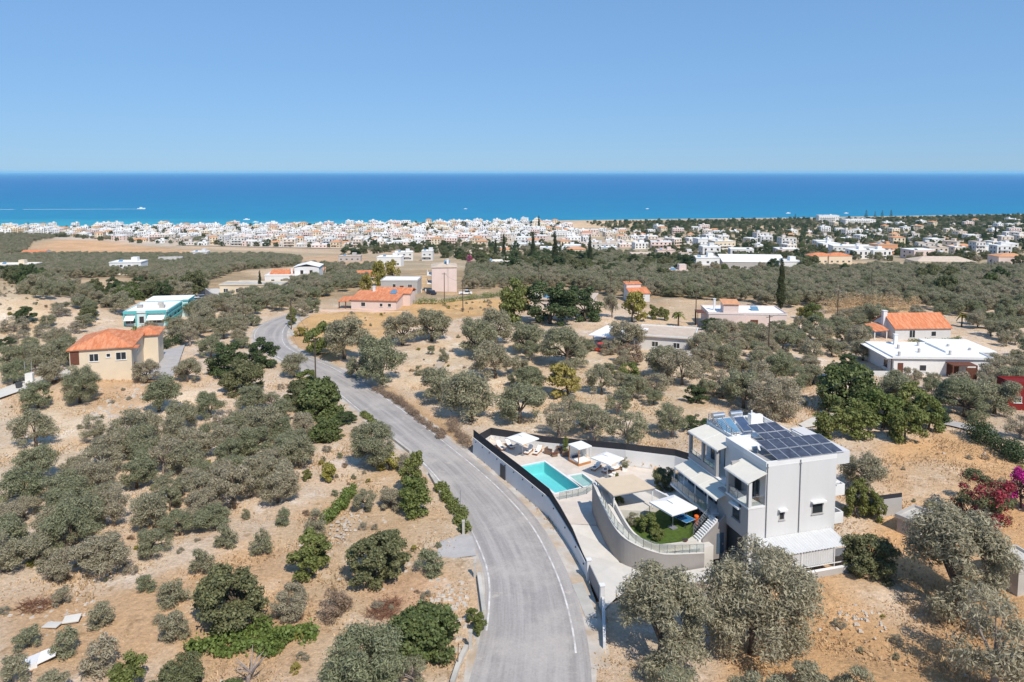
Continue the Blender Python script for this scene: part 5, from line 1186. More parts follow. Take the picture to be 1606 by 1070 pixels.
for (px, py, w_, d, h, rot, wm, rfm, rm, lab) in MID:
    nst = max(1, int(h / 2.9)); wins = []
    nw = max(2, int(w_ / 3.4))
    for s_ in range(nst):
        for i in range(nw): wins.append(('f', -w_ / 2 + w_ * (i + .5) / nw, .9 + s_ * 2.9, 1.5, 1.25, {'sill': False}))
        wins.append(('l', d * .35, .9 + s_ * 2.9, 1.2, 1.2, {'sill': False})); wins.append(('l', d * .7, .9 + s_ * 2.9, 1.2, 1.2, {'sill': False}))
    def exm(t, w_, d, h, nst=nst, wm=wm, rfm=rfm):
        if nst >= 2:
            for s_ in range(1, nst): part(t, 'balcony', 'bright', lambda q: (q.box(-w_ * .42, w_ * .3, -1.5, -.004, s_ * 2.9 - .1, s_ * 2.9 + .08), q.box(-w_ * .42, w_ * .3, -1.5, -1.38, s_ * 2.9 + .08, s_ * 2.9 + .8)))
        if rfm == 'flat' and h > 3.5:
            part(t, 'roof_room', wm, lambda q: q.box(w_ * .1, w_ * .1 + 3, d * .4, d * .4 + 3, h + .16, h + 2.3)); heater(t, -w_ * .25, d * .5, h + .16)
    house('country_house' if h < 9 else 'apartment_block', lab, px, py, w_, d, h, rot, wm, rfm, rm, wins, exm, rise=1.6 if w_ < 25 else 2.4, over=.2, cat='house' if h < 8 else 'building', base=2.5)

# ------------------------------------------------------------------ trees and shrubs, one by one
def near_ok(x, y, r):
    for bx, by, br in BLOCK:
        if math.hypot(x - bx, y - by) < br + r * .6: return False
    return True
O = 'grey green olive tree'
SINGLE = [
 # (kind, px, py, width px, label, category, hs)
 ('olive', 81, 601, 42, 'olive tree beside the concrete lane west of the cream house', 1),
 ('olive', 60, 642, 52, 'bushy olive on the pale bare slope below the concrete lane', 1),
 ('olive', 57, 700, 60, 'wide olive with bare trunk on the pale slope', 1),
 ('olive_big', 126, 630, 58, 'tall dense olive standing in front of the cream house wall', 1.05),
 ('olive_thin', 149, 692, 46, 'small lone olive on the pale bare slope', 1),
 ('olive', 57, 755, 66, 'olive at the upper edge of the western grove beside the bare slope', 1),
 ('olive', 230, 600, 42, 'olive on the bank between cream house and parking yard', 1),
 ('olive', 294, 600, 44, 'olive at the corner of the parking yard', 1),
 ('olive', 282, 675, 54, 'olive with visible trunk on the pale slope above the grove', 1),
 ('olive', 331, 656, 46, 'olive on the pale ground below the dark evergreens', 1),
 ('olive', 250, 645, 62, 'full round olive below the parking yard bank', 1),
 ('olive', 222, 692, 58, 'olive at the top row of the western grove', 1),
 ('grey_shrub', 350, 667, 32, 'dry grey bush below the dark evergreen trees', 1),
 ('evergreen', 352, 588, 58, 'dark evergreen tree on the west side of the road bend', .9),
 ('evergreen', 405, 578, 56, 'dark green spreading tree close to the road bend', .8),
 ('carob', 385, 615, 70, 'olive brown carob tree below the dark evergreens', .9),
 ('citrus', 212, 566, 24, 'tall green conical shrub against the cream house wing', 2.2),
 ('olive', 461, 592, 42, 'olive close to the west kerb of the straight road', 1),
 ('citrus', 480, 604, 34, 'bright green bush below the utility pole at the road', .8),
 ('fig', 506, 654, 80, 'bright green spreading fig below the straight road', 1.1),
 ('carob', 478, 640, 60, 'green carob mass west of the straight road', .9),
 ('evergreen', 545, 664, 36, 'dark green bush hugging the west kerb of the road', .55),
 ('fig', 512, 690, 56, 'dark green fig below the larger bright fig', .9),
 ('olive_big', 587, 730, 78, 'large round olive standing alone near the road kerb', 1.0),
 ('yellow_shrub', 611, 738, 38, 'yellow green lemon bush beside the large lone olive', .9),
 ('yellow_shrub', 516, 752, 30, 'small yellow green citrus on the sandy clearing', 1),
 ('citrus', 481, 752, 17, 'tiny green sapling on the sandy clearing', 1),
 ('citrus', 645, 775, 42, 'tall bright green shrub below the roadside kerb', 1.5),
 ('grey_shrub', 643, 742, 34, 'grey green bush above the bright green roadside shrub', 1.1),
 ('citrus', 650, 808, 62, 'broad bright green bush with dark shadow near the road', .9),
 ('olive', 612, 800, 44, 'pale olive shrub leaning against the broad bright green bush', .9),
 ('olive', 436, 790, 66, 'olive at the sandy eastern end of the grove', 1),
 ('young_olive', 443, 825, 24, 'small young olive in the sandy strip beside the grove', 1),
 ('young_olive', 496, 834, 32, 'young olive in the sandy strip near the vine row', 1),
 ('young_olive', 411, 868, 32, 'young olive above the dark broad tree', 1),
 ('young_olive', 387, 813, 14, 'tiny young olive at the grove edge', 1),
 ('olive', 573, 800, 38, 'slim olive at the upper end of the vine row', 1),
 ('carob', 587, 902, 110, 'broad dark carob tree with shaded trunk on the dirt patch', .82),
 ('young_olive', 680, 900, 44, 'round grey green shrub beside the concrete apron', .8),
 ('fig', 665, 1018, 114, 'dense domed fig tree below the roadside kerb wall', .92),
 ('olive_big', 560, 1112, 160, 'big silvery olive at the foot of the dirt patch', .85),
 ('olive_thin', 648, 1075, 56, 'sparse olive beside the big silvery olive', .9),
 ('carob', 372, 975, 124, 'dark dense broad tree above the green vine patch', .9),
 ('citrus', 490, 900, 72, 'yellow green bush beside the broad dark carob', .8),
 ('olive', 452, 968, 62, 'low olive bush above the green vine patch', .9),
 ('dry_shrub', 520, 964, 60, 'brown dried out shrub on the dirt patch', 1),
 ('young_olive', 97, 948, 28, 'young olive beside the brush pile', 1),
 ('young_olive', 45, 1018, 40, 'young olive near the white slabs', .9),
 ('young_olive', 98, 1033, 42, 'young olive beside the white trailer', .95),
 ('young_olive', 157, 982, 42, 'young olive at the end of the white slabs', .9),
 ('young_olive', 152, 1060, 58, 'young drooping olive on the dry slope below the white slabs', .85),
 ('young_olive', 270, 950, 42, 'young olive on the reddish dry slope above the dark broad tree', .95),
 ('young_olive', 232, 928, 30, 'small pale young olive under the grove edge', .9),
 ('young_olive', 318, 896, 36, 'young olive on the sandy strip under the grove', .95),
 ('young_olive', 356, 858, 34, 'young olive highest in the sandy strip beside the grove', .95),
 ('young_olive', 275, 1003, 48, 'young olive beside the green vine patch', .95),
 ('young_olive', 18, 1075, 46, 'young olive below the white trailer', .9),
 ('young_olive', 82, 1100, 46, 'young pale olive on the dry slope below the white trailer', .9),
 ('citrus', 198, 1085, 60, 'yellow green citrus bush at the foot of the dry slope', .9),
 ('carob', 285, 1085, 84, 'dark olive green bush at the foot of the vine patch', .75),
 ('fig', 360, 1100, 60, 'green bush behind the dead grey branches', .7),
 ('citrus', 750, 992, 26, 'bright green shrub growing over the roadside kerb wall', 1.3),
 ('citrus', 742, 975, 22, 'dark green shrub between the concrete posts at the road', 1.2),
 ('vine_d', 705, 790, 22, '', 1),
 # middle grove
 ('olive', 474, 497, 26, 'olive standing where the road disappears past the bend', 1),
 ('olive', 490, 490, 26, 'olive behind the vanishing end of the road', 1),
 ('olive', 541, 563, 78, 'wide olive on the road bank above the curve', .95),
 ('citrus', 498, 556, 44, 'greener olive bush at the top of the road curve', 1.2),
 ('olive', 632, 541, 62, 'olive at the edge of the dry grass field, nearer the road', .95),
 ('olive', 677, 535, 62, 'olive at the edge of the dry grass field, beside the sandy track', .95),
 ('olive', 747, 560, 68, 'tall olive in the middle grove behind the sandy clearing', 1.05),
 ('olive', 601, 603, 88, 'broad olive on the bank above the straight road', .95),
 ('olive', 560, 590, 40, 'small olive between two broad olives on the road bank', .9),
 ('olive', 739, 660, 92, 'broad umbrella shaped olive by the corner of the perimeter wall', .95),
 ('olive', 690, 630, 66, 'round olive on the bank above the white wall corner', .9),
 ('young_olive', 678, 557, 14, 'tiny young olive on the sandy clearing', 1.1),
 ('young_olive', 697, 568, 16, 'young olive sapling on the sandy clearing', 1.1),
 ('young_olive', 657, 589, 16, 'low young olive at the lower edge of the sandy clearing', .9),
 ('olive', 825, 556, 62, 'round olive with dark trunk in the middle grove', .95),
 ('olive_big', 888, 576, 78, 'large double olive in the middle grove', .85),
 ('olive', 778, 540, 62, 'olive below the bright green tree in the middle grove', 1),
 ('olive', 778, 594, 66, 'olive on pale ground in the heart of the middle grove', .95),
 ('olive', 827, 616, 50, 'small open olive in the heart of the middle grove', .9),
 ('yellow_shrub', 892, 622, 56, 'yellowish broad leaf tree in the middle grove', .95),
 ('olive', 944, 618, 44, 'slim olive next to the yellowish tree', 1.1),
 ('olive', 991, 629, 52, 'olive in front of the green bush of the middle grove', .95),
 ('olive_thin', 1029, 622, 46, 'thin grey olive near the dark round bush', 1),
 ('olive', 1038, 593, 62, 'olive with forked trunk below the carport house', .95),
 ('rust_tree', 984, 570, 46, 'rust coloured dried tree in the middle grove', .8),
 ('citrus', 982, 596, 40, 'bright green bush under the rust coloured tree', .7),
 ('olive', 984, 552, 62, 'olive in front of the carport', .95),
 ('olive', 1070, 606, 62, 'olive east of the forked olive below the carport house', .95),
 ('evergreen', 1092, 633, 34, 'dark green round bush on a stem in the middle grove', .9),
 ('olive_thin', 1054, 683, 66, 'open branched olive behind the pool wall, nearest the villa', .95),
 ('olive_thin', 984, 700, 72, 'vase shaped olive with bare limbs right behind the pool wall', .95),
 ('olive_thin', 933, 693, 66, 'umbrella olive behind the canopied daybed wall', .95),
 ('olive', 921, 672, 50, 'olive half hidden behind the umbrella olive', .95),
 ('olive_thin', 877, 684, 62, 'thin branched olive behind the wicker chairs wall', .95),
 ('olive', 814, 665, 78, 'dense olive behind the corner of the black screen', .9),
 ('evergreen', 1092, 678, 48, 'low dark green bush behind the villa roof awning', .5),
 ('citrus', 805, 508, 56, 'bright green leafy tree beside the dark evergreens', 1.2),
 ('evergreen', 862, 508, 84, 'very dark evergreen tree in front of the brown roofed house', .8),
 ('evergreen', 917, 503, 62, 'dark evergreen tree beside the carport', .85),
 ('yellow_shrub', 991, 503, 42, 'mixed green and rust tree behind the carport', 1.2),
 ('olive_thin', 960, 498, 36, 'pale silvery tree behind the carport', 1.2),
 ('citrus', 1026, 500, 20, 'round clipped tree on a stem by the sandy yard, beside the rusty tree', 1.0),
 ('citrus', 1042, 502, 20, 'round clipped tree on a stem by the sandy yard, beside the palm', 1.0),
 ('palm', 1064, 513, 24, 'small pale palm on the sandy yard', 1),
 ('evergreen', 1120, 517, 40, 'dark green shrubs at the foot of the stair house', .5),
 # villa surroundings
 ('carob', 1042, 762, 44, 'green garden tree between the white back wall and villa balcony', .9),
 ('citrus', 969, 800, 24, 'round green shrub under the edge of the tan pergola', .8),
 ('citrus', 1018, 838, 30, 'leafy green shrub in the terrace planting bed', .9),
 ('young_olive', 994, 822, 22, 'flowering shrub along the terrace kerb', .7),
 ('citrus', 1006, 830, 20, 'small green shrub beside the flowering terrace shrub', .9),
 ('citrus', 1028, 848, 22, 'green shrub at the lower bend of the terrace kerb', .8),
 ('olive', 1360, 772, 68, 'grey olive behind the villa side balconies', 1.05),
 ('citrus', 1342, 812, 40, 'small green tree in the yard behind the villa', 1.4),
 ('citrus', 1377, 816, 30, 'slender green tree in the yard corner beside the dark screen', 1.4),
 ('carob', 1365, 898, 88, 'green open bush beside the corrugated shed', .85),
 ('olive_big', 1494, 958, 182, 'huge silvery olive on the dry field', .92),
 ('olive_thin', 1560, 1085, 150, 'sparse twiggy olive at the lower edge of the dry field', 1.1),
 ('oleander', 1540, 812, 104, 'red flowering oleander bush on the dry field', .95),
 ('bougainvillea', 1602, 795, 52, 'vivid magenta bougainvillea at the field edge', 1.2),
 ('olive_big', 1035, 1046, 168, 'big dense olive beside the driveway gate', .95),
 ('olive_big', 1182, 1026, 182, 'big dense olive in front of the villa garage', .95),
 ('olive_thin', 1062, 1120, 96, 'grey twiggy olive below the gate side olive', .8),
 ('olive_thin', 1186, 1130, 116, 'grey olive at the lower edge below the garage side olive', .8),
 ('young_olive', 1262, 1090, 56, 'young olive on the dry field below the garage', .8),
 ('young_olive', 1345, 1090, 50, 'young olive on the open dry field', .8),
 ('fig', 1327, 645, 92, 'big bright green tree behind the villa near the parked dark car', 1.15),
 ('citrus', 1300, 690, 56, 'citrus tree of the orchard right behind the villa roof', .9),
 ('citrus', 1346, 686, 62, 'citrus tree in the middle of the orchard behind the villa', .9),
 ('citrus', 1385, 672, 66, 'citrus tree under the big bright green tree', .95),
 ('citrus', 1418, 694, 58, 'round citrus tree at the orchard edge of the dry field', 1.0),
 ('citrus', 1456, 674, 50, 'round citrus tree on a short trunk by the field corner', 1.1),
 ('citrus', 1425, 660, 60, 'citrus tree in the back row of the orchard', .9),
 ('evergreen', 1472, 660, 50, 'dark hedge like bush behind the orchard corner', .5),
 ('olive_big', 1512, 655, 76, 'olive with dark trunk beside the farm track', .85),
 ('olive', 1560, 650, 70, 'round olive in front of the red building', .95),
 ('olive_thin', 1600, 690, 50, 'pale dry olive beside the red building', 1),
 ('evergreen', 1335, 575, 34, 'low dark green bush by the parked dark car', .6),
 ('olive', 1405, 640, 64, 'olive behind the orchard back row', .95),
 ('olive_big', 1215, 655, 86, 'big olive close behind the villa water tanks', .85),
 ('olive', 1165, 640, 66, 'olive behind the villa roof railing', .95),
 ('cypress', 1224, 487, 17, 'single tall dark cypress beside the stair house', 1.05),
 ('yellow_shrub', 1258, 500, 24, 'bright yellow green bush near the tall cypress', .9),
 ('citrus', 1275, 503, 30, 'bright green bush right of the stair house, between olives', 1.0),
 ('palm', 1508, 512, 20, 'small palm near the orange gable house', 1),
 ('yellow_shrub', 470, 527, 20, 'yellow green bush on the road bend bank', .8),
 ('citrus', 459, 510, 18, 'bright green bush inside the road bend by the pole', 1.5),
 ('yellow_shrub', 592, 449, 27, 'yellow green pine beside the grey flat house', 1.6),
 ('yellow_shrub', 617, 443, 24, 'yellow green pine behind the grey flat house', 1.6),
 ('yellow_shrub', 572, 457, 22, 'yellow green bushy tree behind the pink villa', 1.3),
]
GRP = {'young_olive': 'young olives', 'olive': 'olive trees', 'olive_big': 'olive trees', 'olive_thin': 'olive trees'}
NAMES = {'olive': 'olive_tree', 'olive_big': 'olive_tree', 'olive_thin': 'olive_tree', 'young_olive': 'young_olive_tree', 'fig': 'fig_tree', 'carob': 'carob_tree', 'citrus': 'citrus_tree', 'evergreen': 'evergreen_tree', 'yellow_shrub': 'yellow_green_shrub', 'dry_shrub': 'dry_shrub', 'grey_shrub': 'grey_shrub', 'oleander': 'oleander_bush', 'bougainvillea': 'bougainvillea_bush', 'rust_tree': 'dried_tree', 'palm': 'palm_tree', 'cypress': 'cypress_tree', 'pine': 'pine_tree'}
CATS = {'yellow_shrub': 'shrub', 'dry_shrub': 'shrub', 'grey_shrub': 'shrub', 'oleander': 'shrub', 'bougainvillea': 'shrub'}
for s_ in SINGLE:
    if s_[0] == 'vine_d': continue
    zz = None
    plantpx(s_[0], s_[1], s_[2], s_[3], s_[4], CATS.get(s_[0], 'tree'), GRP.get(s_[0]), NAMES[s_[0]], s_[5])
for o in list(COL.objects):          # garden plants stand on their terrace levels
    if o.get('label') in ('round green shrub under the edge of the tan pergola', 'leafy green shrub in the terrace planting bed', 'flowering shrub along the terrace kerb', 'small green shrub beside the flowering terrace shrub', 'green shrub at the lower bend of the terrace kerb', 'green garden tree between the white back wall and villa balcony'):
        if o['label'].startswith(('small green shrub', 'green shrub at')): o.location = P(*((1004, 828) if o['label'][0] == 's' else (1030, 846)), .5); continue
        px, py, z = {'r': (969, 800, .5), 'l': (1016, 836, .5), 'f': (994, 822, .5), 'g': (1042, 766, DZ)}[o['label'][0]]
        o.location = P(px, py, z)

def scatter(poly, spacing, fn, jit=.38, avoid=1.0, maxn=9999, rowrot=.35, rmin=None):
    pw = pxpoly(poly); x0, y0 = pw.min(0); x1, y1 = pw.max(0); cx, cy_ = (x0 + x1) / 2, (y0 + y1) / 2
    L = math.hypot(x1 - x0, y1 - y0) / 2; k = int(L / spacing) + 1; out = []
    for i in range(-k, k + 1):
        for j in range(-k, k + 1):
            u, v = (i + R.uniform(-jit, jit)) * spacing, (j + R.uniform(-jit, jit)) * spacing
            x, y = cx + u * cos(rowrot) - v * sin(rowrot), cy_ + u * sin(rowrot) + v * cos(rowrot)
            if inpoly(x, y, pw): out.append((x, y))
    out.sort(key=lambda p_: p_[1]); n_ = 0
    rdv = roaddist([p_[0] for p_ in out], [p_[1] for p_ in out]) if out else []
    for (x, y), rr in zip(out, rdv):
        if rr < 5.6 or not near_ok(x, y, 1.5): continue
        if any(math.hypot(x - a, y - b) < (c + 1.6) * avoid for a, b, c in TREES if abs(a - x) < 8 and abs(b - y) < 8): continue
        fn(x, y); n_ += 1
    return n_
LAND = [(P(*q), t) for q, t in (((57, 755), 'beside the bare slope'), ((436, 790), 'at its sandy end'), ((400, 640), 'below the dark evergreens'), ((500, 700), 'near the figs by the road'), ((60, 905), 'above the brush pile'), ((270, 890), 'above the young olives'),
        ((1215, 655), 'close behind the villa roof'), ((1327, 645), 'by the big bright green tree'), ((1172, 520), 'below the outside staircase'), ((1290, 600), 'by the parked dark car'), ((1110, 560), 'east of the carport'),
        ((1447, 540), 'next to the orange gable roof'), ((1560, 560), 'beyond the white flat roofs'), ((1260, 505), 'near the tall cypress'), ((739, 657), 'by the white wall corner'), ((984, 570), 'around the rust coloured tree'), ((892, 620), 'around the yellowish tree'),
        ((236, 515), 'right above the teal building'), ((404, 520), 'at the road bend'), ((290, 550), 'by the parking yard'), ((81, 600), 'at the concrete lane'), ((1606, 620), 'by the red building'), ((1480, 600), 'before the timber porch'))]
def olive_fn(label, group, lo0=3.8, hi0=5.4, kinds=('olive', 'olive', 'olive', 'olive_thin')):
    def fn(x, y):
        lo, hi = lo0 * .85, hi0 * 1.08; k = R.choice(kinds); d = R.uniform(lo, hi); f = (d - lo) / (hi - lo)
        b = min(LAND, key=lambda t: math.hypot(t[0][0] - x, t[0][1] - y)); near_ = (' ' + b[1]) if math.hypot(b[0][0] - x, b[0][1] - y) < 11 else ''
        size = 'small ' if f < .33 else 'large ' if f > .67 else 'middling '
        plant(k, x, y, d, size + ('thin branched ' if k == 'olive_thin' else '') + label + near_, 'tree', group, None, 'olive_tree', R.uniform(.75, 1.15))
    return fn
n1 = scatter([(0, 765), (60, 760), (130, 730), (200, 705), (300, 690), (350, 672), (400, 625), (450, 650), (490, 700), (470, 735), (440, 770), (400, 795), (335, 845), (265, 885), (165, 920), (60, 905), (0, 920)], 3.4,
             olive_fn('olive in the crowded western grove', 'olives of the crowded western grove', 3.6, 5.0, ('olive', 'olive', 'olive', 'olive', 'olive_thin')), avoid=.72)
n2 = scatter([(1085, 560), (1120, 530), (1230, 512), (1300, 512), (1380, 545), (1375, 575), (1280, 580), (1270, 640), (1180, 640), (1110, 650)], 5.0,
             olive_fn('olive in the grove behind the villa', 'olives behind the villa'), avoid=.8)
n3 = scatter([(1240, 500), (1300, 498), (1400, 500), (1500, 500), (1606, 505), (1680, 600), (1590, 598), (1570, 545), (1500, 500), (1380, 520), (1300, 515)], 5.0,
             olive_fn('olive round the orange gable house', 'olives round the orange gable house'), avoid=.85)
n4 = scatter([(1380, 600), (1570, 590), (1640, 605), (1640, 640), (1560, 640), (1480, 640), (1400, 632)], 5.2,
             olive_fn('olive before the white flat house', 'olives before the white flat house', 4.2, 5.8), avoid=.8)
n5 = scatter([(225, 535), (310, 505), (420, 490), (395, 515), (392, 545), (330, 565), (296, 545)], 4.6,
             olive_fn('olive on the slope above the teal building', 'olives on the slope above the teal building', 4.2, 5.8), avoid=.8)
n6 = scatter([(780, 560), (1000, 540), (1080, 560), (1090, 620), (1000, 660), (860, 660), (790, 640)], 6.5,
             olive_fn('olive on the pale middle grove', 'olives of the middle grove', 3.4, 4.8), avoid=.8)
n7 = scatter([(0, 560), (60, 560), (110, 540), (190, 480), (140, 470), (60, 500), (0, 480)], 6.0,
             lambda x, y: plant(R.choice(('carob', 'evergreen', 'olive', 'grey_shrub', 'olive')), x, y, R.uniform(3, 6), 'dark wild bush in the gully beside the eroded bank', 'shrub', 'wild bushes of the western gully', None, 'wild_bush', R.uniform(.6, .9)), avoid=.7)
scatter([(0, 560), (110, 545), (120, 590), (40, 598), (0, 612)], 5.0, olive_fn('olive in the strip of the concrete lane', 'olives along the concrete lane', 4, 5.4), avoid=.8)
# green bank vegetation and hedges as joined rows
def hedge(name, label, pts, r, leaf, L=.26, W=.16, dens=260, h=1.0, cat='hedge', z=None):
    p_ = [P(*q, z) if z is not None else G(*q) for q in pts]; o3 = np.array(p_[0]); rng = np.random.default_rng(len(label) + int(pts[0][0])); lobes = []
    for a, b in zip(p_[:-1], p_[1:]):
        d = math.dist(a, b); k = max(2, int(d / (r * .8)))
        for i in range(k):
            t = i / k; s = rng.uniform(.65, 1.2) * r; zz = a[2] + (b[2] - a[2]) * t
            lobes.append((a[0] + (b[0] - a[0]) * t + rng.normal() * r * .3 - o3[0], a[1] + (b[1] - a[1]) * t + rng.normal() * r * .3 - o3[1], zz - o3[2] + s * .55 * h, s, s, s * h * rng.uniform(.7, 1.2)))
    n_ = int(len(lobes) * dens)
    v, q, a = crown_np([(l_[0], l_[1], l_[2] + 1, *l_[3:]) for l_ in lobes], n_, L, W, rng); v[:, 2] -= 1.0
    t = thing(name, label, cat, tuple(o3)); link('foliage', npmesh(name, v, q, LEAF[leaf], a), t)
    st = MB()
    for l_ in lobes[::2]: st.tube([(l_[0], l_[1], -.3 + 0), (l_[0] + .1, l_[1], max(.1, l_[2] * .7))], [.05, .02], 5)
    st.build('stems', M['bark'], t); return t
hedge('hedge', 'dark clipped hedge along the farm track beside the dry field', [(1527, 684), (1560, 702), (1620, 735)], 1.5, 'dark', h=1.1, dens=700)
hedge('hedge', 'dark green hedge with palms edging the parking yard of the cream house', [(232, 552), (262, 545), (288, 536)], 1.5, 'dark', h=1.2, dens=500)
hedge('vine_row', 'bright green grape vine row on the sandy clearing', [(517, 818), (538, 792), (556, 768)], .75, 'vine', h=1.1, cat='vine')
hedge('vine_bank', 'green creeper along the road kerb above the concrete post', [(690, 765), (706, 790), (722, 815), (730, 838)], .7, 'citrus', h=.9, cat='vine')
hedge('scrub_row', 'brown dry scrub along the bank above the straight road', [(590, 612), (625, 632), (660, 660), (700, 690)], .75, 'dry', .28, .05, 300, .8, 'shrub')
hedge('scrub_row', 'dry thicket at the outer corner of the white roadside wall', [(705, 668), (722, 690), (738, 705)], 1.0, 'dry', .28, .05, 330, .9, 'shrub')
hedge('shrub_row', 'green shrubs running along the fence beside the red oleander', [(1465, 800), (1490, 812), (1520, 822), (1560, 838)], .8, 'yellow', h=.9, cat='shrub')
hedge('bank_scrub', 'green scrub on the bank beside the western kerb of the road', [(570, 652), (586, 664), (606, 682)], .55, 'citrus', h=.8, cat='shrub')
hedge('garden_row', 'green garden shrubs in front of the pale tall house', [(640, 478), (690, 476), (740, 470), (800, 464)], 1.3, 'vine', h=.9, cat='shrub', dens=150)
hedge('garden_row', 'low green shrubs along the front of the orange gable house', [(1430, 540), (1470, 540), (1510, 536)], 1.0, 'citrus', h=.9, cat='shrub', dens=150)
hedge('reed_bed', 'pale straw coloured reed bed in front of the eastern olive woods', [(1300, 492), (1350, 488), (1400, 488), (1450, 486)], 2.0, 'straw', .7, .08, 500, 1.5, 'reeds')
# flat vine ground cover
pw = pxpoly([(305, 1000), (400, 985), (505, 985), (480, 1010), (400, 1028), (310, 1035)]); x0, y0 = pw.min(0); x1, y1 = pw.max(0)
m = 9000; xx = NR.uniform(x0, x1, m); yy = NR.uniform(y0, y1, m); xj = xx + np.sin(yy * 2.3) * .7 + NR.normal(size=m) * .5; yj = yy + np.sin(xx * 1.9) * .9 + NR.normal(size=m) * .5; k = inpoly(xj, yj, pw) & (np.sin(xx * 1.7 + np.sin(yy * 2.1)) * np.sin(yy * 2.4) + NR.normal(size=m) * .5 > -.55); xx, yy = xx[k], yy[k]; hh = .12 + .55 * NR.random(len(xx)) ** 2 * (1 + np.sin(xx * 1.3) * np.sin(yy * 1.7))
v, q, a = crown_np([(0, 0, 5, .01, .01, .01)], len(xx), .3, .24, NR); c = v.reshape(-1, 4, 3); c -= c.mean(1, keepdims=True); nn_ = len(c)
c += np.stack([xx[:nn_], yy[:nn_], tz(xx[:nn_], yy[:nn_]) + np.abs(hh[:nn_]) + .1], -1)[:, None]
struct(link('vine_ground_cover', npmesh('vine_ground_cover', c.reshape(-1, 3), q, LEAF['vine'], a)), 'stuff')

# ------------------------------------------------------------------ stuff: dry grass, stones, scrub, far woods
m = 190000; dd = 46 + 95 * NR.random(m) ** .85; uu = NR.uniform(-.78, .78, m); xx = uu * dd; yy = dd
cl = np.sin(xx * .45 + 2 * np.sin(yy * .21)) * np.sin(yy * .5 + np.sin(xx * .3)) + NR.normal(size=m) * .45
k = (cl > .15) & (roaddist(xx, yy) > 5.2) & ~inpoly(xx, yy, CARVE) & ~inpoly(xx, yy, np.array([V2W(-3, -3), V2W(10, -3), V2W(10, 14), V2W(-3, 14)])); xx, yy = xx[k], yy[k]
m = len(xx); zz = tz(xx, yy); an = NR.uniform(0, 6.28, m); h = NR.uniform(.04, .20, m) * np.where(xx > 20, 1.35, 1); w_ = NR.uniform(.04, .10, m)
lean = NR.normal(size=(m, 2)) * .12
b0 = np.stack([xx - np.cos(an) * w_, yy - np.sin(an) * w_, zz - .12], -1); b1 = np.stack([xx + np.cos(an) * w_, yy + np.sin(an) * w_, zz - .12], -1)
t1 = np.stack([xx + lean[:, 0] + np.cos(an) * w_ * .5, yy + lean[:, 1] + np.sin(an) * w_ * .5, zz + h], -1); t0 = np.stack([xx + lean[:, 0] - np.cos(an) * w_ * .8, yy + lean[:, 1] - np.sin(an) * w_ * .8, zz + h * .8], -1)
v = np.stack([b0, b1, t1, t0], 1).reshape(-1, 3)
struct(link('dry_grass', npmesh('dry_grass', v, np.arange(m * 4).reshape(-1, 4), LEAF['straw'], np.repeat(NR.random(m), 4))), 'stuff')
# loose stones
q = MB(); rs = np.random.default_rng(3)
def stone(x, y, s):
    if roaddist([x], [y])[0] < 5.4: return
    z = float(tz(x, y)); vs = []
    for dx, dy, dz in ((-1, -1, -.3), (1, -1, -.3), (1, 1, -.3), (-1, 1, -.3), (-.7, -.6, .5), (.6, -.7, .6), (.7, .6, .45), (-.6, .7, .55)): vs.append((x + dx * s * rs.uniform(.7, 1.2), y + dy * s * rs.uniform(.7, 1.2), z + dz * s * rs.uniform(.7, 1.2)))
    q.add(vs, [(0, 3, 2, 1), (4, 5, 6, 7), (0, 1, 5, 4), (1, 2, 6, 5), (2, 3, 7, 6), (3, 0, 4, 7)])
for (ax, ay, bx, by, n_, sp, s0_, s1_) in ((700, 925, 738, 1005, 150, 1.3, .08, .3), (575, 895, 640, 915, 60, 1.0, .08, .25), (150, 655, 230, 620, 130, 2.2, .12, .45), (520, 855, 560, 800, 70, .8, .06, .2), (1325, 850, 1345, 880, 60, 1.0, .1, .28), (1270, 905, 1380, 985, 90, 1.2, .07, .2), (600, 800, 720, 850, 60, 3, .06, .2), (30, 980, 150, 960, 60, 2.5, .06, .25), (660, 690, 700, 720, 50, 1.0, .06, .2), (1200, 690, 1290, 660, 60, 4, .1, .3)):
    a, b = G(ax, ay), G(bx, by)
    for i in range(n_): t = rs.random(); stone(a[0] + (b[0] - a[0]) * t + rs.normal() * sp, a[1] + (b[1] - a[1]) * t + rs.normal() * sp, rs.uniform(s0_, s1_))
for i in range(500):
    d = rs.uniform(48, 130); u = rs.uniform(-.75, .75)
    if roaddist([u * d], [d])[0] > 5.5 and not inpoly(u * d, d, CARVE): stone(u * d, d, rs.uniform(.05, .2))
struct(q.build('loose_stones', M['stone']), 'stuff')
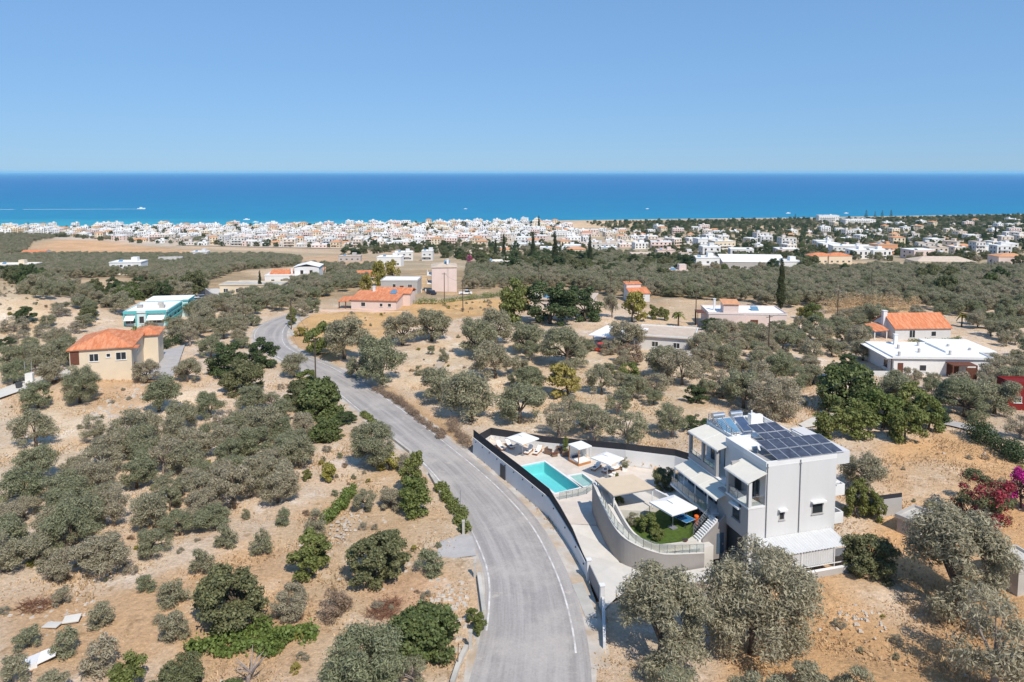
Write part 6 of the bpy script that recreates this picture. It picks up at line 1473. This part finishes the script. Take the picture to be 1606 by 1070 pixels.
# instanced masses
def mass(name, pts, objs, smin, smax, hs=1.0):
    pts = np.array(pts, np.float32); me = bpy.data.meshes.new(name); me.vertices.add(len(pts)); me.vertices.foreach_set('co', pts.ravel())
    at = me.attributes.new('sc', 'FLOAT', 'POINT'); at.data.foreach_set('value', NR.uniform(smin, smax, len(pts)).astype(np.float32))
    at = me.attributes.new('rz', 'FLOAT', 'POINT'); at.data.foreach_set('value', NR.uniform(0, 6.28, len(pts)).astype(np.float32))
    o = link(name, me); struct(o, 'stuff')
    ng = bpy.data.node_groups.new(name, 'GeometryNodeTree'); ng.interface.new_socket('Geometry', in_out='INPUT', socket_type='NodeSocketGeometry'); ng.interface.new_socket('Geometry', in_out='OUTPUT', socket_type='NodeSocketGeometry')
    N = ng.nodes; Lk = ng.links; gi = N.new('NodeGroupInput'); go = N.new('NodeGroupOutput'); ip = N.new('GeometryNodeInstanceOnPoints'); jn = N.new('GeometryNodeJoinGeometry')
    for ob in objs:
        oi = N.new('GeometryNodeObjectInfo'); oi.transform_space = 'ORIGINAL'; oi.inputs['Object'].default_value = ob; oi.inputs['As Instance'].default_value = True; Lk.new(oi.outputs['Geometry'], jn.inputs[0])
    a1 = N.new('GeometryNodeInputNamedAttribute'); a1.data_type = 'FLOAT'; a1.inputs['Name'].default_value = 'sc'
    a2 = N.new('GeometryNodeInputNamedAttribute'); a2.data_type = 'FLOAT'; a2.inputs['Name'].default_value = 'rz'
    c1 = N.new('ShaderNodeCombineXYZ'); Lk.new(a2.outputs['Attribute'], c1.inputs['Z']); c2 = N.new('ShaderNodeCombineXYZ')
    mu = N.new('ShaderNodeMath'); mu.operation = 'MULTIPLY'; mu.inputs[1].default_value = hs; Lk.new(a1.outputs['Attribute'], mu.inputs[0])
    Lk.new(a1.outputs['Attribute'], c2.inputs['X']); Lk.new(a1.outputs['Attribute'], c2.inputs['Y']); Lk.new(mu.outputs[0], c2.inputs['Z'])
    Lk.new(gi.outputs[0], ip.inputs['Points']); Lk.new(jn.outputs[0], ip.inputs['Instance']); ip.inputs['Pick Instance'].default_value = True
    e2r = N.new('FunctionNodeEulerToRotation'); Lk.new(c1.outputs[0], e2r.inputs[0]); Lk.new(e2r.outputs[0], ip.inputs['Rotation']); Lk.new(c2.outputs[0], ip.inputs['Scale']); Lk.new(ip.outputs[0], go.inputs[0])
    md = o.modifiers.new('scatter', 'NODES'); md.node_group = ng; return o
def crowns(kind, n_=4):
    seen = {}; 
    for o in COL.objects:
        if o.name.startswith('crown') and o.data.name.startswith(kind + '_crown') and o.data.name not in seen: seen[o.data.name] = o
    return list(seen.values())[:n_]
def pts_in(poly, spacing, jit=.45, clear=1.0, keep=1.0, near_trees=True):
    out = []
    def fn(x, y):
        if R.random() < keep: out.append((x, y, float(tz(x, y)) - .1))
    global TREES
    sv = TREES
    if not near_trees: TREES = []
    scatter(poly, spacing, fn, jit, clear); TREES = sv
    return out
woods = []
woods += pts_in([(0, 368), (330, 374), (330, 383), (170, 376), (95, 372), (50, 380), (40, 396), (0, 402)], 7.0, keep=.9)
woods += pts_in([(90, 402), (300, 404), (420, 403), (470, 409), (470, 418), (380, 424), (330, 440), (300, 455), (260, 450), (200, 434), (90, 438), (0, 438), (0, 405)], 4.6)
woods += pts_in([(70, 455), (95, 440), (110, 458), (150, 460), (130, 482), (60, 480)], 6, keep=.8)
woods += pts_in([(250, 500), (340, 478), (400, 468), (520, 440), (580, 432), (600, 445), (520, 462), (500, 475), (450, 488), (400, 492), (310, 502)], 4.5, clear=.9)
woods += pts_in([(470, 420), (600, 422), (600, 432), (500, 435)], 5, keep=.6)
woods += pts_in([(735, 420), (860, 412), (1000, 425), (1110, 442), (1110, 468), (1040, 468), (960, 470), (930, 455), (830, 448), (735, 458)], 4.6, clear=.9, keep=.8)
woods += pts_in([(960, 440), (1110, 440), (1260, 428), (1380, 424), (1606, 424), (1680, 440), (1680, 490), (1606, 500), (1480, 484), (1290, 482), (1240, 484), (1120, 472), (1040, 468)], 4.5, clear=.9, keep=.9)
woods += pts_in([(1460, 484), (1470, 497), (1606, 505), (1690, 520), (1690, 495)], 5.0, clear=.95)
woods += pts_in([(900, 395), (1000, 400), (1080, 412), (1060, 432), (960, 430), (880, 415)], 5.5, keep=.9)
mass('olive_woods', woods, crowns('olive', 5) + crowns('olive_thin', 1), .85, 1.25)
mix = []
mix += pts_in([(560, 378), (760, 385), (900, 385), (980, 400), (900, 415), (740, 412), (640, 395), (560, 400)], 13, keep=.75)
mix += pts_in([(1000, 352), (1606, 338), (1690, 338), (1690, 420), (1606, 418), (1400, 412), (1240, 412), (1060, 405), (980, 375)], 15, keep=.8)
mix += pts_in([(920, 350), (1280, 344), (1280, 352), (1100, 358), (960, 362)], 12, keep=.6)
mix += pts_in([(1360, 345), (1640, 337), (1640, 372), (1500, 366), (1370, 360)], 13, keep=.6)
mass('town_trees', pts_in([(80, 357), (880, 350), (900, 370), (760, 386), (560, 390), (300, 386), (80, 372)], 18, keep=.8), crowns('carob', 2) + crowns('evergreen', 1) + crowns('olive', 2), .7, 1.3)
mix += pts_in([(0, 430), (90, 442), (60, 480), (160, 490), (190, 460), (330, 450), (300, 470), (200, 478), (60, 470)], 7, keep=.65)
mix += pts_in([(60, 480), (150, 470), (200, 500), (120, 530), (60, 560), (90, 510)], 5.5, keep=.7)
mix += pts_in([(130, 455), (260, 452), (290, 470), (200, 492), (130, 486)], 6, keep=.45)
mix += pts_in([(1010, 396), (1280, 400), (1280, 428), (1120, 436), (1040, 425)], 11, keep=.6)
mix += pts_in([(735, 405), (860, 405), (1000, 412), (1110, 432), (1060, 445), (900, 435), (760, 430)], 9, keep=.75, near_trees=False)
mix += pts_in([(1240, 432), (1606, 428), (1606, 470), (1260, 470)], 17, keep=.5, near_trees=False)
mass('garden_trees', mix, crowns('carob', 2) + crowns('evergreen', 1) + crowns('fig', 1) + crowns('olive', 3), .8, 1.5)
scr = []
scr += pts_in([(0, 930), (160, 935), (330, 880), (420, 830), (500, 960), (520, 1070), (0, 1070)], 2.2, keep=.35)
scr += pts_in([(480, 800), (600, 720), (720, 800), (740, 1070), (480, 1070), (420, 930)], 2.2, keep=.35)
scr += pts_in([(1375, 700), (1606, 720), (1680, 1000), (1560, 1070), (1250, 1070), (1250, 930), (1380, 860)], 2.4, keep=.32)
scr += pts_in([(620, 540), (800, 520), (1080, 560), (1130, 640), (1000, 690), (780, 670), (600, 610)], 2.6, keep=.4)
scr += pts_in([(0, 640), (110, 600), (340, 620), (230, 690), (60, 760), (0, 770)], 2.8, keep=.3)
scr += pts_in([(448, 512), (560, 487), (830, 470), (720, 500), (560, 545)], 3.0, keep=.4)
scr += pts_in([(0, 445), (60, 455), (90, 505), (80, 560), (0, 560)], 3.0, keep=.5)
scr += pts_in([(0, 765), (130, 730), (300, 690), (400, 625), (490, 700), (440, 770), (335, 845), (165, 920), (0, 920)], 2.6, keep=.5, near_trees=False)
scr += pts_in([(1085, 560), (1230, 512), (1380, 545), (1280, 640), (1110, 650)], 3.2, keep=.4, near_trees=False)
scr += pts_in([(420, 600), (470, 590), (560, 650), (620, 700), (560, 760), (470, 740), (480, 650)], 2.4, keep=.5, near_trees=False)
mass('low_scrub', scr, crowns('dry_shrub', 2) + crowns('grey_shrub', 2) + crowns('young_olive', 2) + crowns('yellow_shrub', 1), .16, .48, .8)
print('TREES', n1, n2, n3, n4, n5, n6, n7, len(woods), len(mix), len(scr))

# ------------------------------------------------------------------ seaside town
def town_mesh(seed):
    rg = random.Random(seed); q = MB(); w_ = rg.uniform(9, 17); d = rg.uniform(8, 13); st = rg.choice((1, 1, 2, 2, 2, 3)); h = st * 3.0 + .3
    tile = seed % 9 == 4
    q.box(-w_ / 2, w_ / 2, 0, d, -4, h, 0)
    for s_ in range(st):
        z = s_ * 3.0 + .9; n_ = max(2, int(w_ / 3.2))
        for i in range(n_):
            x = -w_ / 2 + w_ * (i + .5) / n_; q.box(x - .65, x + .65, -.03, .1, z - (.8 if s_ and rg.random() < .5 else 0), z + 1.35, 2)
        for i in range(2): y = d * (.3 + .4 * i); q.box(-w_ / 2 - .03, -w_ / 2 + .1, y - .6, y + .6, z, z + 1.3, 2); q.box(w_ / 2 - .1, w_ / 2 + .03, y - .6, y + .6, z, z + 1.3, 2)
        if s_ and rg.random() < .8: a = rg.uniform(.2, .48) * w_; q.box(-a, a * .8, -1.5, -.031, s_ * 3 - .1, s_ * 3 + .85, 0)
    if tile: hip_roof(q, -w_ / 2, w_ / 2, 0, d, h + .18, 1.6, .35, 1)
    else:
        q.box(-w_ / 2 - .1, w_ / 2 + .1, -.1, d + .1, h + .003, h + .35, 1)
        if rg.random() < .7: x = rg.uniform(-w_ / 3, w_ / 5); q.box(x, x + 3.2, d * .4, d * .4 + 3, h + .352, h + 2.6, 0)
        if rg.random() < .7: x = rg.uniform(-w_ / 3, w_ / 3); q.slab([(x - .9, 1, h + .45), (x + .9, 1, h + .45), (x + .9, 2.6, h + 1.1), (x - .9, 2.6, h + 1.1)], .12, 2)
    wm = ('white', 'bright', 'white', 'beige', 'cream', 'white', 'pinkish', 'white', 'beige')[seed % 9]
    return q.mesh('town_house', [M[wm], M['oldtile' if tile else ('roofwhite', 'roofwhite', 'tanroof')[seed % 3]], M['darkglass']]), wm, st, tile
TOWN = [town_mesh(i) for i in range(26)]
COLN = {'bright': 'white', 'white': 'off white', 'cream': 'cream', 'pinkish': 'pale pink', 'beige': 'beige'}; STN = {1: 'single storey', 2: 'two storey', 3: 'three storey'}
cand = []
def tsample(poly, n_, sx_, sy_):
    xs_ = [p_[0] for p_ in poly]; ys_ = [p_[1] for p_ in poly]; got = []; tries = 0
    while len(got) < n_ and tries < n_ * 60:
        tries += 1; x = R.uniform(min(xs_), max(xs_)); y = R.uniform(min(ys_), max(ys_))
        if not inpoly(x, y, poly): continue
        if any(abs(x - a) < sx_ * (.6 + (y - 340) / 60) and abs(y - b) < sy_ * (.6 + (y - 340) / 60) for a, b in got): continue
        got.append((x, y))
    return got
cand += [(p_, 'dense') for p_ in tsample([(80, 358), (300, 354), (500, 353), (700, 350), (850, 347.5), (890, 352), (900, 366), (800, 376), (760, 386), (560, 390), (300, 385), (80, 371)], 640, 5.2, 1.5)]
cand += [(p_, 'mid') for p_ in tsample([(880, 362), (1010, 366), (1010, 392), (900, 384)], 26, 13, 3.5)]
cand += [(p_, 'west') for p_ in tsample([(0, 359), (80, 357), (80, 368), (0, 366)], 40, 6, 1.8)]
cand += [(p_, 'east') for p_ in tsample([(1010, 362), (1200, 360), (1606, 345), (1606, 412), (1420, 408), (1250, 405), (1080, 408), (1000, 385)], 120, 12, 3)]
cand += [(p_, 'mid') for p_ in tsample([(740, 388), (900, 372), (980, 380), (960, 395), (760, 400)], 14, 18, 5)]
tw = []
for (px, py), zone in cand:
    x, y, z = G(px, py)
    if y > float(shore(x)) - 22 or not near_ok(x, y, 9): continue
    tw.append((y, x, z, zone))
tw.sort()
ZL = {'dense': 'house in the dense seaside town', 'west': 'house in the western outskirts of the seaside town', 'east': 'house among the gardens of the eastern plain', 'mid': 'house on the wooded slope above the seaside town'}
rest = MB(); rest_n = 0
for i, (y, x, z, zone) in enumerate(tw):
    me, wm, st, tile = R.choice(TOWN if zone in ('dense', 'west', 'east') else [k for k in TOWN if k[2] < 3]); rz = R.gauss(0, .22) + (.1 if zone == 'east' else 0)
    if i < 285:
        o = link('town_house', me); o.location = (x, y, z); o.rotation_euler = (0, 0, rz); s_ = R.uniform(.85, 1.2); o.scale = (s_, s_, 1)
        tag(o, f"{COLN[wm]} {STN[st]} {'orange roofed ' if tile else 'flat roofed '}{ZL[zone]}", 'house', ZL[zone] + 's')
    else:
        n0 = len(rest.v); c_, k_ = cos(rz), sin(rz)
        vs = [(x + v.co.x * c_ - v.co.y * k_, y + v.co.x * k_ + v.co.y * c_, z + v.co.z) for v in me.vertices]
        mi = {'bright': 0, 'white': 0, 'cream': 3, 'pinkish': 4, 'beige': 3}[wm]
        for p_ in me.polygons: rest.f.append(tuple(n0 + k for k in p_.vertices)); rest.m.append((mi, 5 if tile else 1, 2)[p_.material_index])
        rest.v += vs; rest_n += 1
if rest.v: struct(rest.build('far_town_houses', [M['bright'], M['roofwhite'], M['darkglass'], M['cream'], M['pinkish'], M['oldtile']]), 'stuff')
print('TOWN', len(tw), rest_n)
# tall pines at the hotel and town cypresses
for px, py, w_, lab in ((1358, 350, 9, 'nearest the hotel wing'), (1372, 350, 8, 'second from the hotel wing'), (1383, 351, 9, 'third from the hotel wing'), (1397, 350, 9, 'farthest from the hotel wing')):
    plantpx('pine', px, py, w_, 'dark tiered pine on the shore, ' + lab, 'tree', 'shore pines', 'pine_tree', 1)
for px, py, w_, lab in ((430, 384, 8, 'tall dark pine at the lower edge of the seaside town'), (45, 364, 7, 'tall dark tree standing above the western town roofs'), (845, 362, 5, 'slim dark cypress tree at the beach end of the town'), (1247, 354, 8, 'big dark pine beside the hotel block'), (777, 407, 7, 'dark cypress beside the weathered tile house, nearer the town'), (790, 409, 9, 'thick dark cypress in front of the weathered tile house'), (836, 411, 10, 'thick dark conifer below the sprawling white house'), (925, 420, 11, 'dark conifer on the wooded slope above the olives'), (870, 420, 12, 'broad dark conifer below the sprawling white house terrace'), (1560, 388, 7, 'tall dark cypress among the eastern garden villas'), (408, 462, 8, 'dark cypress by the walled yard of the white villa')):
    plantpx('pine' if 'pine' in lab or 'tree' in lab and 'cypress' not in lab else 'cypress', px, py, w_, lab, 'tree', None, 'pine_tree' if 'pine' in lab else 'conifer_tree', 1)
plantpx('bougainvillea', 736, 411, 11, 'magenta bougainvillea by the cream house in the central woods', 'shrub', None, 'bougainvillea_bush')
plantpx('evergreen', 549, 406, 32, 'wide dark evergreen over the bare reddish lot', 'tree', None, 'evergreen_tree', .6)
plantpx('bougainvillea', 313, 482, 9, 'small magenta bush at the end of the teal building', 'shrub', None, 'bougainvillea_bush')

# ------------------------------------------------------------------ coastal highway, service roads
def lane(name, pts, wd, m, h=.25):
    p_ = smooth([G(*q)[:2] for q in pts], 90); o = ribbon(name, offs(p_, -wd / 2), offs(p_, wd / 2), lambda i: float(tz(*offs(p_, -wd / 2)[i])) + h, lambda i: float(tz(*offs(p_, wd / 2)[i])) + h, m); return struct(o)
lane('highway', [(280, 385), (420, 388), (560, 391), (700, 393)], 12, M['kerb'], .5)
lane('highway', [(1180, 377), (1300, 375), (1450, 371), (1640, 366)], 16, M['asphalt_old'], .5)
lane('service_road', [(1270, 415), (1262, 408), (1255, 402), (1270, 397)], 7, M['asphalt_old'], .3)
lane('farm_track', [(1478, 664), (1500, 668), (1530, 676), (1560, 682)], 2.6, M['asphalt_old'], .28)
lane('footpath', [(285, 492), (310, 480), (330, 470), (345, 462), (330, 455)], 5.0, M['paving'], .45)
lane('footpath', [(700, 555), (690, 575), (665, 600)], 1.6, M['kerb'], .22)

# ------------------------------------------------------------------ utility poles and wires
def pole(px, py, h, label, arm=True):
    x, y, z = G(px, py); t = thing('utility_pole', label, 'pole', (x, y, z), R.uniform(-.4, .4), 'wooden utility poles')
    q = MB().tube([(0, 0, -.4), (0, 0, h)], [.14, .10], 8); q.build('shaft', M['polewood'], t)
    if arm:
        q = MB(); q.box(-.8, .8, -.05, .05, h - .5, h - .38); q.build('crossarm', M['polewood'], t)
        for dx in (-.7, 0, .7): q = MB().tube([(dx, 0, h - .38), (dx, 0, h - .2)], .04, 6); q.build('insulator', M['bright'], t)
    return (x, y, z + h - .3)
PO = [pole(495, 593, 7.5, 'wooden utility pole on the west kerb of the straight road'), pole(457, 517, 7.5, 'wooden utility pole inside the road bend'), pole(382, 513, 8, 'wooden utility pole in the olives above the teal building'),
      pole(697, 474, 9, 'wooden utility pole before the pale tall house'), pole(726, 489, 9, 'wooden utility pole at the field edge above the middle grove'), pole(1205, 562, 9, 'wooden utility pole below the stair house'), pole(1313, 508, 8.5, 'wooden utility pole by the reed bed'),
      pole(1366, 466, 9, 'wooden utility pole in the eastern olive woods'), pole(1553, 440, 9, 'wooden utility pole rising over the far eastern olives'), pole(957, 470, 9, 'wooden utility pole behind the silvery tree'), pole(987, 470, 8, 'wooden utility pole beside the tiny white house'), pole(1091, 510, 8.5, 'wooden utility pole on the sandy yard by the stair house'),
      pole(845, 450, 8.5, 'wooden utility pole above the brown roofed house'), pole(1396, 622, 6.5, 'short wooden pole behind the orchard', False), pole(509, 437, 8, 'wooden utility pole beside the white villa complex')]
def wire(a, b, label, sag=.8):
    q = MB(); pts = []
    for i in range(13): t = i / 12; pts.append(tuple(np.array(a) * (1 - t) + np.array(b) * t - np.array((0, 0, sag * 4 * t * (1 - t)))))
    q.tube(pts, .022, 4); tag(q.build('overhead_wire', M['darkmetal']), label, 'cable')
wire(PO[0], PO[1], 'thin overhead wire along the road from kerb pole to bend pole'); wire(PO[5], PO[6], 'thin overhead wire from the stair house pole to the reed bed pole'); wire(PO[6], PO[7], 'thin overhead wire running into the eastern olive woods')
wire(PO[13], (*V2W(8, 13), 10.2), 'thin wire from the short pole to the villa roof'); wire(PO[3], PO[4], 'thin overhead wire over the dry grass field')

# ------------------------------------------------------------------ vehicles
def car(px, py, rz, paint, label, kind='car', z=None):
    x, y, zz = G(px, py); t = thing('parked_car' if kind != 'van' else 'parked_van', label, kind, (x, y, (zz if z is None else z) + .05), rz)
    L, W = (4.3, 1.75) if kind != 'van' else (6.2, 2.1); H = 1.0 if kind != 'van' else 1.3
    q = MB(); q.prism([(-L / 2, -W / 2), (L / 2, -W / 2), (L / 2, W / 2), (-L / 2, W / 2)], .3, [.85, .75, .75, .85] if kind != 'van' else H); o = q.build('body', M[paint], t)
    c0_, c1_ = (-1.6, 1.0) if kind == 'car' else (-.3, 1.0) if kind == 'pickup' else (-3.05, 2.4); zt = 1.42 if kind != 'van' else 2.5; zb = .78 if kind != 'van' else 1.3
    q = MB(); a = [(c0_, -W / 2 + .05, zb), (c1_ + .5, -W / 2 + .05, zb), (c1_ + .5, W / 2 - .05, zb), (c0_, W / 2 - .05, zb)]; b = [(c0_ + .3, -W / 2 + .2, zt), (c1_ - .15, -W / 2 + .2, zt), (c1_ - .15, W / 2 - .2, zt), (c0_ + .3, W / 2 - .2, zt)]
    q.add(a + b, [(0, 1, 5, 4), (1, 2, 6, 5), (2, 3, 7, 6), (3, 0, 4, 7), (4, 5, 6, 7)]); q.build('cabin_glass' if kind != 'van' else 'upper_body', M['darkglass' if kind != 'van' else paint], t)
    if kind != 'van': q = MB(); q.box(c0_ + .28, c1_ - .13, -W / 2 + .19, W / 2 - .19, zt + .002, zt + .05); q.build('roof', M[paint], t)
    else: q = MB(); q.box(2.2, 2.95, -.9, .9, 1.4, 2.1); q.build('windscreen', M['darkglass'], t)
    for sx_ in (-L / 2 + .8, L / 2 - .85):
        for sy_ in (-1, 1): q = MB().tube([(sx_, sy_ * (W / 2 - .2), .32), (sx_, sy_ * (W / 2 + .01), .32)], .32, 12); wh = q.build('wheel', M['tyre'], t); q = MB().tube([(sx_, sy_ * (W / 2 + .005), .32), (sx_, sy_ * (W / 2 + .03), .32)], .18, 10); q.build('rim', M['alu'], wh)
    for sy_ in (-.6, .6): q = MB(); q.box(L / 2 - .02, L / 2 + .02, sy_ - .18, sy_ + .18, .55, .7); q.build('headlight', M['bright'], t)
car(1288, 601, .25, 'carblue', 'dark blue car parked behind the big bright green tree'); car(940, 533, 1.2, 'carwhite', 'white pickup parked beside the carport', 'pickup'); car(943, 549, 1.2, 'carred', 'small red car parked below the white pickup')
car(316, 470, .6, 'cargrey', 'silver grey car parked at the curved wall by the teal building'); car(308, 474, .6, 'carwhite', 'white car parked beside the silver grey one at the curved wall'); car(322, 464, .6, 'carblue', 'dark car farthest up the curved wall lane'); car(312, 488, .3, 'carwhite', 'white car below the magenta bush'); car(324, 478, .2, 'cargrey', 'grey car alone on the pale lane by the curved wall'); car(405, 459, -1.4, 'carwhite', 'white van in the walled yard below the white villa', 'van')
car(676, 462, 2.2, 'carblue', 'dark car in the shade of the pale tall house'); car(730, 462, .1, 'carwhite', 'white car beside the pale tall house garden', 'pickup')
# curved wall by the lane
cw = thing('curved_wall', 'curved grey retaining wall beside the parked cars', 'wall'); q = MB(); p_ = smooth([G(*k)[:2] for k in ((322, 466), (335, 474), (352, 474), (364, 470))], 24, 2); z0_ = float(tz(*p_[10])); wallstrip(q, p_, offs(p_, -.4), z0_ - 2, np.full(24, z0_ + 2.4)); q.build('wall', M['greywall'], cw)

# ------------------------------------------------------------------ roadside bits
def kerbwall(pts, h, label, th=.35, m='concrete'):
    t = thing('kerb_wall', label, 'wall'); p_ = smooth([P(*k)[:2] for k in pts], 14, 1); q = MB(); wallstrip(q, p_, offs(p_, -th), -.6, np.full(14, h)); q.build('wall', M[m], t)
kerbwall([(748, 905), (752, 935), (756, 965)], .45, 'low concrete kerb wall beside the two concrete posts'); kerbwall([(713, 1075), (724, 1040), (735, 1018)], .35, 'low concrete kerb wall below the bright green roadside shrub'); kerbwall([(614, 690), (628, 701), (642, 712)], .4, 'low concrete kerb beside the large lone olive'); kerbwall([(672, 745), (682, 762), (691, 780)], .4, 'weathered kerb wall under the green creeper')
for px, py, h, lab in ((745, 905, 1.5, 'grey concrete post at the edge of the concrete apron'), (738, 1017, 1.5, 'grey concrete post at the lower kerb wall'), (727, 838, 1.5, 'leaning concrete post by the rubble at the road')):
    x, y, z = P(px, py); t = thing('concrete_post', lab, 'post', (x, y, -.1)); q = MB(); q.prism([(-.13, -.13), (.13, -.13), (.13, .13), (-.13, .13)], -.3, h); q.build('shaft', M['concrete'], t); q = MB(); q.prism([(-.16, -.16), (.16, -.16), (.16, .16), (-.16, .16)], h, h + .12); q.build('cap', M['concrete'], t)
x, y, z = P(718, 1045); q = MB().tube([(x, y, -.2), (x + .05, y, 1.9)], .035, 6); tag(q.build('fence_rod', M['rust']), 'thin rusty rod by the lower kerb wall', 'post')
x, y, z = P(722, 800); q = MB().tube([(x, y, -.2), (x, y, 2.3)], .035, 6); tag(q.build('sign_post', M['midmetal']), 'thin grey metal post at the kerb above the creeper', 'post')
# white trailer, slabs, brush piles, dead branches
x, y, z = G(60, 1042); t = thing('white_trailer', 'discarded white box trailer lying on the dry slope', 'trailer', (x, y, z), .35); t.scale = (.8, .8, .8)
q = MB(); q.prism([(-1.5, -.8), (.1, -.8), (.1, .8), (-1.5, .8)], -.1, [.35, .75, .75, .35]); q.build('body', M['carwhite'], t)
q = MB().slab([(.1, -.75, .55), (1.6, -.55, .95), (1.55, .7, 1.15), (.1, .75, .8)], .12); o = q.build('lid', M['carwhite'], t); q = MB().slab([(.45, -.4, .665), (1.25, -.28, .872), (1.22, .4, .972), (.43, .45, .76)], .02); q.build('hatch', M['darkglass'], o)
for i, (px, py, a) in enumerate(((113, 976, .2), (82, 984, -.1))):
    x, y, z = G(px, py); t = thing('white_slab', ('tilted white slab lying beside the young olive', 'white slab lying flat near the brush pile')[i], 'slab', (x, y, z), a); q = MB().slab([(-.65, -.4, .25), (.65, -.4, .3), (.65, .4, .5 - .2 * i), (-.65, .4, .4 - .2 * i)], .08); q.build('sheet', M['paving'], t); q = MB(); q.box(-.5, .4, -.2, .3, -.2, .18); q.build('rubble_block', M['concrete'], t)
def brush(px, py, r, label, n_=170, m='rust'):
    x, y, z = G(px, py); t = thing('brush_pile', label, 'brush pile', (x, y, z)); rg = random.Random(int(px)); q = MB()
    for i in range(n_):
        a = rg.random() * 6.28; d = r * sqrt(rg.random()); p0 = np.array((cos(a) * d, sin(a) * d * .7, max(.02, (r - d) * .45 * rg.random()))); b = rg.random() * 6.28; L = rg.uniform(.4, 1.1)
        q.tube([p0, p0 + np.array((cos(b) * L, sin(b) * L, rg.uniform(-.05, .35)))], [.022, .008], 3, cap=False)
    q.build('twigs', M[m], t)
brush(58, 952, 1.5, 'heap of brown cut branches at the grove edge', 260); brush(598, 962, 1.3, 'heap of pruned twigs on the dirt patch below the carob', 220); brush(612, 948, .9, 'smaller heap of reddish twigs beside the domed fig', 130)
x, y, z = G(388, 1075); t = thing('dead_tree', 'bare grey dead branches rising from the bushes', 'tree', (x, y, z)); q = MB(); rg = random.Random(5)
q.tube([(0, 0, -.3), (.1, 0, .7), (.35, 0, 1.2)], [.2, .16, .12], 7)
for i in range(9): a = rg.random() * 6.28; p1 = np.array((.3 + cos(a) * .6, sin(a) * .6, 1.4 + rg.random() * .5)); q.tube([(.3, 0, 1.0), p1, p1 + np.array((cos(a) * .6, sin(a) * .5, rg.uniform(.1, .8)))], [.09, .06, .015], 5)
q.build('branches', M['deadwood'], t)
# lane side objects at the cream house
x, y, z = G(47, 601); t = thing('cabinet', 'pale grey utility cabinet with two thin poles by the lane', 'cabinet', (x, y, z + .3), .2); q = MB(); q.box(-.6, .6, -.4, .4, -.5, 1.5); q.build('box', M['bright'], t)
for dx in (-.9, .2): q = MB().tube([(dx, .5, -.5), (dx, .5, 3.4)], .05, 6); q.build('mast', M['alu'], t)
x, y, z = G(30, 611); t = thing('black_bin', 'black round bin on the concrete lane', 'bin', (x, y, z + .35)); q = MB().tube([(0, 0, 0), (0, 0, .8)], [.45, .55], 12); q.build('body', M['darkmetal'], t); q = MB().tube([(0, 0, .8), (0, 0, .9)], [.57, .4], 12); q.build('lid', M['darkmetal'], t)
# yard behind the villa
x, y, z = G(1289, 655); t = thing('blue_barrel', 'blue barrel beside the paved yard behind the villa', 'barrel', (x, y, z)); q = MB().tube([(0, 0, 0), (0, 0, .45), (0, 0, .95)], [.3, .34, .3], 14); q.build('body', M['bluebarrel'], t); q = MB().tube([(0, 0, .95), (0, 0, 1.0)], .31, 14); q.build('lid', M['bluebarrel'], t)
pk = pxpoly([(1252, 668), (1280, 655), (1318, 650), (1296, 668), (1262, 674)]); sheet('paved_yard', [(p_[0], p_[1], float(tz(p_[0], p_[1]))) for p_ in pk], 0, M['paving'], .3)

# ------------------------------------------------------------------ boats
def boat(px, py, L, label, wake=0):
    x, y, _ = P(px, py, SEA_Z); t = thing('motor_boat', label, 'boat', (x, y, SEA_Z)); B_ = L * .16
    q = MB(); q.prism([(-L / 2, -B_), (L * .2, -B_), (L / 2, 0), (L * .2, B_), (-L / 2, B_)], .1, [L * .1, L * .12, L * .16, L * .12, L * .1]); q.build('hull', M['carwhite'], t)
    q = MB(); q.box(-L * .2, L * .15, -B_ * .7, B_ * .7, L * .1, L * .24); q.build('cabin', M['carwhite'], t); q = MB(); q.box(-L * .1, L * .152, -B_ * .6, B_ * .6, L * .18, L * .22); q.build('windscreen', M['darkglass'], t)
boat(222, 328, 22, 'white motor boat trailing a long wake on the sea')
x, y, _ = P(222, 328, SEA_Z); q = MB(); vs = []; n_ = 30
for i in range(n_ + 1): t_ = i / n_; xx_ = x - 10 - t_ * 640; w_ = 2.5 + 5 * t_ * (1 - t_ * .6); yy_ = y - t_ * 45; vs += [(xx_, yy_ - w_, SEA_Z + .05), (xx_, yy_ + w_, SEA_Z + .05)]
q.add(vs, [(2 * i, 2 * i + 1, 2 * i + 3, 2 * i + 2) for i in range(n_) if i < 14 or i % 3]); struct(q.build('boat_wake', M['foam']), 'stuff')
for i, (px, py) in enumerate(((387, 345), (401, 349), (730, 328), (1015, 328), (1236, 335), (1327, 335))):
    boat(px, py, (14, 12, 10, 10, 13, 12)[i], ('small white boat off the town, farther from the quay', 'small white boat off the town, hugging the quay', 'tiny white boat far off the town centre', 'tiny white boat off the sandy beach', 'small white boat off the big dark pine', 'small white boat off the hotel block')[i])

# ------------------------------------------------------------------ summer haze
hz = MB(); hz.box(-400000, 400000, -600, 400000, SEA_Z - 20, 60); ho = hz.build('haze', [])
hm = bpy.data.materials.new('haze_air'); hm.use_nodes = True; n = hm.node_tree.nodes
n.remove(n['Principled BSDF']); pv_ = n.new('ShaderNodeVolumePrincipled'); pv_.inputs['Color'].default_value = (.42, .84, 1, 1); pv_.inputs['Density'].default_value = 3.2e-5; pv_.inputs['Anisotropy'].default_value = 0
hm.node_tree.links.new(pv_.outputs[0], n['Material Output'].inputs['Volume']); ho.data.materials.clear(); ho.data.materials.append(hm); struct(ho, 'stuff')
